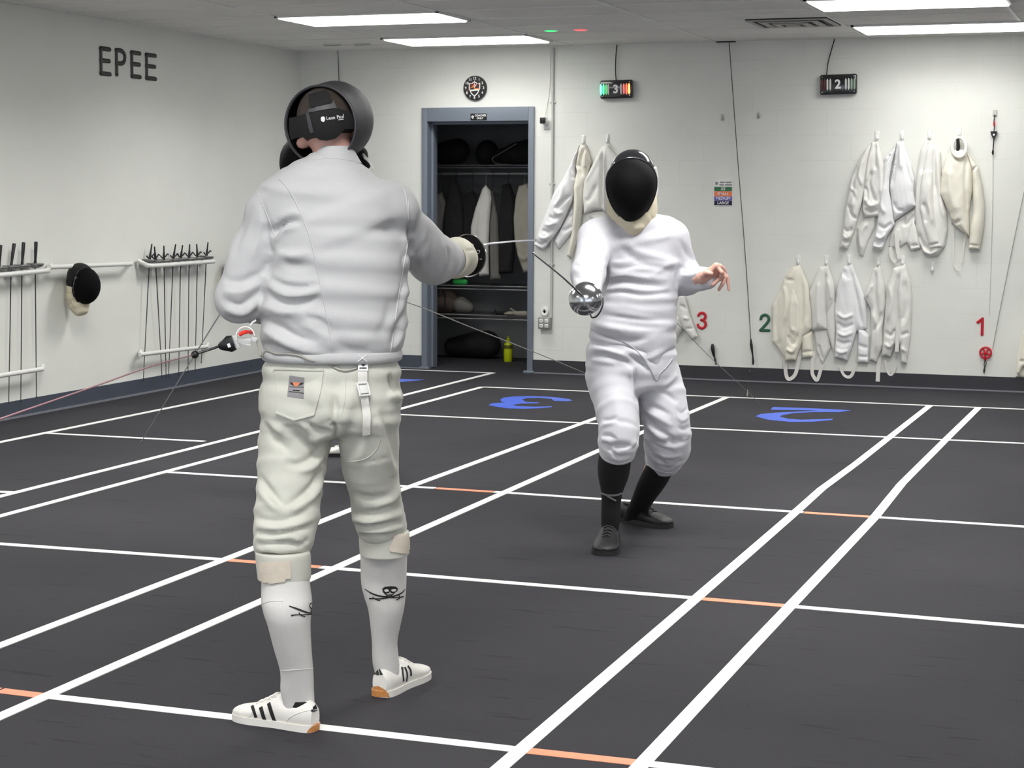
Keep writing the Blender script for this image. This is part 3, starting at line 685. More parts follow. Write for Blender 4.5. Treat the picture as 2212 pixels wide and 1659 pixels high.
def shoe(parent, heel, toe, L, m_up, m_sole, sx=1.0, hi=1.0, zlift=0.0, heel_gum=False, lace_m=None, hts=None):
    """a low sports shoe from the back of the heel to the toe; returns the object and its BVH"""
    h = np.array([heel[0], heel[1], 0.0]); t = np.array([toe[0], toe[1], 0.0]); d = nrm(t-h); s_ = np.array([-d[1], d[0], 0])
    prof = [(0.0, 0.022, 0.066, 0.018), (0.02, 0.031, 0.078, 0.012), (0.06, 0.034, 0.072, 0.012), (0.095, 0.0335, 0.074, 0.012), (0.125, 0.0345, 0.084, 0.012), (0.155, 0.038, 0.071, 0.012), (0.19, 0.043, 0.056, 0.012), (0.225, 0.045, 0.047, 0.012), (0.255, 0.041, 0.041, 0.014), (0.278, 0.030, 0.034, 0.018), (0.29, 0.012, 0.026, 0.02)]
    P = catmull(np.array(prof), 41); f = L/0.29; V = []; n = 24; k = len(P)
    for x, w, z1, z0 in P:
        z1 *= hi; c = h+d*x*f
        for j in range(n):
            a = 2*PI*j/n; ca, sa = math.cos(a), math.sin(a)
            wy = w*sx*f*math.copysign(abs(ca)**0.75, ca)*(1-0.22*max(sa, 0)**2)
            V.append(c+s_*wy+np.array([0, 0, zlift+z0+(z1-z0)*(0.42+0.58*math.copysign(abs(sa)**0.85, sa) if sa > 0 else 0.42+0.42*math.copysign(abs(sa)**0.5, sa))]))
    F = [(i*n+j, i*n+(j+1) % n, (i+1)*n+(j+1) % n, (i+1)*n+j) for i in range(k-1) for j in range(n)]+[tuple(range(n-1, -1, -1)), tuple((k-1)*n+j for j in range(n))]
    sh = mk('shoe', V, F, m_up, parent)
    bv = bvh_of(V, F)
    # sole
    rows = []
    for x, w, z1, z0 in P:
        rows.append((h+d*(x*f*1.0), w*sx*f+0.003, z0))
    left = [r[0]+s_*r[1] for r in rows]; right = [r[0]-s_*r[1] for r in rows][::-1]
    poly = [h-d*0.004+s_*0.012]+left+[t*0+h+d*(0.293*f)]+right+[h-d*0.004-s_*0.012]
    mb = MB(); pl = [((p-h)@d, (p-h)@s_) for p in poly]
    mb.prism(pl, h+np.array([0, 0, zlift+0.0005]), (d, s_, (0, 0, 1)), 0.02)
    so = mb.build('sole', m_sole, sh)
    sv = np.array([v.co[:] for v in so.data.vertices])+ORIG[so.name]; nb_ = len(V); bva = bvh_of(list(V)+list(sv), list(F)+[tuple(i+nb_ for i in p.vertices) for p in so.data.polygons])
    # collar lining and laces
    mb = MB(); c = h+d*0.062*f; mb.add(*loft([(c+np.array([0, 0, zlift+0.06*hi]), d*0.043, s_*0.026), (c+np.array([0, 0, zlift+0.0755*hi]), d*0.044, s_*0.0265)], 24)); mb.build('lining', M_LINING, sh)
    if lace_m:
        mb = MB()
        for i in range(4):
            x = 0.135+0.018*i; z = np.interp(x, P[:, 0], P[:, 2])*hi+zlift+0.002; w = 0.02
            a = h+d*(x-0.007)*f+s_*w; b = h+d*(x+0.007)*f-s_*w
            mid = (a+b)/2; a[2] = b[2] = z-0.006; mid[2] = z+0.001; mb.tube(catmull([a, mid, b], 9), 0.0028, 6)
            a = h+d*(x-0.007)*f-s_*w; b = h+d*(x+0.007)*f+s_*w; mid = (a+b)/2; a[2] = b[2] = z-0.006; mid[2] = z+0.0015; mb.tube(catmull([a, mid, b], 9), 0.0028, 6)
        mb.build('lace', lace_m, sh)
    return sh, bv, bva
def strip(name, pts, w, bvh, m, parent, off=0.0018, th=0.0015, label=None, n=None):
    """a band following the surface along a pixel polyline; w metres"""
    P, N = path_on(bvh, pts, off, n); mb = MB(); mb.ribbon(P, w, N, th); return mb.build(name, m, parent, label=label)
def text_decal(name, txt, cx, cy, h, rot, bvh, m, parent, off=0.003, sp=1.0):
    V, F = text_mesh(txt, 1.0, (0, 0, 0), ((1, 0, 0), (0, 1, 0), (0, 0, 1)), 0.0, 0.012)
    V = np.array(V); out = []; c, s_ = math.cos(rot), math.sin(rot)
    for x, y, z in V:
        x *= sp; u, v = x*h, -y*h; l, n_ = hit(bvh, cx+u*c-v*s_, cy+u*s_+v*c, off)
        out.append(l if l is not None else hp(cx, cy, 5.1))
    return mk(name, out, F, m, parent, smooth=False)
def epee(name, G, axis, bend_pts, label, group=None, guard_r=0.0675, m_out=M_STEEL, grip='pistol', up=(0, 0, 1), m_blade=M_STEEL, pad=True, grip_m=None, guard_depth=0.045):
    """G = centre of the guard rim, axis = blade direction; bend_pts = world points of the blade from guard to point"""
    a = nrm(axis); r = empty(name, G, label, 'sword', group)
    pr = [(guard_r+0.001, 0.0), (guard_r+0.0015, 0.002)]+[(guard_r*math.cos(t), guard_depth*math.sin(t)) for t in np.linspace(0.06, PI/2-0.12, 14)]+[(0.011, guard_depth*1.0), (0.011, guard_depth+0.004), (0.004, guard_depth+0.005)]
    inn = [(0.003, guard_depth-0.004)]+[((guard_r-0.0025)*math.cos(t), (guard_depth-0.0025)*math.sin(t)) for t in np.linspace(PI/2-0.05, 0.02, 14)]
    mb = MB(); mb.lathe(pr+[(0.002, guard_depth+0.004)] if False else (inn+pr), G, a, 48); mb.build('bell_guard', m_out, r, sharp=0.9)
    if pad:
        mb = MB(); mb.lathe([(0.001, guard_depth-0.012)]+[((guard_r-0.004)*math.cos(t), (guard_depth-0.012)*math.sin(t)) for t in np.linspace(PI/2-0.1, 0.1, 10)]+[(guard_r-0.004, 0.0055), (guard_r-0.01, 0.008), (0.001, guard_depth-0.009)], G, a, 40); mb.build('guard_pad', M_PAD, r)
    u = nrm(np.asarray(up)-a*(np.asarray(up)@a)); s_ = np.cross(a, u); G = np.asarray(G)
    mb = MB(); gm = grip_m or M_BLACK
    if grip == 'pistol':
        mb.tube([G+a*0.03, G-a*0.01, G-a*0.045-u*0.006, G-a*0.075-u*0.022], [0.011, 0.012, 0.012, 0.009], 10)
        mb.tube([G-a*0.012, G-a*0.012+u*0.022, G-a*0.006+u*0.036], [0.008, 0.006, 0.005], 8); mb.tube([G-a*0.03, G-a*0.034-u*0.03, G-a*0.028-u*0.045], [0.008, 0.007, 0.006], 8)
        mb.tube([G-a*0.045, G-a*0.06+u*0.02, G-a*0.075+u*0.03], [0.009, 0.007, 0.006], 8)
        mb.build('grip', gm, r)
    else:
        mb.tube([G+a*0.03, G, G-a*0.06, G-a*0.12, G-a*0.135], [0.009, 0.011, 0.0125, 0.0105, 0.01], 10); mb.build('grip', gm, r)
        mb = MB(); mb.tube([G-a*0.135, G-a*0.15, G-a*0.172, G-a*0.176], [0.0115, 0.0125, 0.011, 0.007], 12); mb.build('pommel', grip_m or M_DKSTEEL, r)
    B = catmull(bend_pts, 24); mb = MB(); mb.tube(B, np.linspace(0.0042, 0.0024, len(B)), 6); mb.build('blade', m_blade, r, sharp=0.5)
    mb = MB(); t = nrm(B[-1]-B[-2]); mb.tube([B[-1]-t*0.012, B[-1]+t*0.004, B[-1]+t*0.007], [0.0042, 0.0042, 0.003], 10); mb.build('point', m_blade, r)
    return r
# ---------------------------------------------------------------- the near fencer, seen from behind
DN = 5.15
T1 = tr(420, 140, .42194); T2 = tr(440, 740, .33755); T3 = tr(460, 1180, .26525); T4 = tr(600, 160, .13261); T8 = tr(560, 740, .15371); T5 = tr(940, 480, .1085); T6 = tr(400, 640, .10848)
baseN = on_z(700, 1560, 0)
def box_of(pts, pad): 
    P = np.array(pts); return P.min(0)-pad, P.max(0)+pad
def fbox(x0, x1, y0, y1, D0, D1):
    P = np.array([hp(x, y, D) for x in (x0, x1) for y in (y0, y1) for D in (D0, D1)]); return P.min(0)-0.01, P.max(0)+0.01
def rg(rows): return [ring_px(*r) for r in rows]
# body under the clothes
torso = [(724, 345, 40, .05, DN), (718, 410, 80, .06, DN), (716, 475, 120, .095, DN), (725, 600, 122, .105, DN), (717, 700, 125, .105, DN), (716, 790, 116, .095, DN), (714, 845, 112, .095, DN)]
S_L, E_L, W_L = hp(581, 460, DN), hp(515, 648, DN-0.02), hp(588, 672, DN+0.22)
S_R, E_R, W_R = hp(850, 450, DN), hp(926, 556, 5.38), hp(990, 556, 5.6)
hL, tL = on_z(672, 1586, 0), on_z(504, 1556, 0); uLs = nrm(tL-hL); hLs = hL-uLs*.01+FH*.035; dLa = float((hLs+uLs*.055)@FH)-4.985
HIPL, KNL, ANL = hp(642, 930, DN), hp(610, 1185, 5.03), hp(645, 1505, 4.985+dLa)
hR = on_z(820, 1507, 0); dR = nrm(FH*math.cos(.42)+RH*math.sin(.42)); dRa = float((hR+dR*.062)@FH)-5.36
HIPR, KNR, ANR = hp(790, 930, DN), hp(826, 1150, 5.31), hp(836, 1445, 5.36+dRa)
lo, hi_ = box_of([S_L, E_L, W_L, S_R, E_R, W_R, ANL, ANR, hp(708, 200, DN), on_z(560, 1590, 0)], 0.16)
f = Field(lo, hi_, 0.0105)
f.chain(rg(torso), R=RH, k=0.04)
f.seg(hp(722, 360, DN+.01), hp(715, 290, DN+0.02), 0.05, 0.052, k=0.03)
hc = hp(706, 262, DN+0.04)
f.seg(hc-ZU*0.01, hc+ZU*0.012, 0.070, 0.07, 0.088, 0.086, R=RH, k=0.03, cap=1.05)
f.seg(hc+FH*0.05-ZU*0.06, hc+FH*0.06-ZU*0.05, 0.045, 0.04, k=0.04)        # jaw
f.seg(hc+FH*0.1-ZU*0.01, hc+FH*0.108-ZU*0.035, 0.008, 0.014, k=0.015)      # nose
f.seg(hp(651, 317, DN+0.05), hp(653, 311, DN+0.04), 0.010, 0.02, k=0.006); f.seg(hp(770, 296, DN+0.05), hp(769, 288, DN+0.04), 0.010, 0.018, k=0.006)   # ears
for a, b, r0, r1 in ((S_L, E_L, .048, .04), (E_L, W_L, .04, .03), (S_R, E_R, .046, .04), (E_R, W_R, .04, .03), (HIPL, KNL, .066, .04), (KNL, hp(622, 1320, 5.0), .042, .044), (hp(624, 1330, 5.0), ANL, .042, .02), (HIPR, KNR, .062, .045), (KNR, hp(829, 1250, 5.34), .04, .036), (hp(829, 1250, 5.35), ANR, .036, .022)):
    f.seg(a, b, r0, r1, k=0.03)
fL, gL = on_z(660, 1586, 0), on_z(504, 1556, 0); uL = nrm(gL-fL); f.seg(ANL, hLs+uLs*.062+ZU*.05, .019, .019, k=.015); f.seg(fL+uL*.05+FH*.035+ZU*.045, fL+uL*.2+FH*.035+ZU*.034, .022, .014, k=.015)
fR = on_z(820, 1507, 0); uR = nrm(FH*math.cos(.42)+RH*math.sin(.42)); f.seg(ANR, fR+uR*.06+ZU*.05, .024, .022, k=.015); f.seg(fR+uR*.06+ZU*.045, fR+uR*.2+ZU*.034, .022, .014, k=.015)
# hands: the left one rests in front of the waist, the right one closes on the grip
def curled(fl_, Wp, fwd, side, nrmv, sgn=1):
    fs = []
    for i in range(4):
        m0 = Wp+fwd*(0.088-0.004*i*i/2)+side*(0.027-0.018*i); ln = (0.042, 0.046, 0.043, 0.034)[i]
        p1 = m0+fwd*ln*0.7-nrmv*ln*0.6; p2 = p1-nrmv*ln*0.6+fwd*0.1*ln; p3 = p2-nrmv*ln*0.4-fwd*0.4*ln; fs.append([m0, p1, p2, p3])
    th = [Wp+fwd*0.035+side*0.03, Wp+fwd*0.06+side*0.045-nrmv*0.015, Wp+fwd*0.085+side*0.04-nrmv*0.03]
    hand(fl_, Wp, fs, th)
curled(f, W_L, nrm(RH*0.9+FH*0.3), ZU, FH)
Vb, Fb = f.mesh(); Vb = relax(Vb, Fb, 1)
NEAR = person_mesh('person', [(Vb, Fb)], M_SKIN, 'near fencer in white seen from behind, black mask on, sword arm stretched to the right', baseN)
bvB = bvh_of(Vb, Fb)
# jacket
jt = [(722, 347, 57, .072, DN), (719, 367, 84, .085, DN), (717, 388, 112, .098, DN), (713, 420, 150, .118, DN), (716, 470, 152, .132, DN), (733, 510, 147, .138, DN), (729, 560, 150, .142, DN), (727, 620, 153, .144, DN), (721, 680, 156, .144, DN), (716, 730, 152, .14, DN), (717, 757, 144, .133, DN)]
f = Field(*fbox(440, 1020, 325, 810, DN-.22, 5.7), 0.0072)
f.chain(rg(jt), R=RH, k=0.03, n=2.3, cap=.3)
f.seg(S_L, E_L, .061, .056, k=0.03); f.seg(hp(545, 540, DN), hp(518, 640, DN), .062, .06, k=0.02); f.seg(E_L, W_L, .062, .042, k=0.03)
f.seg(hp(607, 434, DN), S_L, .06, .061, k=0.03)
f.seg(hp(828, 434, DN), S_R, .058, .06, k=0.03); f.seg(S_R, E_R, .06, .063, k=0.04); f.seg(hp(900, 520, 5.28), hp(938, 560, 5.42), .066, .07, k=0.03); f.seg(hp(938, 560, 5.42), hp(978, 560, 5.56), .07, .052, k=0.03)
f.seg(hp(724, 344, DN), hp(730, 300, DN), .052, .05, k=0.02, op='sub') if False else None
NS = []
def cre(pts, w=6, h=-0.006, T=T1, kind='g'): NS.append((T(pts), w*.85, h, kind))
# left armpit and side
cre([(405, 880), (430, 840), (480, 805), (545, 800)], 6, -0.012); cre([(410, 905), (460, 850), (530, 830)], 6, 0.007); cre([(430, 790), (500, 760), (560, 770)], 9, 0.007)
cre([(400, 930), (395, 1010), (372, 1090)], 6, -0.008); cre([(440, 1000), (520, 1030), (620, 1020)], 12, -0.006); cre([(420, 960), (500, 980), (590, 960)], 10, 0.006)
cre([(370, 1080), (460, 1130), (560, 1140), (640, 1120)], 8, -0.009); cre([(375, 1130), (460, 1175), (560, 1175), (650, 1150)], 9, 0.008)
cre([(360, 1150), (450, 1215), (540, 1225), (650, 1190)], 8, -0.009); cre([(345, 1230), (450, 1265), (560, 1260)], 10, 0.008)
cre([(335, 1290), (420, 1330), (520, 1390), (640, 1420)], 9, -0.010); cre([(345, 1350), (430, 1400), (560, 1455), (690, 1480)], 11, 0.012); cre([(350, 1420), (420, 1450), (520, 1490)], 7, -0.007)
cre([(540, 1330), (600, 1350), (690, 1400)], 10, 0.006); cre([(560, 1290), (640, 1310), (690, 1350)], 8, -0.006)
cre([(720, 1420), (800, 1465), (900, 1470)], 14, -0.006); cre([(740, 1350), (830, 1400), (960, 1390)], 18, 0.004)
# right side
cre([(1085, 1050), (1065, 1150), (1040, 1230)], 7, -0.007); cre([(1095, 1100), (1060, 1230), (1025, 1320)], 7, 0.006); cre([(1070, 1260), (1040, 1340), (1010, 1440)], 7, -0.008); cre([(1075, 1330), (1050, 1400), (1020, 1460)], 6, 0.007); cre([(1000, 1200), (985, 1300), (930, 1400)], 11, -0.004)
cre([(1110, 800), (1100, 880), (1110, 970)], 6, -0.010); cre([(1085, 850), (1080, 950), (1090, 1040)], 7, 0.006)
cre([(1090, 950), (1070, 1000), (1075, 1090)], 6, -0.006)
# left sleeve
cre([(345, 700), (365, 800), (370, 900)], 6, -0.006); cre([(300, 720), (240, 850), (205, 980)], 9, -0.005); cre([(350, 780), (330, 900), (290, 1010)], 9, 0.005); cre([(385, 880), (375, 990), (350, 1080)], 6, -0.01)
cre([(150, 1100), (240, 1110), (350, 1060)], 9, -0.008); cre([(145, 1160), (240, 1165), (350, 1110)], 9, 0.008); cre([(135, 1200), (240, 1230), (345, 1150)], 8, -0.009); cre([(150, 1250), (250, 1270), (340, 1200)], 8, 0.008); cre([(160, 1290), (260, 1310), (335, 1240)], 7, -0.008); cre([(200, 1340), (280, 1335), (320, 1280)], 6, 0.006)
cre([(205, 900), (180, 1000), (160, 1080)], 10, 0.004)
# right sleeve
cre([(1120, 880), (1150, 800), (1165, 720)], 7, -0.007); cre([(1100, 690), (1130, 760), (1125, 850)], 8, 0.006); cre([(1190, 780), (1170, 880), (1140, 960)], 9, 0.005); cre([(1160, 900), (1140, 1000), (1150, 1080)], 7, -0.006); cre([(1230, 830), (1225, 930), (1200, 1050)], 10, -0.004); cre([(1270, 900), (1275, 1000), (1250, 1100)], 8, 0.005); cre([(1290, 930), (1310, 1010), (1290, 1100)], 6, -0.005)
JK, bvJ, VJ, FJ = cloth_part('jacket', f, M_JACKET, NEAR, NS, 1, (16, 0.0015, 3), amp=1.35)
# collar
mb = MB(); rows = []
for y, hw, b, x in ((352, 60, .07, 721), (346, 55, .066, 722), (338, 49, .062, 723.5), (328, 42, .058, 725), (319, 36, .054, 726), (316, 35, .053, 726.5), (316.5, 33, .05, 726.5), (326, 38, .053, 725), (340, 46, .058, 723)):
    rows.append((hp(x, y, DN-0.005)+FH*0.0, RH*hw*sc(DN), FH*b))
mb.add(*loft(rows, 44, caps=False)); mb.build('collar', M_JACKET, JK)
seams('seam', [T1(p) for p in ([(435, 585), (490, 650), (540, 750), (590, 880), (620, 1000), (650, 1150), (690, 1350), (708, 1462)], [(1097, 700), (1095, 860), (1080, 980), (1050, 1150), (1020, 1370), (1005, 1465)])], bvJ, M_SEAM, JK, 0.0021, 0.0004, 70, 'raised seam')
seams('seam', [T1(p) for p in ([(322, 660), (350, 715), (385, 800), (407, 868)], [(1066, 612), (1084, 680), (1096, 780), (1104, 880)], [(590, 490), (700, 478), (850, 498)])], bvJ, M_SEAM, JK, 0.0016, 0.0004, 40)
mb = MB(); rows = []
for yy, g in ((755, 0.0), (757.5, .006), (766, .009), (774.5, .006), (778, 0.0)):
    rows.append((hp(717.5, yy, DN), RH*((149)*sc(DN)+g-0.004), FH*(.138+g)))
mb.add(*loft(rows, 64, expo=2.3)); WB = mb.build('waistband', M_JACKET, JK)
bvW = bvh_of(mb.v, [f_ for f_ in mb.f if len(f_) < 10])
# breeches
HB = [(717, 766, 138, .12, DN), (717, 800, 146, .128, DN), (716, 850, 150, .14, DN), (714, 890, 151, .148, DN), (712, 902, 149, .146, DN), (716, 926, 60, .135, DN)]
LL = [(640, 905, 76, .115, DN), (636, 960, 77, .112, DN), (630, 1010, 74, .102, DN-.03), (626, 1060, 70, .096, DN-.05), (620, 1110, 70, .094, DN-.08), (614, 1155, 66, .09, DN-.1), (607, 1172, 62, .084, DN-.11), (607, 1190, 59, .08, DN-.12)]
RL = [(790, 905, 72, .115, DN), (798, 960, 65, .108, DN+.02), (799, 1005, 62, .1, DN+.05), (809, 1060, 55, .088, DN+.08), (815, 1105, 57, .086, DN+.11), (822, 1128, 55, .084, DN+.13), (828, 1147, 53, .078, DN+.15)]
f = Field(*fbox(525, 900, 750, 1245, DN-.28, DN+.32), 0.0072)
f.chain(rg(HB), R=RH, k=0.03, n=2.3, cap=.3); f.chain(rg(LL), R=RH, k=0.018, cap=.35); f.chain(rg(RL), R=RH, k=0.005, cap=.35)
NS = []
c2 = lambda p, w=6, h=-0.006, kind='g': cre(p, w, h, T2, kind)
c2([(835, 330), (840, 420), (835, 520)], 7, -0.010); c2([(815, 520), (840, 545), (850, 640)], 5, -0.016)
c2([(700, 250), (760, 400), (800, 500)], 26, 0.012); c2([(960, 260), (920, 400), (880, 520)], 26, 0.012)
c2([(640, 500), (720, 560), (815, 580)], 7, -0.009); c2([(620, 540), (700, 610), (790, 640)], 8, 0.008); c2([(500, 545), (600, 555), (690, 600)], 8, -0.007)
c2([(400, 520), (460, 620), (560, 700)], 9, -0.007); c2([(390, 480), (480, 560), (580, 620)], 10, 0.006)
c2([(780, 620), (700, 730), (600, 780), (520, 760)], 9, -0.008); c2([(785, 680), (700, 790), (600, 830)], 9, 0.008)
c2([(350, 850), (430, 960), (520, 1060)], 8, -0.009); c2([(345, 920), (420, 1020), (500, 1090)], 9, 0.007); c2([(760, 800), (690, 920), (600, 1000), (500, 1060)], 8, -0.008); c2([(770, 860), (690, 990), (560, 1080)], 9, 0.008)
c2([(330, 1120), (420, 1140), (540, 1130), (690, 1060)], 7, -0.009); c2([(330, 1170), (440, 1190), (560, 1180), (720, 1110)], 8, 0.008); c2([(330, 1215), (440, 1225), (560, 1210), (700, 1170)], 6, -0.009); c2([(330, 1250), (460, 1260), (580, 1225)], 7, 0.007); c2([(340, 1290), (470, 1280), (600, 1290), (680, 1260)], 6, -0.009); c2([(330, 1330), (480, 1330), (640, 1320)], 6, 0.006); c2([(540, 1240), (610, 1270), (680, 1290)], 6, 0.006); c2([(350, 1370), (430, 1350), (500, 1380)], 5, -0.007)
c2([(1180, 330), (1220, 350), (1265, 360)], 7, 0.014); c2([(1190, 200), (1215, 270), (1250, 320)], 6, -0.014); c2([(1140, 420), (1200, 620), (1245, 800)], 9, -0.007); c2([(1120, 480), (1160, 640), (1220, 860)], 12, 0.006)
c2([(950, 450), (930, 560), (890, 650)], 12, -0.005); c2([(1030, 620), (1000, 720), (930, 800)], 14, 0.005)
c2([(940, 960), (1050, 1000), (1200, 980)], 9, -0.007); c2([(1260, 900), (1210, 1000), (1080, 1060)], 9, 0.007); c2([(950, 1090), (1060, 1100), (1180, 1060), (1270, 1050)], 8, -0.008); c2([(940, 1130), (1060, 1140), (1270, 1100)], 8, 0.009); c2([(960, 1170), (1080, 1170), (1270, 1150)], 5, -0.010); c2([(980, 1205), (1100, 1205), (1280, 1180)], 7, 0.008); c2([(985, 1240), (1090, 1225), (1180, 1240)], 5, -0.008)
BR, bvR, VR, FR = cloth_part('breeches', f, M_BREECH, NEAR, NS, 1, (18, 0.0016, 5), amp=1.55)
seams('seam', [T2(p) for p in ([(650, 520), (700, 640), (745, 720), (780, 752)], [(860, 735), (900, 757), (960, 760), (1040, 740), (1100, 690), (1130, 620)], [(905, 230), (905, 360), (880, 470)])], bvR, M_BREECH, BR, 0.0014, 0.0004, 50)
PK = decal('pocket', T8([(215, 380), (905, 395), (850, 720), (778, 1012), (500, 1085), (245, 985), (262, 700)]), bvR, M_BREECH, BR, 0.0022, 4)
seams('pocket_edge', [T8([(245, 985), (380, 1040), (500, 1085)]), T8([(500, 1085), (640, 1050), (778, 1012)]), T8([(215, 378), (560, 386), (905, 395)])], bvR, M_BREECH, BR, 0.0032, 0.003, 24)
seams('pocket_edge', [T8([(905, 395), (850, 720), (778, 1012)]), T8([(240, 400), (262, 700), (248, 985)])], bvR, M_BREECH, BR, 0.0016, 0.0025, 24)
decal('pocket_label', T8([(432, 460), (640, 492), (632, 790), (400, 755)]), bvR, M_LABEL, BR, 0.0036, 3, label='grey woven label')
decal('label_print', [T8([(470, 555), (580, 555), (545, 620), (505, 620)])], bvR, M_ORPRINT, BR, 0.0046, 2)
decal('label_print', [T8([(438, 560), (478, 562), (500, 615), (470, 600)]), T8([(640, 560), (590, 560), (555, 615), (600, 600)]), T8([(430, 622), (636, 632), (636, 640), (430, 630)]), T8([(480, 670), (580, 676), (570, 690), (480, 682)]), T8([(425, 690), (635, 712), (635, 720), (425, 698)])], bvR, M_INK, BR, 0.0046, 2)
# cuffs with their hook-and-loop tabs, socks, shoes
def cuff(rows, D):
    V, F = loft_px(rows, D, 44, 1.0, True, 3); return V, F
V, F = cuff([(609, 1190, 57), (611, 1195, 60), (612.5, 1218, 60), (614, 1243, 58.5), (614, 1248, 58), (614, 1250, 57)], 5.02); CFL = mk('cuff', V, F, M_BREECH, BR); bvC = bvh_of(V, [q for q in F if len(q) < 9])
decal('cuff_tab', T2([(355, 1405), (520, 1395), (555, 1398), (557, 1510), (525, 1512), (520, 1530), (440, 1540), (370, 1548), (355, 1480)]), bvC, M_VELCRO, BR, 0.004, 3, label='beige hook-and-loop tab')
V, F = cuff([(829, 1146, 52), (830, 1151, 55), (830, 1174, 55), (830, 1192, 53.5), (830, 1197, 53), (830, 1199, 52)], 5.29); mk('cuff', V, F, M_BREECH, BR); bvC = bvh_of(V, [q for q in F if len(q) < 9])
decal('cuff_tab', T2([(1185, 1310), (1205, 1270), (1225, 1215), (1300, 1225), (1318, 1250), (1322, 1350), (1260, 1348), (1190, 1335)]), bvC, M_VELCRO, BR, 0.004, 3, label='beige hook-and-loop tab')
hL, tL = on_z(672, 1586, 0), on_z(504, 1556, 0); uLs = nrm(tL-hL)
V, F = loft_px([(615, 1212, 50, .035), (617.5, 1268, 53.5, .025), (619.5, 1300, 55.5, .012), (621, 1325, 52, .005), (624.5, 1350, 47, dLa*.1, 1.0), (632, 1400, 41.5, dLa*.35, .88), (641, 1450, 36.5, dLa*.65, .74), (642, 1490, 37, dLa*.92, .63), (645, 1515, 35, dLa, .56), (648, 1545, 30, dLa, .5)], 4.985, 48, 1.02)
SKL = mk('sock', V, F, M_SOCK, NEAR); bvS = bvh_of(V, [q for q in F if len(q) < 9])
seams('sock_wrinkle', [T3([(545, 1015), (680, 1005), (815, 995)]), T3([(395, 470), (470, 448), (570, 445)])], bvS, M_SOCK, SKL, 0.0012, 0.0003)
def ink(paths, polys, bvh, parent, T=T3, ppm=sc(5.0), name='emblem', lab=None, m=None, off=0.0018):
    mb = MB()
    for pts, w in paths:
        P, N = path_on(bvh, T(pts), 0.0016, max(8, len(pts)*5))
        if len(P) > 2:
            k = len(P); ww = np.interp(np.linspace(0, 1, k), np.linspace(0, 1, len(w)), w)*.26525*ppm if isinstance(w, (list, tuple)) else w*.26525*ppm
            mb.ribbon(P, ww, N, 0.0006)
    for pl in polys:
        P, F, B = fill_poly(T(pl), 1.5); V = []; ok = []
        for x, y in P:
            l, n_ = hit(bvh, x, y, off); ok.append(l is not None); V.append(l if l is not None else np.zeros(3))
        mb.add(V, [tuple(reversed(q)) for q in F if all(ok[i] for i in q)])
    return mb.build(name, m or M_INK, parent, label=lab)
ink([([(620, 487), (690, 512), (760, 538), (800, 545)], [8, 14, 12, 10]), ([(635, 563), (680, 557), (740, 556), (800, 553)], [12, 7, 7, 9]), ([(697, 540), (715, 560), (748, 573)], 8), ([(812, 462), (793, 466), (783, 482), (790, 500), (805, 512)], 9), ([(800, 515), (795, 528), (805, 535)], 8)], [], bvS, SKL, lab='black skull and crossed sabres print, half round the calf')
V, F = loft_px([(830, 1175, 51), (829, 1205, 51), (829, 1258, 49.5), (831.5, 1290, 45), (834, 1320, 38.5), (831, 1380, 28.5, dRa*.5), (832, 1410, 28.5, dRa*.8), (834, 1435, 29, dRa), (837, 1458, 26, dRa, .9), (838, 1480, 22, dRa, .9)], 5.36, 48, 1.05)
SKR = mk('sock', V, F, M_SOCK, NEAR); bvS2 = bvh_of(V, [q for q in F if len(q) < 9])
ink([([(1240, 348), (1290, 380), (1350, 402), (1430, 413), (1480, 418)], [6, 13, 15, 12, 10]), ([(1563, 350), (1535, 378), (1490, 400), (1420, 418), (1350, 428)], [6, 12, 14, 12, 10]), ([(1275, 424), (1310, 424), (1350, 426)], [13, 8, 8]), ([(1302, 410), (1325, 430), (1362, 441)], 9), ([(1548, 410), (1515, 415), (1480, 418)], [13, 8, 8]), ([(1512, 398), (1520, 420), (1490, 436)], 9),
     ([(1412, 398), (1416, 408), (1450, 408), (1452, 398)], 8)], [[(1378, 345), (1398, 329), (1450, 324), (1488, 328), (1504, 345), (1497, 366), (1478, 378), (1470, 390), (1455, 401), (1415, 401), (1400, 388), (1384, 372)]], bvS2, SKR, lab='black skull and crossed sabres print')
for pl in ([(1392, 354), (1412, 346), (1432, 353), (1428, 367), (1404, 370)], [(1447, 352), (1470, 345), (1491, 350), (1484, 365), (1456, 367)], [(1434, 372), (1440, 366), (1446, 372), (1444, 377), (1436, 377)], [(1412, 382), (1462, 380), (1458, 388), (1416, 390)]): ink([], [pl], bvS2, SKR, m=M_SOCK, off=.003, name='emblem_gap')
SHL, bvSh, bvA1 = shoe(NEAR, hLs, tL+FH*0.03, np.linalg.norm(tL-hL)+0.005, M_SHOE, M_SHOE, heel_gum=True, lace_m=M_SHOE, hi=1.1)
for pts, w in (([(320, 1300), (335, 1345), (352, 1395)], .009), ([(390, 1310), (408, 1375), (432, 1440)], .0115), ([(455, 1278), (475, 1345), (505, 1432)], .0115)):
    P, N = path_on(bvSh, T3(pts), 0.0012, 14)
    if len(P) > 2: mb = MB(); mb.ribbon(P, w, N, 0.0012); mb.build('stripe', M_INK, SHL)
decal('logo_bar', [T3([(795, 1345), (800, 1330), (812, 1328), (812, 1350)]), T3([(815, 1350), (812, 1310), (826, 1300), (832, 1345)]), T3([(834, 1344), (826, 1296), (836, 1288), (850, 1338)])], bvSh, M_INK, SHL, 0.0012, 1.5)
seams('stitching', [T3([(850, 1330), (760, 1340), (680, 1365), (620, 1400), (595, 1440), (640, 1490)]), T3([(330, 1290), (310, 1370), (240, 1400), (160, 1370)])], bvSh, M_SHOE, SHL, 0.0013, 0.0004, 50)
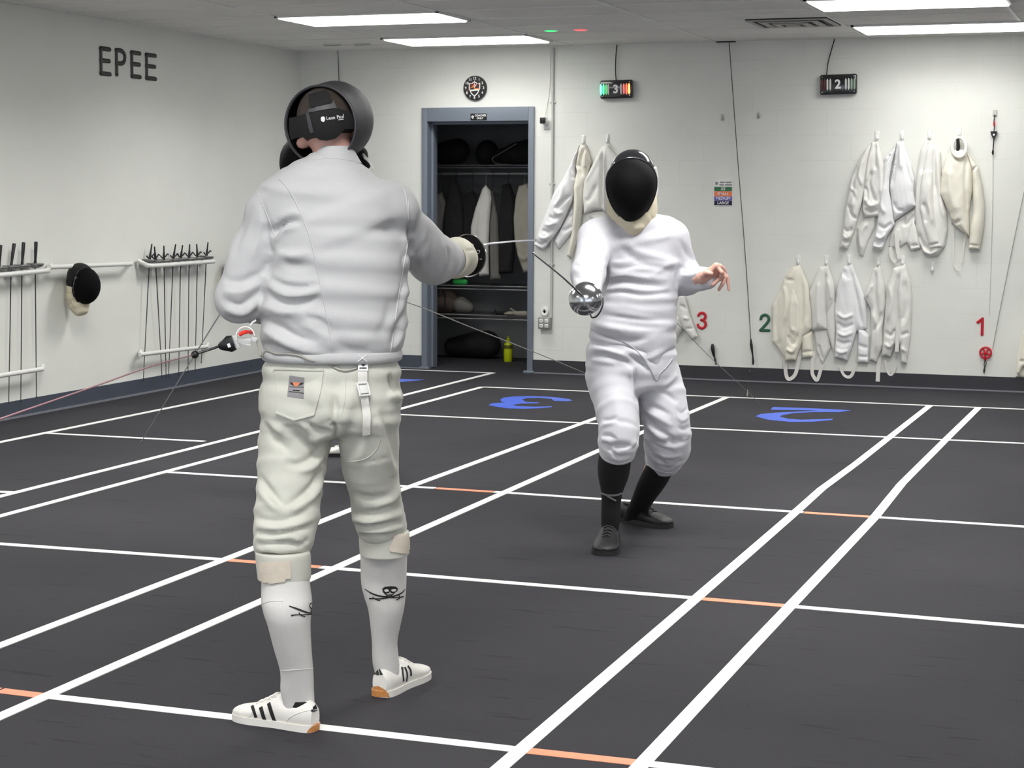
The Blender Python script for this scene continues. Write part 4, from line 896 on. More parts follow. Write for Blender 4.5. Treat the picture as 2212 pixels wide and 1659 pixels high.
SHR, bvSr, bvA2 = shoe(NEAR, hR+FH*0.005, hR+FH*0.005+dR*0.29, 0.285, M_SHOE, M_SHOE, heel_gum=True, lace_m=M_SHOE, hi=1.08, sx=1.1)
for pts, w in (([(1540, 985), (1545, 1040), (1552, 1100)], .007), ([(1562, 985), (1580, 1040), (1575, 1100)], .007), ([(1585, 975), (1608, 1010), (1612, 1055)], .007)):
    P, N = path_on(bvSr, T3(pts), 0.0012, 12)
    if len(P) > 2: mb = MB(); mb.ribbon(P, w, N, 0.0012); mb.build('stripe', M_INK, SHR)
decal('logo_bar', [T3([(1302, 1042), (1316, 1022), (1330, 1030), (1326, 1048)]), T3([(1330, 1048), (1330, 1006), (1345, 1000), (1356, 1048)]), T3([(1360, 1048), (1350, 1002), (1360, 1000), (1386, 1048)])], bvSr, M_INK, SHR, 0.0012, 1.5)
decal('heel_patch', T3([(748, 1546), (775, 1495), (830, 1446), (866, 1438), (864, 1490), (848, 1538), (790, 1554)]), bvA1, M_GUM, SHL, .0015, 1.5, label='tan rubber heel patch'); decal('heel_patch', T3([(1282, 1226), (1280, 1165), (1300, 1142), (1350, 1138), (1400, 1165), (1425, 1195), (1438, 1228)]), bvA2, M_GUM, SHR, .0015, 1.5, label='tan rubber heel patch')
# crotch strap with buckle
mb = MB()
ST = decal('strap', [T8([(1378, 285), (1512, 285), (1502, 600), (1378, 600)]), T8([(1390, 760), (1510, 760), (1548, 1000), (1545, 1268), (1440, 1278), (1436, 1030)])], bvR, M_WEB, JK, 0.010, 3)
decal('strap_label', T8([(1380, 280), (1515, 280), (1510, 412), (1380, 412)]), bvR, M_WHPRINT, JK, 0.012, 3)
decal('label_print', [T8([(1415, 300), (1445, 288), (1480, 300), (1476, 335), (1447, 362), (1420, 335)]), T8([(1398, 374), (1490, 374), (1490, 386), (1398, 386)])], bvR, M_INK, JK, 0.0135, 1.5, label='black shield print')
mb = MB(); P0, N0 = hit(bvR, *T8([(1432, 680)])[0], 0.014); bx = nrm(np.cross(N0, ZU))*-1; bz = np.cross(bx, N0)*1
if bz[2] < 0: bz = -bz
k_ = .15371*sc(DN)
for (cx_, cz_, sx_, sz_) in ((0, 88, 185, 24), (0, -88, 185, 24), (-82, 0, 22, 190), (82, 0, 22, 190), (0, 0, 130, 120)):
    mb.box(P0+bx*cx_*k_+bz*cz_*k_, (sx_*k_, 0.006 if sx_ != 130 else 0.004, sz_*k_), (bx, N0, bz), bev=0.001)
mb.build('buckle', M_WHITE, JK)
mb = MB(); seam(mb, T8([(1395, 180), (1450, 220), (1510, 268)]), bvW, 0.0014, 0.001, 12); seam(mb, T8([(1510, 178), (1450, 220), (1385, 265)]), bvW, 0.0014, 0.001, 12)
if mb.v: mb.build('stitching', M_WHPRINT, JK)
# hair, mask
hb = MB(); hb.ball(hp(705, 266, DN+0.03), (.112, .112, .12), 40, (RH, FH, ZU)); bvH = bvh_of(hb.v, hb.f)
hr = MB(); hr.ball(hp(706, 254, DN+0.035), (.085, .098, .09), 36, (RH, FH, ZU)); hr.build('hair', M_HAIR, NEAR)
mdir = nrm(FH*math.cos(0.42)+RH*math.sin(0.42)+ZU*0.04); ms = nrm(np.cross(mdir, ZU)); mu = np.cross(ms, mdir)
rc = hp(703, 270, DN+0.02)
rows = []
for s_, g in ((-.03, 1.0), (-.01, 1.02), (.0, 1.03), (.03, 1.05), (.055, 1.04), (.08, .98), (.105, .86), (.125, .7), (.14, .5), (.15, .28), (.153, .08)):
    rows.append((rc+mdir*s_+mu*(0.012*min(s_/.06, 1) if s_ > 0 else 0), ms*.113*g, mu*.109*g))
V, F = loft(rows, 56, caps=False); F.append(tuple((len(rows)-1)*56+j for j in range(56)))
F2 = [tuple(reversed(q)) for q in F]; n_ = len(V); cen = np.array(rc+mdir*.05)
Vi = [cen+(np.array(v)-cen)*0.965 for v in V]; Fi = [tuple(i+n_ for i in reversed(q)) for q in F2]; rim = [(j, (j+1) % 56, n_+(j+1) % 56, n_+j) for j in range(56)]
MK = mk('mask', list(V)+Vi, F2+Fi+rim, [M_MASKOUT, M_MESH], NEAR, midx=[0]*len(F2)+[1]*len(Fi)+[0]*56)
mb = MB(); k = 60
mb.tube([rc+mdir*(-.03)+ms*.113*math.cos(t)+mu*.109*math.sin(t) for t in np.linspace(0, 2*PI, k+1)], 0.0035, 8, caps=False); mb.build('mask_rim', M_TRIMG, MK)
decal('back_strap', T4([(205, 720), (330, 690), (490, 640), (700, 600), (960, 560), (1120, 600), (1240, 690), (1330, 850), (1270, 892), (1150, 893), (1075, 892), (1010, 985), (930, 1045), (800, 1078), (690, 1068), (600, 1010), (500, 1020), (330, 1030), (240, 1060), (200, 950)]), bvH, M_BLK, MK, 0.004, 4)
decal('back_strap_tab', T4([(525, 365), (600, 330), (800, 285), (850, 390), (872, 488), (740, 520), (540, 560), (530, 460)]), bvH, M_BLK, MK, 0.009, 4)
decal('strap_band', [T4([(505, 580), (740, 522), (880, 490), (900, 440), (950, 560), (740, 590), (520, 640)]), T4([(470, 640), (520, 640), (600, 950), (540, 960)]), T4([(480, 350), (530, 322), (640, 296), (710, 290), (690, 310), (560, 345)])], bvH, M_TRIMG, MK, 0.0065, 3)
text_decal('strap_lettering', 'Leon Paul', *T4([(925, 712)])[0], 11.0, -0.13, bvH, M_WHPRINT, MK, 0.008, 0.82)
decal('strap_emblem', [T4([(708, 735), (715, 705), (740, 695), (765, 705), (774, 735), (765, 770), (740, 782), (715, 768)])], bvH, M_WHPRINT, MK, 0.0078, 1.5)
decal('strap_lettering', [T4([(975, 745), (1050, 735), (1050, 748), (975, 757)])], bvH, M_WHPRINT, MK, 0.008, 1.5)
f = Field(*fbox(600, 840, 290, 400, DN, DN+.32), 0.008)
f.seg(hp(722, 330, DN+.16), hp(724, 372, DN+.17), .098, .1, .05, .045, R=RH, k=.01, cap=.6); f.seg(hp(790, 345, DN+.12), hp(796, 360, DN+.12), .012, .01, k=.02)
cloth_part('bib', f, M_BLK, MK)
mb = MB(); mb.tube([hp(784, 333, DN+.1), hp(789, 341, DN+.09), hp(797, 347, DN+.09)], [.003, .005, .004], 8); mb.build('bib_tie', M_WEB, MK); mb = MB(); mb.tube([hp(792, 343, DN+.09), hp(800, 352, DN+.08), hp(805, 364, DN+.08)], [.004, .004, .002], 8); mb.build('bib_tie', M_WEB, MK); mb = MB(); mb.tube([hp(657, 346, DN+.06), hp(661, 352, DN+.05), hp(657, 362, DN+.05)], [.004, .004, .003], 8); mb.build('bib_tie', M_WEB, MK)
# glove
gax = nrm(FH*math.cos(0.52)+RH*math.sin(0.52)); GC = hp(1010, 552, 5.72)
f = Field(*fbox(925, 1070, 480, 640, 5.42, 5.85), 0.005)
f.chain([(hp(980, 556, 5.55), .06), (hp(987, 558, 5.6), .061), (hp(993, 559, 5.63), .055), (hp(999, 558, 5.66), .045), (hp(1004, 556, 5.69), .032)], k=.012)
f.seg(hp(974, 560, 5.52), hp(990, 560, 5.6), .045, .05, k=.01, op='sub')
for i in range(4): 
    a = GC-gax*(.012+.014*i*0.6)+np.cross(gax, ZU)*0.02+ZU*(.03-.018*i); f.seg(a, a-np.cross(gax, ZU)*0.04-ZU*.004, .011, .01, k=.006)
NS = []
cc = lambda p, w, h: cre(p, w, h, T5)
cc([(215, 440), (330, 480), (480, 560), (530, 700)], 5, .004); cc([(370, 580), (400, 760), (400, 900)], 5, -.004); cc([(520, 540), (545, 700), (540, 850), (470, 1000)], 5, -.005); cc([(600, 555), (700, 560), (790, 555)], 2.5, -.003); cc([(210, 600), (200, 700), (250, 760), (340, 740)], 4, -.004)
cloth_part('glove', f, M_GLOVE, NEAR, NS, 1, (40, 0.0022, 8), amp=1.7)
mb = MB()
B = [GC+gax*.045, hp(1043, 530, 5.80), hp(1085, 523.5, 6.05), hp(1125, 520, 6.35), hp(1158, 518.5, 6.6)]
EN = epee('epee', GC, gax, B, "near fencer's épée with a dark padded guard, bright blade reaching towards the opponent", guard_r=0.0665, guard_depth=0.038)
mb = MB()
ag = nrm(np.cross(ZU, gax)); 
gp = np.array([[830, 570], [870, 540], [890, 580], [850, 640], [820, 660]])
for (x, y, w, h) in ((855, 560, 40, 10), (885, 580, 10, 40), (860, 620, 36, 10), (830, 640, 10, 40), (908, 735, 40, 14), (825, 765, 30, 10)):
    px_, py_ = T5([(x, y)])[0]; d = nrm(ray(px_, py_)); t = ((GC+gax*0.004-CAM)@gax)/(d@gax); c_ = CAM+d*t; mb.box(c_, (w*.1085*sc(5.72)*1.2, h*.1085*sc(5.72), .001), (ag, ZU, gax))
mb.build('pad_print', M_WHPRINT, EN)
# body cord and reel plug
rc_ = empty('body_cord', hp(480, 745, 5.02), "near fencer's body cord with clear plug and red prong, run around his waistband", 'cord')
mb = MB(); P1 = [hp(555, 735, 5.03), hp(561, 756, 5.02), hp(563, 768, 5.0), hp(567, 766, 4.99)]; P2, N2 = path_on(bvW, T8([(45, 190), (100, 130), (240, 160), (400, 165), (560, 185), (660, 225), (760, 255)]), .0025, 40); P3, N3 = path_on(bvR, T8([(880, 290), (950, 300), (1020, 330), (1100, 375), (1200, 400), (1300, 385), (1372, 362)]), .003, 30)
mb.tube(np.vstack([catmull(P1, 10), P2, P3]), .0034, 8); mb.build('cord', M_CORD, rc_)
mb = MB(); mb.box(hp(528, 736, 5.02), (.042, .022, .018), (RH, FH, ZU), bev=.006); mb.box(hp(549, 733, 5.02), (.02, .018, .016), (nrm(RH-ZU*.3), FH, nrm(ZU+RH*.3)), bev=.005); mb.cyl(hp(519, 741, 5.015), hp(541, 746, 5.015), .005); mb.build('plug_body', M_CLEAR, rc_, label='clear plastic plug')
mb = MB(); mb.tube([hp(517, 724, 5.0), hp(524, 719, 5.0), hp(531, 717, 5.0)], [.005, .006, .0055], 10); mb.tube([hp(531, 717, 5.0), hp(537, 717, 5.01), hp(543, 718, 5.03)], [.0055, .004, .006], 10); mb.build('plug_prong', M_RED, rc_, label='red prong')
mb = MB(); t = np.linspace(0.1, PI+.3, 24); mb.tube([hp(530+20*math.cos(a), 728-22*math.sin(a), 5.01) for a in t], .0022, 8); mb.tube([hp(541, 704, 5.03), hp(545, 697, 5.03), hp(553, 692, 5.03)], .0028, 8); mb.build('plug_ring', M_WHITE, rc_)
rr_ = empty('reel_cable', hp(420, 766, 4.99), 'reel cable with black plug and ball stop, running from near fencer to left edge', 'cable')
mb = MB(); a = hp(473, 749, 5.02); b = hp(508, 737, 5.02); ax_ = nrm(b-a); sd = nrm(np.cross(ax_, FH)); 
V, F = loft([(a, sd*.007, FH*.007), (hp(478, 748, 5.02), sd*.012, FH*.011), (hp(486, 746, 5.02), sd*.017, FH*.013), (hp(495, 743, 5.02), sd*.024, FH*.014), (hp(506, 740, 5.02), sd*.021, FH*.014)], 16, expo=3); mb.add(V, F); mb.build('plug', M_BLACK, rr_)
mb = MB(); c_ = hp(495, 746, 5.0); mb.box(c_-FH*.003, (.008, .003, .011), (ax_, FH, np.cross(ax_, FH)*-1)); mb.build('plug_print', M_WHPRINT, rr_)
mb = MB(); c_ = hp(507, 739, 5.02); mb.box(hp(510, 738.5, 5.02), (.014, .02, .04), (ax_, FH, np.cross(FH, ax_)), bev=.004); mb.build('plug_socket', M_CLEAR, rr_)
mb = MB(); mb.tube([hp(421, 765, 4.99), hp(447, 757, 5.0), hp(474, 748, 5.02)], .0035, 8); mb.build('lead', M_BLACK, rr_)
mb = MB(); mb.ball(hp(421, 766, 4.99), .011, 16); mb.build('ball_stop', M_BLACK, rr_)
M_REEL = mat('reel_wire', (150, 112, 118), 0.5)
mb = MB(); mb.tube(catmull([hp(421, 766, 4.99), hp(330, 790, 4.75), hp(200, 836, 4.45), (hp(0, 905, 4.1)), hp(-160, 962, 3.8)], 40), np.linspace(.0016, .0026, 40), 6); mb.build('wire', M_REEL, rr_)
# ---------------------------------------------------------------- the far fencer, facing the camera
DF = 7.95
U4 = tr(1100, 280, .33755); U5 = tr(1180, 700, .32544); U6 = tr(1200, 500, .13258)
baseF = on_z(1370, 1165, 0)
SA, EA, WA = hp(1288, 515, 7.92), hp(1270, 592, 7.72), hp(1268, 640, 7.47)
SB, EB, WB_ = hp(1450, 515, 7.95), hp(1482, 603, 8.0), hp(1522, 602, 7.83)
HA, KA, AA = hp(1325, 800, 7.96), hp(1336, 945, 7.72), hp(1320, 1120, 7.78)
HBb, KB, AB = hp(1420, 800, 8.0), hp(1441, 950, 7.9), hp(1372, 1098, 8.32)
hF, tF = on_z(1320, 1172, 0), on_z(1304, 1204, 0); hB_, tB_ = on_z(1350, 1124, 0), on_z(1458, 1143, 0)
uF = nrm(tF-hF); uB = nrm(tB_-hB_)
f = Field(*fbox(1215, 1610, 320, 1215, 7.38, 8.5), 0.0115)
f.chain(rg([(1366, 470, 34, .05, DF), (1368, 505, 70, .08, DF), (1378, 580, 68, .1, DF), (1380, 650, 68, .105, DF), (1370, 720, 72, .11, DF), (1362, 780, 74, .11, DF)]), R=RH, k=.04)
f.seg(hp(1367, 490, DF), hp(1366, 440, DF-.01), .05, .05, k=.03); hc = hp(1365, 395, DF-.02)
f.seg(hc-ZU*.02, hc+ZU*.02, .07, .07, .088, .088, R=RH, k=.03, cap=1.2); f.seg(hc-FH*.06-ZU*.07, hc-FH*.06-ZU*.06, .04, .04, k=.04); f.seg(hc-FH*.098-ZU*.01, hc-FH*.108-ZU*.035, .008, .013, k=.015)
for a, b, r0, r1 in ((SA, EA, .05, .044), (EA, WA, .042, .03), (SB, EB, .05, .042), (EB, WB_, .042, .028), (HA, KA, .07, .05), (KA, AA, .048, .03), (HBb, KB, .07, .05), (KB, AB, .05, .03), (AA, hF+uF*.06+ZU*.05, .028, .022), (hF+uF*.06+ZU*.045, hF+uF*.2+ZU*.034, .022, .014), (AB, hB_+uB*.06+ZU*.05, .028, .022), (hB_+uB*.06+ZU*.045, hB_+uB*.2+ZU*.034, .022, .014)):
    f.seg(a, b, r0, r1, k=.02)
Vb, Fb = f.mesh(); Vb = relax(Vb, Fb, 1)
DH = 7.78
h_ = lambda x, y, d=0: hp(x, y, DH+d)
f = Field(*fbox(1500, 1592, 555, 645, 7.64, 7.92), 0.0031)
f.seg(h_(1508, 604, .04), h_(1517, 600), .025, .023, k=.01)
hand(f, h_(1517, 600), [[h_(1547, 574, -.02), h_(1559, 588, -.03), h_(1563, 598, -.02), h_(1557, 604, -.005)], [h_(1554, 577, .0), h_(1560, 594, .0), h_(1550, 606, -.005), h_(1539, 616, -.005)], [h_(1559, 581, .018), h_(1567, 598, .02), h_(1561, 613, .015), h_(1553, 626, .015)], [h_(1563, 586, .035), h_(1571, 600, .04), h_(1573, 613, .04), h_(1574, 626, .04)]], [h_(1519, 594, -.022), h_(1525, 589, -.035), h_(1536, 591, -.04)])
Vh, Fh_ = f.mesh(); Vh = relax(Vh, Fh_, 1)
FAR = person_mesh('person', [(Vb, Fb), (Vh, Fh_)], M_SKIN, 'fencer facing the camera in white with black mask, black socks and a bare left hand', baseF)
# jacket
f = Field(*fbox(1222, 1548, 455, 835, 7.36, 8.22), 0.0078)
f.chain(rg([(1366, 472, 46, .07, DF), (1368, 490, 82, .095, DF), (1374, 520, 92, .12, DF), (1381, 575, 84, .13, DF), (1383, 640, 80, .14, DF), (1377, 685, 85, .15, DF), (1367, 718, 92, .152, DF), (1364, 738, 93, .15, DF)]), R=RH, k=.03, n=2.3, cap=.3)
f.chain(rg([(1385, 735, 72, .153, DF), (1402, 765, 48, .149, DF), (1411, 786, 26, .141, DF)]), R=RH, k=.03, cap=.3)
f.seg(hp(1320, 500, DF), SA, .075, .075, k=.04); f.seg(SA, EA, .075, .07, k=.04); f.seg(EA, WA, .07, .055, k=.03)
f.seg(hp(1420, 500, DF), SB, .07, .072, k=.04); f.seg(SB, EB, .07, .066, k=.04); f.seg(EB, hp(1530, 602, 7.79), .066, .047, k=.03, cap=.4)
NS = []
d4 = lambda p, w=5, h=-.006: cre(p, w, h, U4)
d4([(620, 870), (625, 950), (605, 1010), (595, 1080)], 4.5, -.020); d4([(635, 880), (720, 890), (820, 870), (920, 880)], 5, -.007); d4([(640, 845), (720, 850), (820, 825)], 5, .006)
d4([(720, 700), (830, 780), (1000, 830), (1080, 860)], 9, .007); d4([(700, 740), (800, 830), (950, 880), (1070, 900)], 8, -.007); d4([(1090, 840), (1000, 880), (900, 940)], 8, .006)
d4([(610, 1000), (720, 970), (850, 990), (1000, 1010)], 7, -.009); d4([(615, 960), (730, 930), (860, 945), (1020, 960)], 8, .009); d4([(600, 1050), (720, 1040), (860, 1060), (1040, 1040)], 6, -.009); d4([(610, 1025), (740, 1015), (880, 1030), (1040, 1020)], 6, .007)
d4([(580, 1130), (720, 1130), (880, 1160), (1060, 1150)], 10, .006); d4([(570, 1180), (700, 1200), (880, 1220), (1060, 1215)], 7, -.009); d4([(540, 1240), (680, 1270), (860, 1290), (1050, 1270)], 9, .008); d4([(520, 1290), (640, 1330), (760, 1350), (900, 1340)], 6, -.008)
d4([(410, 860), (480, 880), (600, 860)], 5, -.006); d4([(405, 900), (500, 910), (600, 890)], 5, .006); d4([(405, 940), (480, 950), (590, 930)], 5, -.006); d4([(470, 690), (520, 740), (600, 760)], 7, -.004); d4([(560, 700), (600, 760), (620, 830)], 6, .005)
d4([(1090, 700), (1130, 790), (1200, 860)], 6, -.006); d4([(1120, 690), (1160, 780), (1220, 850)], 6, .005); d4([(1090, 880), (1150, 900), (1220, 880)], 5, -.008); d4([(1095, 930), (1160, 935), (1240, 905)], 5, .008); d4([(1100, 980), (1170, 990), (1240, 940)], 5, -.006); d4([(1080, 1010), (1075, 940), (1090, 860)], 5, -.010); d4([(1180, 1000), (1230, 1020), (1290, 1000)], 4, .005); d4([(1205, 920), (1235, 980), (1270, 1040)], 3.5, -.004)
JF, bvF, VJ_, FJ_ = cloth_part('jacket', f, M_JACKET2, FAR, NS, 2, (18, .0025, 21))
# breeches
f = Field(*fbox(1250, 1510, 700, 1050, 7.48, 8.24), 0.0078)
f.chain(rg([(1365, 722, 88, .135, DF), (1364, 760, 96, .15, DF), (1361, 795, 98, .155, DF), (1368, 830, 96, .15, DF)]), R=RH, k=.03, cap=.3, n=2.3)
f.chain(rg([(1322, 800, 57, .13, 7.94), (1328, 850, 51, .115, 7.88), (1334, 895, 46, .105, 7.8), (1338, 930, 43, .095, 7.74), (1335, 958, 43, .09, 7.72), (1333, 980, 39, .083, 7.74)]), R=RH, k=.02, cap=.35)
f.chain(rg([(1415, 810, 55, .13, 7.98), (1430, 855, 52, .12, 7.96), (1438, 900, 50, .115, 7.93), (1443, 940, 50, .11, 7.92), (1442, 968, 50, .1, 7.95), (1431, 996, 40, .085, 8.02)]), R=RH, k=.02, cap=.35)
NS = []
d5 = lambda p, w=5, h=-.006: cre(p, w, h, U5)
d5([(590, 290), (590, 420), (610, 520)], 5, -.014); d5([(560, 280), (575, 400), (595, 500)], 6, .007); d5([(300, 120), (400, 150), (520, 180)], 6, -.007); d5([(290, 200), (400, 210), (520, 240), (570, 290)], 6, -.008); d5([(300, 160), (420, 175), (560, 230)], 6, .007); d5([(290, 240), (380, 250), (470, 265)], 6, .006); d5([(520, 200), (620, 250), (680, 320)], 5, -.008); d5([(540, 170), (640, 220), (700, 290)], 5, .006)
d5([(370, 640), (430, 630), (470, 615)], 4, -.008); d5([(370, 670), (430, 660), (480, 650)], 4, .006); d5([(365, 740), (420, 740), (470, 770)], 4, -.009); d5([(360, 770), (420, 780), (450, 830)], 4, .007); d5([(380, 810), (430, 840), (480, 880), (570, 870)], 4, -.008); d5([(480, 840), (540, 830), (600, 770)], 5, .007); d5([(400, 870), (480, 900), (560, 880)], 4, .005); d5([(440, 440), (470, 540), (480, 640)], 16, .006)
d5([(650, 520), (740, 560), (830, 610)], 6, -.009); d5([(640, 560), (740, 620), (840, 680)], 7, .009); d5([(650, 610), (740, 690), (850, 770)], 6, -.010); d5([(660, 660), (740, 740), (830, 800)], 7, .008); d5([(740, 430), (820, 480), (870, 520)], 6, -.007); d5([(700, 450), (800, 400), (870, 330)], 6, .006); d5([(860, 560), (900, 590), (940, 560)], 4, -.006); d5([(860, 610), (900, 640), (945, 610)], 4, .006); d5([(870, 680), (910, 700), (955, 680)], 4, -.007); d5([(880, 760), (920, 760), (955, 720)], 5, .007); d5([(690, 780), (760, 830), (850, 850)], 5, -.009); d5([(700, 880), (770, 920), (800, 950)], 4, -.008); d5([(710, 850), (800, 880), (900, 870)], 5, .008); d5([(740, 940), (820, 960), (900, 900)], 4, -.006); d5([(640, 700), (660, 800), (690, 880)], 5, .006); d5([(610, 510), (660, 490), (720, 450)], 4, -.010)
BF, bvBF, VB_, FB_ = cloth_part('breeches', f, M_JACKET2, FAR, NS, 2, (20, .002, 25), amp=1.3)
seams('seam', [U5([(575, 310), (600, 460), (615, 620), (615, 740), (590, 850)]), U5([(350, 850), (400, 905), (470, 930), (560, 910)]), U5([(670, 930), (740, 970), (830, 985), (900, 940)])], bvBF, M_SEAM, BF, .0018, .0006, 50)
bvJB = bvh_of(np.vstack([VJ_, VB_]), np.vstack([FJ_, FB_+len(VJ_)]))
seams('hem', [U4([(515, 1272), (620, 1318), (740, 1362), (830, 1430), (895, 1520), (940, 1600), (965, 1560), (1005, 1520), (1045, 1465)])], bvJB, mat('hem_band', (176, 176, 184), .8), JF, .0032, .0006, 80)
# socks and shoes
V, F = loft_px([(1330, 975, 34), (1327, 1000, 36), (1325, 1030, 33), (1322, 1062, 24), (1320, 1090, 21), (1319, 1120, 21), (1318, 1150, 18)], 7.75, 40, 1.05); SA_ = mk('sock', V, F, M_BSOCK, FAR); bvSA = bvh_of(V, [q for q in F if len(q) < 9])
strip('sock_band', U5([(362, 1120), (410, 1135), (460, 1135), (500, 1122)]), .008, bvSA, mat('grey_band', (120, 120, 124), .7), SA_, .003); strip('sock_mark', U5([(405, 1140), (440, 1160), (462, 1172)]), .007, bvSA, mat('grey_band', (120, 120, 124), .7), SA_, .003)
V, F = loft_px([(1433, 985, 26, 0), (1424, 1012, 32, .03), (1408, 1045, 32, .12), (1390, 1078, 26, .24), (1376, 1102, 24, .32), (1366, 1122, 22, .37)], 7.98, 40, 1.05); mk('sock', V, F, M_BSOCK, FAR)
s1, bs1, _ = shoe(FAR, hF, tF, .31, M_BSHOE, M_BSOLE, sx=1.2, hi=1.2, lace_m=M_BSOLE)
s2, bs2, _ = shoe(FAR, hB_-uB*.03, tB_, .31, M_BSHOE, M_BSOLE, sx=1.1, hi=1.15, lace_m=M_BSOLE)
# mask
mc = hp(1364, 393, 7.85); md = nrm(-FH-ZU*.06-RH*.05); mr = nrm(np.cross(ZU, md))*-1; mr = nrm(np.cross(md, ZU)); mu = np.cross(mr, md)
if mu[2] < 0: mu = -mu
rows = []; V = []; kS = 7.86/FPX*1.003
prof = ((-.02, 1.0), (.01, 1.015), (.03, 1.0), (.055, .95), (.08, .85), (.1, .72), (.115, .56), (.127, .36), (.133, .15), (.134, .04))
def egg(t): 
    c_, q_ = math.cos(t), math.sin(t)
    return mr*52.5*kS*c_*(1-.2*q_*q_*(q_ < 0))+mu*(50 if q_ > 0 else 84)*kS*q_
for s_, g in prof:
    rows.append(s_); V += [mc+md*s_-mu*(.012*(s_/.13))+egg(2*PI*j/56)*g for j in range(56)]
F = [(i*56+j, i*56+(j+1) % 56, (i+1)*56+(j+1) % 56, (i+1)*56+j) for i in range(len(prof)-1) for j in range(56)]
MF = mk('mask', V, F+[tuple(range(55, -1, -1))] if False else F+[tuple(len(rows)*56-56+j for j in range(56))], M_MESH, FAR)
mb = MB(); mb.tube([mc+md*.012+egg(t)*1.025 for t in np.linspace(0, 2*PI, 61)], .0045, 8, caps=False); mb.build('mask_rim', M_GLOSS, MF)
f = Field(*fbox(1295, 1435, 300, 470, 7.7, 8.15), .005)
tc_ = hp(1366, 384, 7.96); f.seg(tc_-ZU*.03, tc_+ZU*.018, .1, .1, .115, .115, R=RH, k=.01, cap=1.05)
for i, (y0, y1) in enumerate(((385, 560),)): pass
q0 = hp(1363, 422, 7.72); f.seg(q0-ZU*.03, q0+ZU*.04, .105, .1, .16, .16, R=RH, k=.006, op='sub', cap=.9)
cloth_part('mask_top', f, M_GLOSS, MF, (), 2)
mb = MB(); 
for y, z, x in ((1411, 0, 0),): 
    mb.tube(catmull([hp(1414, 362, 7.93), hp(1418, 382, 7.95), hp(1418, 408, 7.97), hp(1413, 432, 7.98)], 12), [.009]*12, 8)
mb.build('ear_trim', M_WHITE, MF)
for a, b in (([(768, 143), (786, 143)], .006), ([(790, 120), (790, 155)], .004), ([(800, 128), (820, 126)], .004)):
    pass
f = Field(*fbox(1290, 1440, 400, 540, 7.72, 8.15), .0065)
f.chain([(hp(1365, 425, 7.96), 54*sc(DF), .09), (hp(1366, 455, 7.94), 53*sc(DF), .095), (hp(1367, 473, 7.915), 48*sc(DF), .1), (hp(1369, 488, 7.88), 36*sc(DF), .092), (hp(1370, 500, 7.855), 20*sc(DF), .066), (hp(1370, 508, 7.845), 7*sc(DF), .045)], R=RH, k=.015, cap=.4)
q0 = hp(1365, 405, 7.80); f.seg(q0, q0+ZU*.02, .103, .103, .15, .15, R=RH, k=.008, op='sub', cap=1.25) if False else None
NS = []; cre([(640, 560), (720, 640), (790, 680)], 5, -.004, U4); cre([(930, 560), (870, 640), (810, 680)], 5, -.004, U4); cre([(780, 620), (830, 630), (890, 600)], 6, .005, U4); cre([(700, 560), (780, 610), (880, 600)], 6, -.004, U4)
cloth_part('bib', f, M_BIB, MF, NS, 2)
# right glove behind the bell guard
gF = hp(1265, 645, 7.37); tip = hp(1152, 548, 6.5); aF = nrm(tip-gF)
f = Field(*fbox(1222, 1312, 600, 700, 7.2, 7.75), .0055)
f.chain([(hp(1267, 632, 7.62), .058), (hp(1267, 636, 7.55), .056), (hp(1267, 642, 7.48), .05), (hp(1267, 646, 7.42), .042)], k=.012, cap=.4)
sdF = nrm(np.cross(aF, ZU)); upF = np.cross(sdF, aF)
for i in range(4): a = gF-aF*(.012+.012*i)+sdF*.022+upF*(.028-.018*i); f.seg(a, a-sdF*.045, .011, .01, k=.005)
f.seg(gF-aF*.02+upF*.02, gF+aF*.005+upF*.024, .013, .011, k=.008)
cloth_part('glove', f, M_JACKET2, FAR, (), 2, (40, .0012, 31))
EF = epee('epee', gF-aF*.0, aF, [gF+aF*.045, gF+(tip-gF)*.5+ZU*.006, tip], "far fencer's épée with a polished steel guard and dark blade pointing up left", guard_r=.0685, m_blade=M_DKSTEEL, guard_depth=.05)
mb = MB(); mb.tube(catmull([hp(1297, 632, 7.42), hp(1303, 648, 7.4), hp(1299, 668, 7.38), hp(1289, 683, 7.38), hp(1279, 686, 7.4), hp(1276, 680, 7.42)], 20), .0035, 8); mb.build('socket_lead', M_BLACK, EF)
mb = MB(); mb.ball(tip, (.006,)*3, 10); mb.build('point_cap', M_WHITE, EF)
rc2 = empty('reel_cable', hp(1480, 705, 8.05), 'thin pale reel cable running from far fencer down right to the floor', 'cable')
mb = MB(); mb.tube(catmull([hp(1455, 690, 8.05), hp(1500, 737, 9.0), hp(1545, 782, 10.6), hp(1600, 832, 12.8), on_z(1640, 870, 0.002)], 40), .0017, 6); mb.build('wire', M_CORD, rc2)
# ---------------------------------------------------------------- the third fencer, mostly hidden behind the near one
D3 = 9.6
g3 = sc(D3); base3 = on_z(690, 1010, 0)
S3a, E3a, W3a = hp(640, 452, D3), hp(570, 545, D3-.02), hp(524, 622, D3-.05)
S3b, E3b, W3b = hp(745, 455, D3+.1), hp(790, 560, D3+.1), hp(740, 620, D3-.05)
ax3, az3 = on_z(660, 1016, 0), on_z(770, 986, 0)
f = Field(*fbox(455, 840, 280, 1035, D3-.35, D3+.75), .013)
f.chain(rg([(680, 425, 20, .04, D3), (690, 462, 38, .06, D3), (695, 560, 40, .075, D3), (692, 660, 40, .075, D3), (690, 710, 38, .07, D3)]), R=RH, k=.04)
hc3 = hp(662, 345, D3); f.seg(hp(678, 425, D3), hp(668, 380, D3), .05, .05, k=.03); f.seg(hc3, hc3+ZU*.03, .085, .085, .07, .07, R=RH, k=.03, cap=1.2)
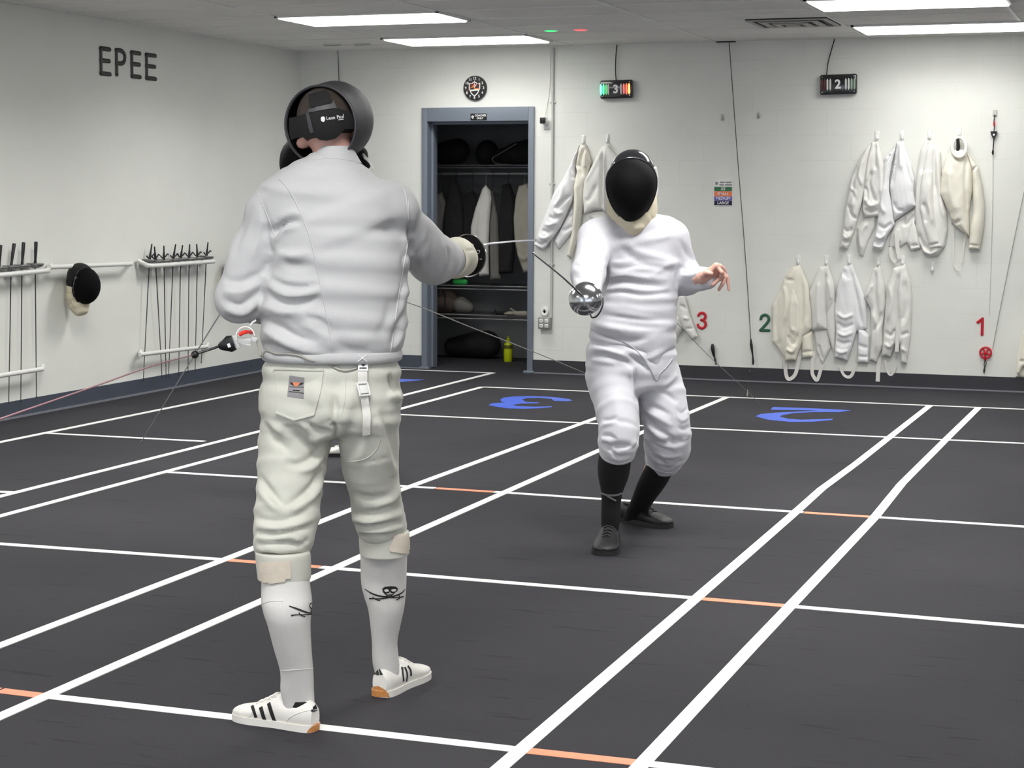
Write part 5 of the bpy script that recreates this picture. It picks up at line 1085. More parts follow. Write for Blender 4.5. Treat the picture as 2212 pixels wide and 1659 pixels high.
k3a, k3b = hp(648, 860, D3-.02), hp(775, 850, D3+.25)
for a, b, r0, r1 in ((S3a, E3a, .04, .036), (E3a, W3a, .034, .026), (S3b, E3b, .04, .036), (E3b, W3b, .034, .026), (hp(675, 745, D3), k3a, .06, .04), (k3a, ax3+ZU*.1, .038, .02), (hp(710, 745, D3+.05), k3b, .06, .04), (k3b, az3+ZU*.1, .038, .02), (ax3+ZU*.1, ax3+ZU*.04-RH*.08, .02, .012), (az3+ZU*.1, az3+ZU*.04-RH*.08, .02, .012)): f.seg(a, b, r0, r1, k=.02)
curled(f, W3a, nrm(W3a-E3a), FH, nrm(np.cross(W3a-E3a, FH))); curled(f, W3b, nrm(W3b-E3b), FH, nrm(np.cross(W3b-E3b, FH)))
Vb, Fb = f.mesh(); Vb = relax(Vb, Fb, 1)
THIRD = person_mesh('person', [(Vb, Fb)], M_SKIN, 'third fencer hidden behind the near fencer, only black mask edge and shoe tip showing', base3)
f = Field(*fbox(470, 830, 400, 760, D3-.3, D3+.4), .011)
f.chain(rg([(680, 425, 36, .065, D3), (688, 450, 66, .11, D3), (695, 560, 63, .125, D3), (692, 660, 63, .125, D3), (690, 730, 64, .125, D3)]), R=RH, k=.03, cap=.3, n=2.3)
for a, b, r0, r1 in ((S3a, E3a, .064, .055), (E3a, W3a, .055, .04), (S3b, E3b, .064, .055), (E3b, W3b, .055, .04)): f.seg(a, b, r0, r1, k=.03)
cloth_part('jacket', f, M_JACKET2, THIRD, (), 2, (18, .003, 41))
f = Field(*fbox(560, 860, 690, 930, D3-.35, D3+.6), .011)
f.chain(rg([(690, 720, 60, .115, D3), (690, 760, 64, .13, D3)]), R=RH, k=.03, cap=.3); f.seg(hp(675, 760, D3), k3a, .105, .075, k=.03, cap=.4); f.seg(hp(710, 760, D3+.05), k3b, .105, .075, k=.03, cap=.4)
cloth_part('breeches', f, M_BREECH, THIRD, (), 2, (18, .003, 43))
for k_, an in ((k3a, ax3), (k3b, az3)):
    mb = MB(); mb.tube(catmull([k_-ZU*.02, k_*.6+(an+ZU*.09)*.4, an+ZU*.12, an+ZU*.06], 12), [.062, .062, .061, .06, .057, .053, .048, .044, .041, .039, .037, .035], 24); mb.build('sock', M_SOCK, THIRD)
for an in (ax3, az3): shoe(THIRD, an+RH*.07, an-RH*.23+FH*.02, .29, M_SHOE, M_BSOLE, lace_m=M_SHOE)
f = Field(*fbox(480, 560, 590, 700, D3-.2, D3+.1), .008); v_ = nrm(W3a-E3a); f.seg(W3a-v_*.08, W3a+v_*.03, .05, .042, k=.01); f.seg(W3a+v_*.03, W3a+v_*.1, .044, .04, k=.01); cloth_part('glove', f, M_GLOVE, THIRD)
# mask facing left
mc = hp(656, 348, D3); md = nrm(-RH*.9-FH*.42-ZU*.03); mr = nrm(np.cross(md, ZU)); mu = np.cross(mr, md)
rows = [(mc+md*s_-mu*.01, mr*.105*g, mu*.135*g) for s_, g in ((-.02, 1.0), (.02, 1.01), (.05, .96), (.08, .85), (.1, .7), (.115, .5), (.124, .28), (.127, .05))]
V, F = loft(rows, 40, caps=False); M3 = mk('mask', V, F+[tuple(len(rows)*40-40+j for j in range(40)), tuple(range(39, -1, -1))], M_MESH, THIRD)
mb = MB(); mb.tube([mc+md*.0-mu*.01+mr*.108*math.cos(t)+mu*.138*math.sin(t) for t in np.linspace(0, 2*PI, 49)], .005, 8, caps=False); mb.build('mask_rim', M_GLOSS, M3)
f = Field(*fbox(590, 740, 290, 470, D3-.3, D3+.3), .008); q0 = hp(664, 345, D3); f.seg(q0-ZU*.02, q0+ZU*.03, .1, .1, .1, .1, R=RH, k=.01); cloth_part('mask_top', f, M_BLK, M3)
f = Field(*fbox(580, 740, 370, 480, D3-.3, D3+.3), .008); f.chain([(hp(658, 395, D3), .1, .1), (hp(656, 425, D3), .075, .085), (hp(648, 445, D3-.05), .03, .04)], R=RH, k=.015, cap=.4); cloth_part('bib', f, M_BIB, M3)
G3 = hp(489, 655, D3-.06); T3p = hp(305, 955, D3-.15); a3 = nrm(T3p-G3)
epee('epee', G3, a3, [G3+a3*.045, G3+(T3p-G3)*.5, T3p], 'lowered épée of the hidden third fencer, its grey blade slanting down left', guard_r=.0665, m_out=M_BLACK, m_blade=mat('blade_grey', (150, 152, 155), .3, .9))
rc3 = empty('reel_cable', hp(885, 655, D3), 'pale reel cable sloping down right across the lower doorway', 'cable')
mb = MB(); mb.tube(catmull([hp(730, 610, D3+.15), hp(885, 655, 10.4), hp(1020, 708, 11.5), hp(1165, 765, 13.0), on_z(1285, 815, .003)], 50), .0032, 6); mb.build('wire', M_CORD, rc3)
# ================================================================ things on the walls
AXB = ((1, 0, 0), (0, 0, 1), (0, -1, 0)); AXL = ((0, 1, 0), (0, 0, 1), (1, 0, 0)); NB = np.array([0, -1.0, 0]); NL = np.array([1.0, 0, 0])
def wb(x, y, o=0.0): return on_y(x, y, YB-o)
def wl(x, y, o=0.0): return on_x(x, y, XL+o)
PB = abs(wb(1500, 400)[2]-wb(1500, 500)[2])/100      # metres per pixel up the back wall
def single(mb, name, m, label, cat, group=None, **kw):
    return mb.build(name, m, None, label=label, cat=cat, group=group, **kw)
# letters on the left wall
for ch, x, y0, y1, w, lab in (('E', 228, 102, 163, 24, 'first black letter E of the word on the left wall'), ('P', 261, 106, 165, 22, 'black letter P high on the left wall'), ('E', 294, 111, 169, 22, 'middle black letter E right after the letter P'), ('E', 326.5, 116, 173, 23, 'last black letter E, nearest the room corner')):
    c = wl(x, (y0+y1)/2, .006); dz = wl(x, y0)[2]-wl(x, y1)[2]; dy = wl(x+w/2, (y0+y1)/2)[1]-wl(x-w/2, (y0+y1)/2)[1]
    sz = dz*0.88/0.86; r = dz*.08; k = (dy-2*r)/(sz*.4)
    mb = stroke_glyph(ch, sz, c, ((0, k, 0), (0, 0, 1), (1, 0, 0)), r, 0.3)
    single(mb, 'wall_letter', M_BLACK, lab, 'letter', 'letters of the word on the left wall')
# numbers on the back wall
M_NRED = mat('red_number', (196, 24, 44), .45); M_NGRN = mat('green_number', (44, 98, 70), .45)
for ch, x, y0, y1, m_, lab in (('3', 1516, 673, 712, M_NRED, 'red number 3 low on the back wall'), ('2', 1652, 677, 717, M_NGRN, 'green number 2 low on the back wall'), ('1', 2121, 685, 726, M_NRED, 'red number 1 low on the back wall')):
    dz = wb(x, y0)[2]-wb(x, y1)[2]; r = dz*.075
    single(stroke_glyph(ch, dz*.85/.86, wb(x, (y0+y1)/2, .006), AXB, r, .35), 'wall_number', m_, lab, 'number', 'numbers on the back wall')
# clock
cc_ = wb(1027.5, 190.5, .0); R_ = 27.5*PB
ck = empty('wall_clock', wb(1027.5, 218, .01), 'round black wall clock with white numerals and shield emblem above the doorway', 'clock')
mb = MB(); mb.lathe([(R_, .0), (R_, .022), (R_*.98, .026), (.001, .026)], cc_, NB, 48); mb.build('case', M_BLACK, ck)
for i in range(1, 13):
    a = PI/2-i*PI/6; p = cc_+NB*.0265+np.array([math.cos(a), 0, math.sin(a)])*R_*.78
    mb = MB(); mb.add(*text_mesh(str(i), R_*.3, p, AXB, .001, .0008)); mb.build('numeral', M_WHPRINT, ck, smooth=False)
def flat2(polys, c, k, m_, name, par, off=.0275, ax=AXB, depth=.001):
    for pl in polys:
        mb = MB(); mb.prism([(a*k, b*k) for a, b in pl], np.asarray(c)+np.array(ax[2])*off, ax, depth); mb.build(name, m_, par, smooth=False)
sh_o = [(-.5, .42), (-.28, .38), (0, .55), (.28, .38), (.5, .42), (.5, -.05), (.3, -.45), (0, -.72), (-.3, -.45), (-.5, -.05)]
flat2([sh_o], cc_, R_, M_WHPRINT, 'shield', ck); flat2([[(a*.82, b*.84) for a, b in sh_o]], cc_, R_, M_BLACK, 'shield_field', ck, .0285)
flat2([[(-.42, .28), (-.2, .1), (0, .2), (.22, .22), (.4, .06), (.36, .34), (0, .42), (-.3, .3)]], cc_, R_, mat('dark_red_print', (110, 28, 26), .6), 'emblem_red', ck, .0295)
flat2([[(-.62, -.3), (-.55, -.1), (-.3, .0), (0, .06), (.2, .16), (.05, .3), (.0, .36), (-.1, .2), (-.3, .05), (-.45, -.05)], [(-.05, -.02), (.35, .0), (.52, -.1), (.4, -.18), (0, -.14)]], cc_, R_, mat('orange_emblem', (226, 130, 60), .6), 'emblem_orange', ck, .0305)
flat2([[(-.35, -.14), (.45, -.08), (.45, -.2), (-.3, -.26)]], cc_, R_, M_WHPRINT, 'emblem_band', ck, .0315)
mb = MB(); mb.tube([cc_+NB*.033, cc_+NB*.033+np.array([.03, 0, .62])*R_], .0022, 6); mb.build('minute_hand', M_WHPRINT, ck); mb = MB(); mb.tube([cc_+NB*.033, cc_+NB*.033+np.array([.3, 0, .5])*R_*.8], .0026, 6); mb.build('hour_hand', M_WHPRINT, ck)
# door sign
ds = empty('door_sign', wb(1034, 262, .026), 'small black sign with white lettering on the door head', 'sign'); P = wb(1034, 252.5, .0245)
mb = MB(); mb.box(P+NB*.002, (39*PB, .004, 15*PB), bev=.004); mb.build('plate', M_BLACK, ds)
mb = MB(); mb.add(*text_mesh('COACHES', .022, P+NB*.0045+np.array([4.5*PB, 0, 2.8*PB]), AXB, .001, .0006)); mb.build('lettering', M_WHPRINT, ds, smooth=False)
mb = MB(); mb.add(*text_mesh('ONLY', .022, P+NB*.0045+np.array([3.5*PB, 0, -3.2*PB]), AXB, .001, .0006)); mb.build('lettering', M_WHPRINT, ds, smooth=False)
flat2([[(a*1.0, b) for a, b in sh_o]], P+np.array([-14*PB, 0, 0]), 6*PB, M_WHPRINT, 'shield', ds, .0045); flat2([[(-.3, .05), (.3, .05), (.3, -.08), (-.3, -.08)], [(-.15, -.3), (.15, -.3), (0, -.5)]], P+np.array([-14*PB, 0, 0]), 6*PB, M_BLACK, 'shield_mark', ds, .0056)
# scoring repeaters
def em(name, col, s_): return mat(name, col, .4, emit=col, es=s_)
LW = mat('lamp_white', (222, 222, 220), .4); LWG = mat('lamp_pale_green', (150, 172, 150), .4); LR0 = mat('lamp_red_off', (96, 26, 28), .4)
LG = em('lamp_green_lit', (60, 255, 120), 5.0); LGC = em('lamp_cyan_lit', (80, 255, 200), 6.0); LR = em('lamp_red_lit', (255, 60, 40), 6.0); LR2 = em('lamp_orange_lit', (255, 130, 60), 7.0); LG2 = em('lamp_green_dim', (90, 190, 110), 1.0); LPK = em('lamp_pink_dim', (235, 120, 120), .6)
def repeater(cx, cy, w, h, num, lamps, cable, label, rot):
    c = wb(cx, cy, .0); o = empty('scoring_light', wb(cx, cy+h/2, .03), label, 'scoring light', 'scoring lights on the back wall'); ca, sa = math.cos(rot), math.sin(rot)
    ax = ((ca, 0, sa), (-sa, 0, ca), (0, -1, 0)); A = np.array(ax); k = PB
    mb = MB(); mb.box(c+NB*.028, (w*k, h*k, .056), ax, bev=.014); mb.build('housing', M_GLOSS, o)
    for dx, m_ in lamps:
        mb = MB(); p = c+NB*.054+A[0]*dx*k; L = h*.2*k
        mb.tube([p-A[1]*(L+.016), p-A[1]*L, p+A[1]*L, p+A[1]*(L+.016)], [.002, .008, .008, .002], 10); mb.build('lamp_tube', m_, o)
    mb = MB(); mb.add(*text_mesh(num, h*.62*k, c+NB*.0565-A[0]*.002-A[1]*.002, ax, .0015, .003)); mb.build('numeral', M_WHPRINT, o, smooth=False)
    for sx in (-1, 1):
        for sy in (-1, 1): mb = MB(); mb.ball(c+NB*.055+A[0]*sx*(w/2-5)*k+A[1]*sy*(h/2-5)*k, (.005, .003, .005), 8); mb.build('screw', M_STEEL, o)
    mb = MB(); mb.tube(catmull([wb(x, y, .02) for x, y in cable], 24), .0045, 6); mb.build('cable', M_BLACK, o)
repeater(1334.5, 193.5, 73, 40, '3', ((-34, LGC), (-28, LG), (-22, LG2), (-17, LW), (12, LW), (18, LPK), (24, LR), (30, LR2)), [(1333, 97), (1330.5, 120), (1329.5, 150), (1331, 174)], 'black scoring light numbered 3, its green and red lamps lit', .02)
repeater(1813, 183, 77, 42, '2', ((-34, LR0), (-28.5, LR0), (-22.5, LW), (-16.5, LW), (16, LW), (22, LW), (28, LWG), (34, LWG)), [(1803, 84), (1796, 108), (1789, 135), (1785.5, 162)], 'black scoring light numbered 2, its lamps off', .02)
# security camera
sc_ = empty('security_camera', wb(1180, 275, .02), 'small white security camera with black face beside the door frame', 'camera')
mb = MB(); P = wb(1174.5, 260.5, .05); mb.box(P, (.056, .05, .056), bev=.008); mb.build('housing', M_WHITE, sc_); mb = MB(); mb.box(P+NB*.026, (.05, .006, .05), bev=.004); mb.build('face', M_BLACK, sc_); mb = MB(); mb.lathe([(.012, 0), (.012, .004), (.001, .005)], P+NB*.029, NB, 16); mb.build('lens', M_GLOSS, sc_)
mb = MB(); mb.tube([P+ZU*-.025, wb(1177, 270, .04), wb(1181, 272, .0)], .007, 8); mb.box(wb(1181, 273, .004), (.05, .008, .05), bev=.003); mb.build('mount', M_WHITE, sc_)
mb = MB(); mb.tube(catmull([wb(1177, 251, .03), wb(1182, 225, .008), wb(1187, 190, .006), wb(1189, 104, .006)], 24), .003, 6); mb.build('cable', M_WHITE, sc_)
# conduit with outlet box
M_COND = mat('painted_conduit', (196, 196, 192), .4); M_PLATE = mat('grey_plate', (150, 150, 146), .4, .3)
cd_ = empty('conduit', wb(1190, 684, .01), 'thin vertical conduit pipe running from ceiling to outlet box by the doorway', 'pipe')
a = wb(1194.5, 103, .014); b_ = np.array([a[0], a[1], wb(1190, 686)[2]]); mb = MB(); mb.tube([a, b_], .011, 12); mb.build('pipe', M_COND, cd_)
for t in (.2, .5, .8): mb = MB(); mb.box(a+(b_-a)*t-NB*.004, (.05, .012, .014), bev=.003); mb.build('strap', M_COND, cd_)
ob = empty('outlet_box', wb(1177, 711, .02), 'grey metal box with four outlets at the foot of the conduit', 'outlet'); P = wb(1177, 698, .03)
mb = MB(); mb.box(P, (28*PB, .055, 26*PB), bev=.006); mb.build('box', M_PLATE, ob)
for sx in (-1, 1):
    for sz in (-1, 1): mb = MB(); mb.box(P+NB*.029+np.array([sx*6.2*PB, 0, sz*5.6*PB]), (8.5*PB, .006, 8*PB), bev=.006); o_ = mb.build('socket', M_WHITE, ob); mb = MB(); mb.box(P+NB*.0325+np.array([sx*6.2*PB-.006, 0, sz*5.6*PB]), (.003, .002, .01)); mb.box(P+NB*.0325+np.array([sx*6.2*PB+.006, 0, sz*5.6*PB]), (.003, .002, .01)); mb.build('slot', M_BLACK, o_)
mb = MB(); mb.lathe([(.012, 0), (.012, .014), (.026, .018), (.036, .012), (.036, 0)], wb(1177, 673, 0.002), NB, 28, xa=(0, 0, 1), sx=1.15); single(mb, 'wall_ring', M_WHITE, 'white oval ring plate on the wall just above the outlet box', 'wall plate')
# hanging cables
def cable(name, pts, r, m_, label, off=.015, cat='cable'):
    mb = MB(); mb.tube(catmull([wb(x, y, off) for x, y in pts], 40), r, 6); return single(mb, name, m_, label, cat)
M_WIRE = mat('dark_wire', (72, 72, 70), .5)
cable('hanging_cable', [(729.5, 110), (731, 140), (733, 200), (735, 300)], .0035, M_WIRE, 'thin dark wire dropping from the ceiling behind the near fencer')
hc_ = empty('hanging_cable', wb(1626, 790, .02), 'long slack dark cable hanging from ceiling to a clip left of number 2', 'cable')
mb = MB(); mb.tube(catmull([wb(1575, 91, .03), wb(1583, 200, .03), wb(1594, 350, .03), wb(1606, 500, .03), wb(1616, 640, .03), wb(1622, 735, .03)], 50), .0036, 6); mb.build('wire', M_WIRE, hc_)
mb = MB(); mb.tube([wb(1622, 732, .03), wb(1623, 745, .03), wb(1626, 768, .03)], [.005, .012, .006], 10); mb.build('plug', M_BLACK, hc_); mb = MB(); mb.tube([wb(1626, 768, .03), wb(1627, 780, .03), wb(1627, 788, .03)], [.006, .01, .007], 10); mb.build('clip', M_DKSTEEL, hc_)
mb = MB(); mb.tube(catmull([wb(1620, 800, .02), wb(1617, 825, .02), on_z(1614, 856, .004)], 20), .004, 6); single(mb, 'floor_cord', M_CORD, 'short pale cord falling from back wall to floor below number 2', 'cord')
mb = MB(); mb.box(wb(1568, 90, .02), (.16, .03, .012), bev=.003); single(mb, 'gap_strip', M_BLACK, 'flat black strip for the dark gap where the slack cable meets the ceiling', 'bracket')  # black strip put in for the dark gap at the wall top
# small items on the back wall
for x, y, lab in ((1560, 253, 'small grey clip on back wall, left of the two'), (1638, 249, 'small grey clip on back wall, right of the slack cable')):
    r_ = empty('wall_clip', wb(x, y+8, .004), lab, 'clip', 'small grey clips'); mb = MB(); mb.box(wb(x, y, .004), (.02, .008, .05), bev=.003); mb.build('plate', M_COND, r_); mb = MB(); mb.tube([wb(x, y-2, .01), wb(x+2, y+3, .02), wb(x, y+7, .01)], .004, 6); mb.build('hook', M_PLATE, r_)
def hook(x, y, lab):
    r_ = empty('wall_hook', wb(x, y+9, .004), lab, 'hook', 'white adhesive hooks'); mb = MB(); mb.box(wb(x, y-1, .004), (.034, .008, .07), bev=.006); mb.build('plate', M_WHITE, r_)
    mb = MB(); mb.tube(catmull([wb(x, y, .008), wb(x, y+4, .02), wb(x, y+9, .03), wb(x, y+9, .045), wb(x, y+5, .05)], 14), [.007]*14, 8); mb.build('prong', M_WHITE, r_)
for x, y, lab in ((1894.5, 293, 'white hook above the leftmost jacket of the upper right row'), (1948.7, 292, 'white hook above the second jacket of the upper right row'), (2007.8, 291, 'white hook above the third jacket of the upper right row'), (2071.7, 286, 'white hook above the cream jacket with open collar'),
    (1724.4, 561, 'white hook above the leftmost jacket of the lower row'), (1785.5, 563, 'white hook above the second jacket of the lower row'), (1834.4, 561, 'white hook above the middle jacket of the lower row'), (1897, 565, 'white hook above the narrow fourth jacket of the lower row'), (1950, 563, 'white hook above the rightmost jacket of the lower row'),
    (1259.4, 302, 'white hook above the long sleeved jacket by the conduit'), (1311, 300, 'white hook just left of the far fencer mask'), (2014, 577, 'empty white hook below the third upper jacket')): hook(x, y, lab)
# hanging body cord, red wheel, black handle
hb_ = empty('body_cord', wb(2147, 336, .02), 'body cord with black triangular plug hanging right of the cream jacket', 'cord')
mb = MB(); mb.box(wb(2149, 244, .006), (.03, .01, .05), bev=.004); mb.build('hook', M_COND, hb_); mb = MB(); mb.tube(catmull([wb(2149, 247, .02), wb(2147, 262, .02), wb(2148, 272, .02), wb(2147, 284, .02)], 16), .004, 6); mb.build('cord', M_DKSTEEL, hb_)
mb = MB(); mb.tube([wb(2148, 262, .02), wb(2147.5, 268, .02), wb(2147.5, 273, .02)], [.004, .008, .004], 8); mb.build('sleeve', M_NRED, hb_, label='red sleeve')
mb = MB(); mb.prism([(-.026, .022), (.026, .022), (.018, -.008), (.005, -.034), (-.005, -.034), (-.018, -.008)], wb(2147, 290, .01), AXB, .02); mb.build('plug', M_BLACK, hb_, smooth=False); mb = MB(); mb.lathe([(.008, 0), (.008, .004), (.001, .004)], wb(2147, 291, .031), NB, 14); mb.build('plug_ring', M_WHPRINT, hb_)
mb = MB(); mb.tube(catmull([wb(2147, 298, .02), wb(2146, 312, .02), wb(2145, 326, .02)], 12), .0045, 6); mb.tube([wb(2145, 324, .02), wb(2144.5, 329, .02), wb(2145, 335, .02)], [.005, .009, .004], 8); mb.build('lead', M_BLACK, hb_)
cable('hanging_cable', [(2145, 335), (2144, 450), (2141, 560), (2137, 680)], .0022, M_COND, 'hair-thin pale wire running down below the triangular plug', .006)
cable('hanging_cable', [(2282, 82), (2230, 330), (2190, 520), (2160, 670), (2144, 754)], .0024, M_PLATE, 'thin grey wire slanting from the right edge to the red wheel', .012)
rw = empty('cable_reel', wb(2127, 806, .02), 'small red spoked wheel with metal clip below the red number 1', 'reel')
mb = MB(); c = wb(2129, 762, .02); k = 20; mb.tube([c+np.array([math.cos(t), 0, math.sin(t)])*11*PB for t in np.linspace(0, 2*PI, 41)], .008, 8, caps=False)
for i in range(5): t = PI/2+i*2*PI/5+.6; mb.tube([c, c+np.array([math.cos(t), 0, math.sin(t)])*11*PB], .0075, 6)
mb.ball(c, (.016, .01, .016), 12); mb.tube([c-ZU*.035, wb(2127.5, 778, .02)], [.014, .008], 8); mb.build('wheel', M_NRED, rw)
mb = MB(); mb.tube(catmull([wb(2128, 776, .02), wb(2126, 786, .024), wb(2127, 794, .02), wb(2130, 786, .018), wb(2129, 776, .02)], 24), .0035, 6); mb.build('loop', M_DKSTEEL, rw); mb = MB(); mb.tube([wb(2127, 794, .02), wb(2126, 799, .02), wb(2125.5, 806, .02)], [.004, .008, .005], 8); mb.build('clip', M_DKSTEEL, rw)
bh = empty('cable_connector', wb(1546, 788, .02), 'black oval cable connector with metal clip below the red number 3', 'connector')
mb = MB(); mb.tube(catmull([wb(1539, 743, .02), wb(1539.5, 752, .025), wb(1541, 762, .025), wb(1543, 771, .02)], 12), [.008, .012, .014, .015, .015, .015, .014, .013, .012, .01, .009, .007], 10); mb.build('grip', M_BLACK, bh); mb = MB(); mb.tube([wb(1543, 770, .02), wb(1545, 778, .02), wb(1547, 788, .02)], [.006, .009, .006], 8); mb.build('clip', M_DKSTEEL, bh)
# size chart
sg = empty('size_sign', wb(1562, 444, .003), 'small size chart with green, orange, purple and navy bands on back wall', 'sign')
mb = MB(); P0 = wb(1562, 417.5, .0); mb.box(P0+NB*.002, (42*PB, .004, 55*PB)); mb.build('board', M_WHITE, sg, smooth=False)
for y0, y1, col, txt, nm in ((403.5, 413, (46, 112, 72), 'XS', 'green_band'), (413.5, 424, (238, 128, 84), 'SMALL', 'orange_band'), (424.5, 433, (86, 72, 178), 'MEDIUM', 'purple_band'), (433.5, 443.5, (16, 18, 52), 'LARGE', 'navy_band')):
    p = wb(1562, (y0+y1)/2, .0042); mb = MB(); mb.box(p, (39*PB, .001, (y1-y0)*PB)); bo = mb.build(nm, mat(nm, col, .5), sg, smooth=False)
    mb = MB(); mb.add(*text_mesh(txt, 8.6*PB, p+NB*.001, AXB, .0008, .0006)); mb.build('lettering', M_WHPRINT, bo, smooth=False)
for y, x0, x1 in ((394, 1555, 1565), (394, 1567, 1580), (399.5, 1554, 1564), (399.5, 1566, 1581), (396, 1545, 1551)):
    mb = MB(); mb.box(wb((x0+x1)/2, y, .0043), ((x1-x0)*PB, .001, (3.0 if x0 != 1545 else 6)*PB)); mb.build('heading_print', M_LABEL, sg, smooth=False)
# ---------------------------------------------------------------- hanging fencing jackets
M_HJ = mat('hung_jacket_white', (230, 229, 224), .8, var=.04, vscale=9, bump=.3, bscale=200); M_HJC = mat('hung_jacket_cream', (234, 230, 216), .8, var=.04, vscale=9, bump=.3, bscale=200); M_HJB = mat('hung_jacket_bright', (236, 236, 237), .8, var=.03, vscale=9, bump=.3, bscale=200)
Q4 = tr(1780, 220, .24107); Q5 = tr(1440, 500, .34901); QL = tr(1150, 280, .18083); QR = tr(2090, 560, .16267); U4b = tr(1100, 280, .33755)
jseed = [100]
def jacket(label, T, pieces, m_, group, toW=wb, nv=NB, straps=(), collar=None):
    allp = np.array([q for pc in pieces for q in T(pc[1])]); mid = allp.mean(0); bot = allp[:, 1].max()
    o = empty('fencing_jacket', toW(mid[0], bot, .02) if toW is wb else toW(mid[0], bot), label, 'jacket', group)
    for pc in pieces:
        nm, poly, base_, th = pc[:4]; st = [(T(q[0]), q[1]*.9, q[2]*1.7) for q in (pc[4] if len(pc) > 4 else ())]; jseed[0] += 1
        sx = np.array(T(poly)); w = max(6, min(np.ptp(sx[:, 0]), np.ptp(sx[:, 1]))*.33)
        V, F = pillow(T(poly), toW, nv, base_, th, st, 2.6, w, .22, .005, jseed[0]); mb = MB(); mb.add(V, F); mb.build(nm, pc[5] if len(pc) > 5 else m_, o, sharp=2.0)
    for pts, w_, base_ in straps:
        P = catmull([toW(x, y)+nv*base_ for x, y in T(pts)], 30); mb = MB(); mb.ribbon(P, w_, nv+np.array([.15, 0, .1]), .003); mb.build('strap', M_WEB, o)
    return o
GU, GLo = 'jackets hung in the upper right row', 'jackets hung in the lower right row'
jacket('white jacket hung leftmost in the upper right row, long left sleeve', Q4, [
  ('crotch_flap', [(300, 1120), (370, 1040), (470, 1010), (455, 1130), (395, 1250), (352, 1385), (318, 1372), (296, 1250)], .008, .02, [([(340, 1330), (330, 1200), (390, 1080)], 5, .012)]),
  ('torso', [(430, 362), (490, 355), (545, 560), (562, 800), (500, 1025), (370, 1040), (348, 960), (362, 760), (385, 560)], .02, .05, [([(470, 380), (472, 600)], 2.5, -.02), ([(440, 620), (415, 740), (480, 920)], 4, -.016), ([(380, 760), (400, 830), (370, 960)], 4, -.014), ([(365, 860), (430, 930), (500, 900)], 5, .014), ([(500, 450), (520, 650), (520, 850)], 4, .01), ([(430, 440), (400, 600), (395, 720)], 4, .01), ([(365, 960), (430, 985), (490, 970)], 4, -.012)]),
  ('sleeve', [(430, 372), (380, 425), (300, 560), (250, 700), (208, 900), (175, 1150), (150, 1308), (215, 1320), (258, 1210), (303, 1060), (345, 900), (378, 700), (402, 520)], .03, .055, [([(320, 580), (270, 740), (300, 900)], 4, -.012), ([(250, 760), (290, 830), (260, 960)], 4, .012), ([(230, 920), (260, 1010), (300, 1050)], 4, -.012), ([(190, 1130), (230, 1160), (260, 1130)], 3.5, -.014), ([(180, 1190), (220, 1220), (250, 1190)], 3.5, .012), ([(170, 1240), (215, 1260), (235, 1240)], 3.5, -.012), ([(360, 520), (330, 640), (360, 760)], 4, .01)])], M_HJ, GU)
jacket('bright white jacket with slanted hem, second in the upper right row', Q4, [
  ('lower_back', [(640, 1070), (820, 960), (832, 1040), (745, 1260), (700, 1292), (640, 1312), (580, 1300), (600, 1190)], .008, .02, [([(720, 1020), (730, 1100), (820, 1010)], 4, -.012), ([(660, 1140), (680, 1260)], 5, .01)]),
  ('sleeve', [(742, 1250), (770, 1130), (805, 1050), (835, 1150), (866, 1312), (786, 1335)], .02, .03, [([(790, 1290), (850, 1280)], 3, -.012)]),
  ('torso', [(655, 360), (715, 352), (790, 560), (815, 700), (806, 800), (826, 930), (640, 1062), (618, 960), (598, 760), (640, 520)], .03, .055, [([(690, 380), (650, 560), (620, 760)], 4, -.01), ([(700, 380), (740, 560), (800, 760)], 4, -.01), ([(640, 900), (665, 960), (720, 975)], 3.5, -.014), ([(700, 400), (700, 600)], 5, .008)], M_HJB),
  ('sleeve', [(555, 500), (615, 440), (652, 398), (612, 560), (590, 700), (592, 800), (620, 960), (640, 1095), (572, 1200), (525, 1332), (440, 1310), (478, 1130), (500, 950), (530, 720)], .035, .05, [([(555, 560), (600, 470)], 3, -.014), ([(560, 740), (520, 900), (560, 1000)], 5, .01), ([(500, 1100), (560, 1130), (620, 1080)], 4, -.012), ([(470, 1190), (520, 1220), (570, 1180)], 4, .014), ([(455, 1240), (500, 1270), (550, 1240)], 4, -.014), ([(450, 1280), (500, 1300), (535, 1290)], 3, .01)], M_HJB)],
  M_HJ, GU, straps=(([(598, 1300), (612, 1385), (632, 1420), (652, 1432)], .03, .03), ([(655, 1150), (665, 1300), (685, 1405)], .032, .045)))
jacket('white jacket hung third in the upper right row, sleeve folded down its front', Q4, [
  ('torso', [(905, 352), (950, 332), (1000, 400), (1046, 450), (1052, 620), (1062, 850), (1105, 1000), (1112, 1150), (1085, 1290), (1020, 1380), (960, 1386), (900, 1360), (852, 1260), (830, 1150), (815, 1000), (822, 800), (842, 600), (870, 430)], .012, .045, [([(1000, 420), (990, 600), (1000, 800)], 4, -.016), ([(940, 350), (905, 500), (880, 640)], 4, -.014), ([(1030, 480), (1040, 760), (1090, 1100)], 5, .012), ([(880, 1320), (960, 1360), (1040, 1320)], 4, .014), ([(850, 1180), (900, 1280), (960, 1330)], 5, -.012)]),
  ('sleeve', [(925, 585), (980, 620), (988, 900), (1012, 1120), (1064, 1300), (955, 1318), (905, 1150), (862, 960), (870, 760), (890, 640)], .045, .045, [([(900, 900), (930, 1000), (920, 1080)], 5, -.012), ([(960, 700), (950, 900), (990, 1100)], 5, .008), ([(950, 1285), (1040, 1265)], 3, -.01)])], M_HJ, GU)
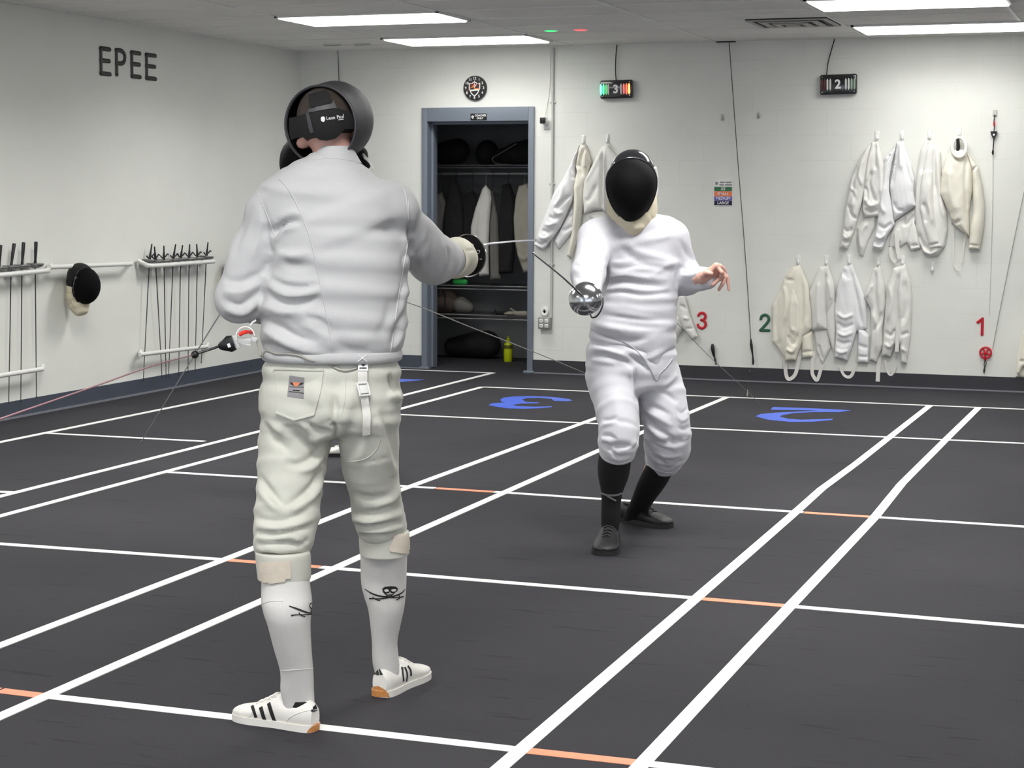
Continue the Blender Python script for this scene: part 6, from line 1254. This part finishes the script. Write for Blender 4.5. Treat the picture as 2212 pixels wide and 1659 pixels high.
jj = jacket('cream jacket with open collar, rightmost in the upper right row', Q4, [
  ('torso', [(1150, 430), (1270, 430), (1330, 600), (1332, 800), (1302, 1000), (1306, 1205), (1230, 1155), (1145, 1080), (1130, 1000), (1043, 820), (1060, 620), (1100, 500)], .02, .075, [([(1290, 480), (1275, 700), (1290, 1000)], 4, -.012), ([(1180, 500), (1210, 515), (1250, 500)], 4, -.008), ([(1150, 1060), (1180, 1085), (1230, 1060)], 4, -.012), ([(1140, 600), (1150, 800), (1200, 1000)], 10, .01)]),
  ('sleeve', [(1280, 442), (1340, 520), (1385, 585), (1422, 750), (1446, 950), (1432, 1150), (1396, 1326), (1300, 1320), (1312, 1150), (1340, 1000), (1330, 620)], .02, .06, [([(1330, 620), (1380, 575)], 2.5, -.014), ([(1340, 700), (1335, 1000)], 3, -.012), ([(1310, 1280), (1390, 1290)], 3, -.008)])], M_HJC, GU,
  straps=(([(1160, 1120), (1162, 1300), (1165, 1430), (1190, 1495), (1222, 1510)], .014, .02), ([(1275, 1180), (1250, 1330), (1240, 1440)], .014, .02)))
mb = MB(); mb.tube([wb(*Q4([(1210+62*math.cos(t), 408+88*math.sin(t))])[0], .075+.03*math.sin(t)) for t in np.linspace(0, 2*PI, 33)], .013, 8, caps=False); mb.build('collar', M_HJC, jj); mb = MB(); mb.lathe([(.001, 0), (.001, .001)], wb(2072, 317, .05), NB, 8) if False else mb.tube([wb(2069, 300, .06), wb(2070, 318, .06), wb(2068, 330, .05)], [.012, .015, .01], 8); mb.build('collar_lining', M_LINING, jj)
jacket('off-white jacket hung leftmost in the lower row beside the green number', Q5, [
  ('sleeve', [(838, 640), (905, 615), (912, 780), (840, 785)], .012, .03, [([(845, 745), (905, 740)], 3, -.01)]),
  ('torso', [(790, 215), (828, 205), (880, 330), (906, 480), (906, 600), (852, 650), (830, 720), (800, 795), (745, 800), (692, 720), (658, 680), (660, 450), (722, 330), (745, 262)], .015, .055, [([(770, 240), (740, 290), (790, 300)], 3.5, -.016), ([(730, 330), (750, 420), (740, 560)], 5, .01), ([(840, 280), (850, 480), (840, 600)], 5, -.012), ([(700, 420), (690, 600), (710, 720)], 6, -.008)]),
  ('sleeve', [(790, 320), (832, 440), (842, 640), (806, 795), (742, 800), (738, 650), (752, 480)], .045, .04, [([(760, 640), (800, 690), (830, 620)], 4, -.012), ([(750, 720), (790, 740), (815, 700)], 4, .012), ([(790, 400), (780, 560), (800, 620)], 5, .01)])], M_HJC, GLo, straps=(([(735, 790), (742, 880), (760, 912), (800, 880), (826, 770)], .03, .02),))
jacket('white jacket hung second in the lower row, cut straight above a hanging flap', Q5, [
  ('crotch_flap', [(912, 600), (1000, 590), (1018, 720), (965, 825), (928, 730)], .006, .02, [([(940, 700), (965, 790)], 4, -.01)]),
  ('side', [(990, 430), (1048, 410), (1052, 600), (1042, 765), (1020, 700), (990, 600)], .012, .035),
  ('torso', [(950, 220), (1002, 205), (1042, 330), (1046, 430), (1000, 520), (998, 605), (908, 612), (900, 480), (888, 380), (920, 290)], .02, .05, [([(990, 240), (990, 420), (1000, 590)], 3.5, -.016), ([(950, 300), (940, 450), (950, 600)], 5, .01), ([(1010, 300), (1030, 420)], 4, .01)])], M_HJ, GLo, straps=(([(912, 740), (903, 860), (918, 905), (938, 912), (966, 820)], .028, .02),))
jacket('white jacket hung third in the lower row, two wrinkled sleeves forward', Q5, [
  ('sleeve', [(1188, 600), (1225, 610), (1256, 640), (1250, 815), (1183, 812)], .015, .035, [([(1190, 770), (1250, 775)], 3, -.012), ([(1190, 700), (1245, 720)], 4, -.01)]),
  ('torso', [(1098, 215), (1150, 205), (1200, 330), (1240, 440), (1240, 600), (1180, 615), (1150, 720), (1055, 700), (1045, 480), (1062, 330)], .012, .045, [([(1140, 230), (1180, 400), (1220, 600)], 4, -.014), ([(1110, 240), (1100, 330)], 4, -.01)]),
  ('sleeve', [(1090, 260), (1150, 290), (1175, 450), (1178, 620), (1150, 720), (1122, 800), (1044, 780), (1054, 600), (1044, 480), (1062, 340)], .03, .045, [([(1060, 500), (1110, 530), (1165, 510)], 4, .01), ([(1060, 560), (1110, 590), (1160, 570)], 4, -.012), ([(1065, 620), (1110, 640), (1160, 620)], 4, .012), ([(1060, 670), (1100, 690), (1145, 680)], 4, -.012), ([(1055, 730), (1090, 745), (1130, 735)], 4, .01)])], M_HJB, GLo, straps=(([(1072, 830), (1100, 885), (1130, 900), (1152, 880), (1166, 830)], .026, .012),))
jacket('narrow white jacket hung fourth in the lower row', Q5, [
  ('torso', [(1285, 225), (1322, 210), (1352, 330), (1358, 450), (1338, 600), (1342, 700), (1302, 815), (1258, 792), (1268, 650), (1265, 480), (1222, 400), (1255, 310)], .012, .045, [([(1300, 240), (1300, 400), (1320, 560)], 4, -.014), ([(1280, 500), (1310, 600), (1300, 740)], 5, .01), ([(1240, 400), (1280, 330)], 4, .01), ([(1285, 620), (1320, 560), (1340, 500)], 4, -.012)])], M_HJ, GLo, straps=(([(1316, 780), (1312, 850), (1308, 928)], .032, .015),))
jacket('wrinkled white jacket hung rightmost in the lower row', Q5, [
  ('torso', [(1408, 226), (1482, 200), (1512, 300), (1522, 420), (1512, 650), (1486, 820), (1454, 812), (1444, 700), (1420, 700), (1390, 776), (1334, 770), (1350, 600), (1356, 480), (1370, 330)], .02, .06, [([(1450, 230), (1430, 380), (1440, 560), (1430, 680)], 4, -.02), ([(1380, 330), (1400, 420), (1370, 560)], 5, .01), ([(1480, 300), (1490, 450), (1470, 560)], 5, -.012), ([(1360, 620), (1400, 640), (1420, 600)], 4, -.012), ([(1355, 690), (1390, 710), (1410, 680)], 4, .012), ([(1465, 640), (1500, 620)], 4, -.012), ([(1460, 720), (1490, 740)], 4, .01)])], M_HJ, GLo, straps=(([(1440, 560), (1436, 660), (1432, 740)], .03, .07), ([(1352, 795), (1368, 860), (1386, 886), (1405, 870), (1420, 830)], .02, .012)))
jacket('white jacket with long slanting sleeve hung nearest the conduit', QL, [
  ('sleeve', [(270, 1340), (350, 1175), (490, 930), (502, 1200), (400, 1330), (320, 1430)], .01, .03, [([(360, 1180), (400, 1200), (490, 1150)], 4, -.012), ([(420, 1040), (490, 1030)], 4, -.01)]),
  ('torso', [(588, 190), (655, 188), (712, 370), (690, 500), (642, 700), (605, 1000), (560, 1250), (478, 1532), (425, 1510), (490, 1200), (508, 850), (500, 700), (545, 500), (520, 400), (530, 280)], .02, .05, [([(640, 230), (600, 400), (620, 560)], 4, -.016), ([(560, 230), (540, 380), (580, 460)], 3.5, -.022), ([(660, 260), (660, 460)], 4, .012), ([(540, 620), (560, 900), (520, 1200)], 5, .01)], M_HJC),
  ('sleeve', [(575, 190), (520, 300), (470, 430), (380, 600), (280, 750), (200, 960), (100, 1200), (38, 1380), (150, 1430), (262, 1290), (352, 1160), (424, 1000), (492, 850), (532, 600), (522, 400)], .035, .055, [([(480, 450), (500, 560), (540, 580)], 3, -.014), ([(400, 640), (380, 800), (300, 920)], 5, .01), ([(480, 780), (380, 880), (300, 960)], 4, -.012), ([(300, 940), (330, 1000), (400, 990)], 4, .012), ([(240, 1030), (280, 1060), (350, 1040)], 4, -.012), ([(190, 1120), (240, 1140), (320, 1110)], 4, .012), ([(150, 1200), (220, 1220), (280, 1190)], 4, -.012), ([(110, 1270), (180, 1300), (240, 1270)], 4, .01), ([(70, 1340), (140, 1370), (200, 1340)], 4, -.012)])], M_HJB, 'jackets hung left of the far fencer')
jacket('white jacket hung half behind the far fencer mask', QL, [
  ('lower_back', [(630, 1000), (880, 960), (880, 1300), (760, 1340), (690, 1150), (640, 1062)], .006, .02, [([(700, 1040), (740, 1160)], 5, -.01)]),
  ('torso', [(838, 205), (905, 190), (965, 250), (1040, 330), (1060, 500), (980, 700), (890, 992), (850, 965), (760, 965), (630, 1012), (612, 800), (620, 640), (700, 480)], .015, .06, [([(870, 220), (860, 480), (850, 760), (862, 950)], 3.5, -.02), ([(880, 230), (890, 600), (880, 980)], 3, .014), ([(860, 240), (760, 440), (640, 640)], 6, .01), ([(660, 860), (720, 820), (800, 660)], 6, -.008)])], M_HJ, 'jackets hung left of the far fencer')
jacket('white jacket hung low behind the far fencer, only its sleeve showing right of him', U4b, [
  ('torso', [(1000, 900), (1080, 1000), (1110, 1080), (1120, 1270), (1070, 1350), (960, 1400), (900, 1200), (930, 980)], .01, .045, [([(1080, 1060), (1080, 1200)], 4, -.012)]),
  ('sleeve', [(1075, 1000), (1130, 1070), (1160, 1190), (1212, 1322), (1178, 1346), (1122, 1272), (1085, 1180)], .03, .04, [([(1110, 1120), (1150, 1150)], 3, -.012), ([(1130, 1200), (1165, 1210)], 3, .012), ([(1150, 1270), (1185, 1270)], 3, -.012)])], M_HJ, 'jackets behind the far fencer')
jacket('cream jacket edge cut by the right frame edge above the baseboard', QR, [
  ('torso', [(900, 800), (760, 900), (718, 1040), (690, 1180), (650, 1340), (640, 1560), (760, 1575), (900, 1560)], .008, .03),
  ('sleeve', [(900, 850), (760, 960), (715, 1180), (690, 1340), (656, 1500), (690, 1532), (745, 1440), (900, 1420)], .03, .05, [([(690, 1350), (760, 1340)], 3, -.012)])], M_HJC, 'jackets at the right frame edge')
# ---------------------------------------------------------------- left wall: sword racks, bar and masks
M_PIPE = mat('white_pipe', (228, 228, 224), .35); M_GUARD = mat('dull_guard', (128, 128, 128), .4, .7); M_BLADE = mat('dark_blade', (58, 58, 60), .4, .6)
def bar(name, pts, r, par): mb = MB(); mb.tube(pts, r, 14); mb.build(name, M_PIPE, par)
OFF = .1
r1 = empty('sword_rack', wl(40, 800, .05), 'white pipe sword rack cut by the left frame edge', 'rack', 'sword racks on the left wall')
bar('top_bar', [wl(-60, 600, OFF), wl(104, 584.5, OFF)], .017, r1); bar('bracket', [wl(106, 575, .016), wl(104, 584.5, OFF)], .015, r1); bar('bottom_bar', [wl(-60, 821, OFF*.8), wl(91, 797, OFF*.8)], .016, r1); bar('bracket', [wl(93, 790, .016), wl(91, 797, OFF*.8)], .014, r1)
mb = MB(); a, b_ = wl(-60, 590, OFF*.5), wl(104, 575, OFF*.5); mb.box((a+b_)/2, (.07, abs(b_-a)[1], .012), bev=.003) if False else None
r2 = empty('sword_rack', wl(375, 750, .05), 'complete white pipe sword rack right of the hung mask', 'rack', 'sword racks on the left wall')
bar('top_bar', catmull([wl(296.5, 562.3, .018), wl(312, 570, OFF*.6), wl(328, 574, OFF), wl(395, 569.5, OFF), wl(462, 564.5, OFF)], 24), .017, r2); bar('bottom_bar', [wl(302, 766, OFF*.8), wl(447, 748.5, OFF*.8)], .016, r2); bar('bracket', [wl(304, 759, .016), wl(302, 766, OFF*.8)], .014, r2); bar('bracket', [wl(449, 742, .016), wl(447, 748.5, OFF*.8)], .014, r2)
hb2 = empty('hanging_bar', wl(195, 575, .05), 'plain white pipe bar between the racks with a mask on it', 'bar'); bar('pipe', [wl(107, 577, .09), wl(283, 570, .09)], .016, hb2); bar('bracket', [wl(110, 571, .016), wl(107, 577, .09)], .013, hb2); bar('bracket', [wl(284, 565, .016), wl(283, 570, .09)], .013, hb2)
GSW = 'practice swords hung in the racks'
def rack_sword(gx, gy, bx, by, tx, ty, kind, lab, gr=.058):
    G = wl(gx, gy, OFF*.62); tip_ = wl(bx, by, OFF*.42); a = nrm(tip_-G); top = wl(tx, ty, OFF*.62)
    o = empty('practice_sword', tip_, lab, 'sword', GSW); o_ = G
    mb = MB(); mb.lathe([(gr-.002, -.004), (gr, 0), (gr*.97, .008), (gr*.8, .018), (gr*.45, .026), (.008, .03)], G, a, 28); mb.build('bell_guard', M_GUARD, o)
    mb = MB(); t = nrm(top-G); L = np.linalg.norm(top-G); Yd = np.array([0, 1.0, 0])
    if kind == 'french': mb.tube([G, G+t*L*.2, G+t*L*.55, G+t*L*.95, top], [.011, .009, .0115, .013, .011], 10); mb.build('grip', M_BLACK, o)
    else:
        mb.tube([G, G+t*L*.3, G+t*L*.6, top], [.011, .01, .0065, .0055], 8); mb.build('grip', M_BLACK, o)
        mb = MB(); mb.tube(catmull([G+t*.015, G+t*.03+Yd*.03, G+t*.045+Yd*.05, G+t*.04+Yd*.065], 10), .0055, 7); mb.build('grip_prong', M_BLACK, o); mb = MB(); mb.tube(catmull([G+t*.015, G+t*.02-Yd*.03, G+t*.035-Yd*.05], 10), .005, 7); mb.build('grip_prong', M_BLACK, o)
    mb = MB(); mb.tube([G+a*.02, G+(tip_-G)*.5, tip_], [.0042, .0034, .0028], 6); mb.build('blade', M_BLADE, o, sharp=.5); mb = MB(); mb.ball(tip_, .0055, 8); mb.build('tip', M_BLACK, o)
ords = ('first', 'second', 'third', 'fourth', 'fifth', 'sixth', 'seventh', 'last')
for i, (g, b2, t2) in enumerate((((-2, 577), (-6, 873), (1, 529)), ((24, 575), (18.8, 870.5), (30.7, 526)), ((47.5, 573), (44.8, 867.6), (51, 523.5)), ((76, 570), (78.7, 857.5), (77.7, 522)))):
    rack_sword(*g, *b2, *t2, 'french', ('sword cut by the left frame edge in the left rack', 'straight-gripped sword, second in the left rack', 'straight-gripped sword, third in the left rack', 'straight-gripped sword, rightmost in the left rack')[i])
gx = (323, 336, 354, 374, 390, 408.5, 426.5, 446); gy = (562, 563, 562, 560.5, 559, 558, 557, 554); bx = (309.5, 350, 358.7, 364, 386, 406, 421.5, 434.8); by = (823, 814, 814, 814, 810, 804, 801, 783); tx = (328, 333.6, 354, 379.5, 394.5, 409.6, 425, 449.4); ty = (527, 532.5, 530.7, 528, 529.5, 527.7, 527, 523.5)
for i in range(8): rack_sword(gx[i], gy[i], bx[i], by[i], tx[i], ty[i], 'pistol', 'curved-gripped sword, %s from the left in the right rack' % ords[i])
def hung_mask(cx, cy, label):
    c = wl(cx, cy, .17); md = nrm(np.array([.97, -.24, -.1])); mr = nrm(np.cross(md, ZU)); mu = np.cross(mr, md)
    o = empty('fencing_mask', c-ZU*.2, label, 'mask', 'masks hung on the left wall')
    rows = [(c+md*s_-mu*.004, mr*.1*g, mu*.128*g) for s_, g in ((-.02, 1.0), (.015, 1.01), (.04, .96), (.065, .85), (.085, .7), (.098, .5), (.106, .28), (.109, .06))]
    V, F = loft(rows, 40, caps=False); mk('face_mesh', V, F+[tuple(len(rows)*40-40+j for j in range(40)), tuple(range(39, -1, -1))], M_MESH, o)
    mb = MB(); mb.tube([c+md*0-mu*.004+mr*.102*math.cos(t)+mu*.131*math.sin(t) for t in np.linspace(0, 2*PI, 49)], .005, 8, caps=False); mb.build('rim', M_GLOSS, o)
    f = Field(c-.3, c+.25, .009); q = c-md*.05+mu*.045; f.seg(q-mu*.03, q+mu*.02, .09, .085, .1, .095, R=mr, k=.01); f.seg(c+md*.1-mu*.3, c+md*.1+mu*.3, .08, .08, k=.01, op='sub'); cloth_part('head_shell', f, M_BLK, o)
    f = Field(c-.34, c+.2, .009); f.chain([(c-md*.055-mu*.02, .09, .085), (c-md*.06-mu*.09, .088, .08), (c-md*.045-mu*.15, .075, .07), (c-md*.015-mu*.2, .05, .045)], R=mr, k=.015, cap=.3); bo, bb, _, _ = cloth_part('bib', f, M_BIB, o)
    p0 = proj(c); kx = 300
    seams('quilt_seam', [[(p0[0]-60, p0[1]+14), (p0[0]-40, p0[1]+15), (p0[0]-22, p0[1]+17)], [(p0[0]-60, p0[1]+34), (p0[0]-38, p0[1]+34), (p0[0]-20, p0[1]+28)], [(p0[0]-52, p0[1]+52), (p0[0]-38, p0[1]+44), (p0[0]-28, p0[1]+34)], [(p0[0]-52, p0[1]+18), (p0[0]-34, p0[1]+34), (p0[0]-20, p0[1]+50)]], bb, mat('quilt_line', (186, 176, 150), .8), bo, .0022, .0004)
    mb = MB(); P = c-md*.06+mu*.06+mr*.0; q = c-FH*.09-md*.03+mu*.03; mb.box(q, (.05, .02, .06), (RH, FH, ZU), bev=.006); mb.build('side_plate', M_TRIMG, o)
    for s_ in (-1, 1): mb = MB(); mb.ball(c-FH*.095-md*.04+RH*s_*.03-ZU*.02, .006, 8); mb.build('stud', M_STEEL, o)
hung_mask(183, 616, 'black mask with quilted cream bib hung on the bar')
hung_mask(519, 592, 'dark mask half hidden behind the near fencer elbow')
# ---------------------------------------------------------------- on the ceiling
c0, c1, c2_, c3_ = on_z(1652, 58, HC), on_z(1827, 54, HC), on_z(1771, 36, HC), on_z(1640, 38, HC)
vx, vy = (c0[0]+c1[0])/2-.02, (c0[1]+c2_[1])/2; av = empty('air_vent', (vx, vy, HC-.02), 'square air vent of nested frames in the ceiling', 'vent')
M_VENT = mat('vent_grey', (168, 166, 160), .5); M_VDK = mat('vent_dark', (60, 58, 56), .6)
mb = MB(); mb.box((vx, vy, HC-.003), (.58, .58, .004)); mb.build('backing', M_VDK, av, smooth=False)
for k_, (s_, z, w_) in enumerate(((.58, .012, .035), (.42, .018, .05), (.26, .024, .05), (.1, .028, .05))):
    mb = MB(); h = s_/2
    for sx in (-1, 1): mb.box((vx+sx*(h-w_/2), vy, HC-z), (w_, s_, .006)); mb.box((vx, vy+sx*(h-w_/2), HC-z), (s_-2*w_, w_, .006)) if s_ > 2*w_ else None
    mb.build('vane_frame', M_VENT, av, smooth=False)
for x, y, m_, lab in ((1190, 65, em('ceiling_green', (20, 230, 110), 1.6), 'round green glowing disc on the ceiling'), (1254, 63, em('ceiling_red', (255, 70, 80), 1.4), 'round red glowing disc on the ceiling')):  # coloured spots on the ceiling, built as small glowing discs
    p = on_z(x, y, HC); o = empty('glow_disc', (p[0], p[1], HC-.02), lab, 'indicator light'); mb = MB(); mb.lathe([(.06, 0), (.06, .004), (.05, .006)], (p[0], p[1], HC), (0, 0, -1), 24); mb.build('rim', M_GRID, o); mb = MB(); mb.lathe([(.05, 0), (.05, .007), (.03, .011), (.001, .012)], (p[0], p[1], HC), (0, 0, -1), 24); mb.build('lens', m_, o)
for x, y, lab in ((718, 95.5, 'flat dark slot in ceiling nearest the room corner'), (784, 94.5, 'flat dark slot in ceiling, second from the room corner')):  # dark gaps in the ceiling, built as rimmed black slots
    p = on_z(x, y, HC); o = empty('ceiling_slot', (p[0], p[1], HC-.01), lab, 'vent', 'dark slots'); mb = MB(); mb.box((p[0], p[1], HC-.006), (.15, .05, .008), bev=.003); mb.build('rim', M_GRID, o); mb = MB(); mb.box((p[0], p[1], HC-.0085), (.135, .035, .006)); mb.build('slot', M_BLACK, o)
# ---------------------------------------------------------------- in the closet
YC = YB+.75
M_WSH = mat('shelf_wire', (150, 150, 150), .35, .4)
def wc(x, y, o=0.0): return on_y(x, y, YC-o)
def shelf(y0, y1, label, yb_=CY1-.02, yf=YC-.0):
    z = wc(1040, (y0+y1)/2)[2]; dz = max(.02, abs(wc(1040, y0)[2]-wc(1040, y1)[2])); o = empty('wire_shelf', ((CX0+CX1)/2, YC, z), label, 'shelf', 'wire shelves in the closet')
    mb = MB(); 
    for zz in (z+dz/2, z-dz/2): mb.tube([(CX0+.01, yf, zz), (CX1-.01, yf, zz)], .006, 8)
    mb.build('front_rail', M_WSH, o); mb = MB()
    for i in range(40): x = CX0+.03+i*(CX1-CX0-.06)/39; mb.tube([(x, yf, z+dz/2), (x, yb_, z+dz/2)], .0025, 5)
    mb.build('wires', M_WSH, o)
    return z+dz/2
zs1 = shelf(357, 362, 'top wire shelf in the closet carrying dark headgear'); zs2 = shelf(618, 625, 'middle wire shelf in the closet with green object on it'); zs3 = shelf(681, 689, 'lowest wire shelf in the closet with gloves on it')
zr = wc(1040, 375.5)[2]; mb = MB(); mb.tube([(CX0, YC-.02, zr), (CX1, YC-.02, zr)], .012, 12); single(mb, 'closet_rod', M_WSH, 'metal clothes rod under the top closet shelf', 'rod')
M_CLB = mat('black_garment', (16, 16, 18), .9, bump=.3, bscale=200); M_CLG = mat('grey_garment', (104, 102, 98), .85, bump=.3, bscale=200); M_CLW = mat('white_garment', (206, 204, 198), .85, var=.04, vscale=8, bump=.3, bscale=200); M_CLT = mat('dingy_garment', (150, 146, 134), .85, var=.1, vscale=8)
def garment(poly, m_, lab, hx, o_=.0, th=.05, folds_=(), name='hanging_garment'):
    top = min(poly, key=lambda q: q[1]); o = empty(name, wc(*max(poly, key=lambda q: q[1]), o_), lab, 'garment', 'garments on the closet rod')
    V, F = pillow(poly, lambda x, y: wc(x, y, o_), NB, .0, th, folds_, 3, 9, .3, .006, int(hx)); mb = MB(); mb.add(V, F); mb.build('cloth', m_, o, sharp=2)
    a = wc(hx, top[1]+6, o_+.02); b = wc(hx, 376, .02); mb = MB(); mb.tube(catmull([a, a+(b-a)*.6, (b[0]+.012, YC-.03, zr-.005), (b[0], YC-.035, zr+.017), (b[0]-.012, YC-.03, zr+.012)], 16), .003, 6); mb.build('hanger', M_WSH if m_ in (M_CLW, M_CLT) else M_BLACK, o)
garment([(938, 425), (955, 415), (966, 440), (972, 520), (966, 570), (940, 575), (930, 500)], M_CLG, 'grey garment leftmost on the closet rod', 952, .0)
garment([(972, 392), (985, 385), (997, 415), (1003, 480), (1000, 575), (962, 580), (958, 480)], M_CLB, 'black garment between the grey and white ones on the rod', 985, .06, .06)
garment([(1004, 420), (1022, 410), (1036, 440), (1036, 520), (1030, 580), (1002, 580), (998, 500)], M_CLB, 'dark garment just left of the white coat on the rod', 1020, .01, .05)
garment([(1043, 408), (1050, 400), (1060, 412), (1063, 430), (1058, 480), (1056, 540), (1057, 594), (1037, 597), (1030, 570), (1018, 540), (1018, 490), (1028, 450)], M_CLW, 'white coat hanging in the middle of the closet rod', 1050, .1, .05, [([(1048, 430), (1040, 500), (1046, 580)], 4, .01)])
garment([(1056, 405), (1066, 415), (1076, 470), (1080, 540), (1083, 604), (1060, 606), (1058, 520)], M_CLG, 'dark grey garment right behind the white coat', 1064, .04, .05, [([(1066, 440), (1068, 590)], 3, -.012)])
garment([(1086, 400), (1103, 396), (1114, 430), (1116, 500), (1108, 590), (1078, 592), (1080, 480)], M_CLB, 'long black garment right of middle on the rod', 1098, .03, .06)
garment([(1122, 402), (1140, 396), (1160, 420), (1165, 520), (1150, 588), (1133, 590), (1122, 560), (1113, 520), (1111, 470), (1115, 430)], M_CLT, 'dingy white jacket with dangling straps at the right end of the rod', 1133, .1, .06, [([(1130, 430), (1124, 480), (1130, 550)], 4, -.012), ([(1118, 545), (1135, 560), (1150, 550)], 4, .012)])
def blob(name, chain_, m_, lab, cat, lo, hi, R=None, k=.02, cap=1.0, h=.012, par=None, extra=()):
    f = Field(lo, hi, h); f.chain(chain_, R=R, k=k, cap=cap)
    for e in extra: f.seg(*e[:4], k=k)
    V, F = f.mesh(); V = relax(V, F, 2); N_ = vnormals(V, F); V = V+N_*wrinkle_noise(V, 22, .004, 77)[:, None]
    return mk(name, V, F, m_, par, label=lab, cat=cat, sharp=3)
X1 = np.array([1.0, 0, 0])
def bx_(c, r): return np.asarray(c)-r, np.asarray(c)+r
c = wc(1052, 333, -.15); c[2] = zs1+.1; blob('headgear', [(c-ZU*.0, .11), (c+ZU*.03, .1)], M_CLB, 'round black headgear near the middle of the top closet shelf', 'headgear', *bx_(c, .25))
c = wc(975, 333, -.15); c[2] = zs1+.11; blob('headgear', [(c-X1*.06, .11), (c+X1*.06+ZU*.02, .115)], M_CLB, 'dark bag-like headgear at the left end of the top closet shelf', 'headgear', *bx_(c, .3))
c = wc(1112, 333, -.1); c[2] = zs1+.085; o_ = blob('headgear', [(c-X1*.12, .07), (c+X1*.02+ZU*.02, .1), (c+X1*.16+ZU*.04, .11)], M_CLB, 'black case with pale piping at the right of the top closet shelf', 'case', *bx_(c, .4))
mb = MB(); mb.tube(catmull([wc(1116, 310, .05), wc(1086, 328, .06), wc(1066, 340, .07), wc(1064, 346, .07), wc(1075, 354, .07), wc(1110, 356, .06)], 40), .005, 6); mb.build('piping', M_CLG, o_)
c = wc(994, 610, -.04); c[2] = zs2+.03; blob('soft_pouch', [(c-X1*.045, .028), (c+X1*.045, .028)], mat('green_cloth', (30, 150, 64), .6), 'green rolled pouch on the middle closet shelf under the near guard', 'pouch', *bx_(c, .15), h=.007)
M_BRN = mat('brown_bag', (86, 72, 64), .85, var=.3, vscale=10, bump=.3, bscale=100)
c = wc(957, 660, -.15); c[2] = zs3+.11; o_ = blob('duffel_bag', [(c-X1*.08, .11), (c+X1*.05, .115)], M_BRN, 'brown duffel bag on the left of the lowest closet shelf', 'bag', *bx_(c, .35)); mb = MB(); mb.tube(catmull([c+X1*.02-np.array([0, .1, .06]), c+X1*.0+np.array([0, -.1, .11]), c+X1*.05+np.array([0, -.1, .12]), c+X1*.07-np.array([0, .11, .06])], 24), .009, 8); mb.build('handle', M_BLACK, o_)
c = wc(1003, 665, -.12); c[2] = zs3+.08; blob('folded_cloth', [(c-X1*.03, .08), (c+X1*.04-ZU*.02, .055)], M_CLG, 'crumpled grey cloth beside the brown bag', 'cloth', *bx_(c, .25))
for i, (gx0, gy0, lab) in enumerate(((1098, 676, 'pale glove lying on the lowest closet shelf, fingers to the left'), (1060, 679, 'small dark glove lying left of the pale glove'))):
    c = wc(gx0+12, gy0, .0); c[2] = zs3+.024; f = Field(c-.2, c+.2, .006); m_ = M_CLT if i == 0 else M_CLB; s_ = 1 if i == 0 else .7
    f.seg(c, c+X1*.11*s_, .022*s_, .026*s_, k=.01)
    for j in range(4): f.seg(c+np.array([0, -.03+.02*j, 0])*s_, c+np.array([-.075+.006*j, -.04+.026*j, .004*j])*s_, .011*s_, .009*s_, k=.006)
    f.seg(c+X1*.03*s_, c+np.array([-.02, -.03, .045])*s_, .012*s_, .009*s_, k=.006); V, F = f.mesh(); mk('glove', relax(V, F, 2), F, m_, None, label=lab, cat='glove', sharp=3)
c = on_z(1020, 776, 0); c = c+np.array([0, .12, .13]); blob('duffel_bag', [(c-X1*.24-ZU*.03, .085), (c, .12), (c+X1*.1, .13)], M_CLB, 'large black bag slumped on the closet floor', 'bag', *bx_(c, .5))
P = on_z(1097.5, 781, 0); bt = empty('bottle', P, 'yellow-green bottle standing on the closet floor', 'bottle'); M_YG = mat('yellow_green_plastic', (190, 204, 20), .35); M_OL = mat('dark_olive_band', (92, 98, 20), .5)
ht = (781-723)*PB*1.05; mb = MB(); mb.lathe([(.036, 0), (.04, .008), (.041, ht*.6), (.034, ht*.72), (.016, ht*.8)], P, ZU, 24); mb.build('body', M_YG, bt); mb = MB(); mb.lathe([(.042, ht*.52), (.0425, ht*.66)], P, ZU, 24); mb.build('label_band', M_OL, bt); mb = MB(); mb.lathe([(.018, ht*.8), (.018, ht*.9), (.008, ht*.93), (.008, ht)], P, ZU, 18); mb.build('cap', M_YG, bt)
# ---------------------------------------------------------------- world and view
wd = bpy.data.worlds.new('world'); bpy.context.scene.world = wd; wd.use_nodes = True
wd.node_tree.nodes['Background'].inputs[0].default_value = (0.5, 0.5, 0.5, 1); wd.node_tree.nodes['Background'].inputs[1].default_value = 0.02
vs = bpy.context.scene.view_settings; bpy.context.scene.display_settings.display_device = 'sRGB'
vs.view_transform = 'Standard'; vs.look = 'None'; vs.gamma = 1; vs.use_curve_mapping = False; vs.exposure = EXPOSURE
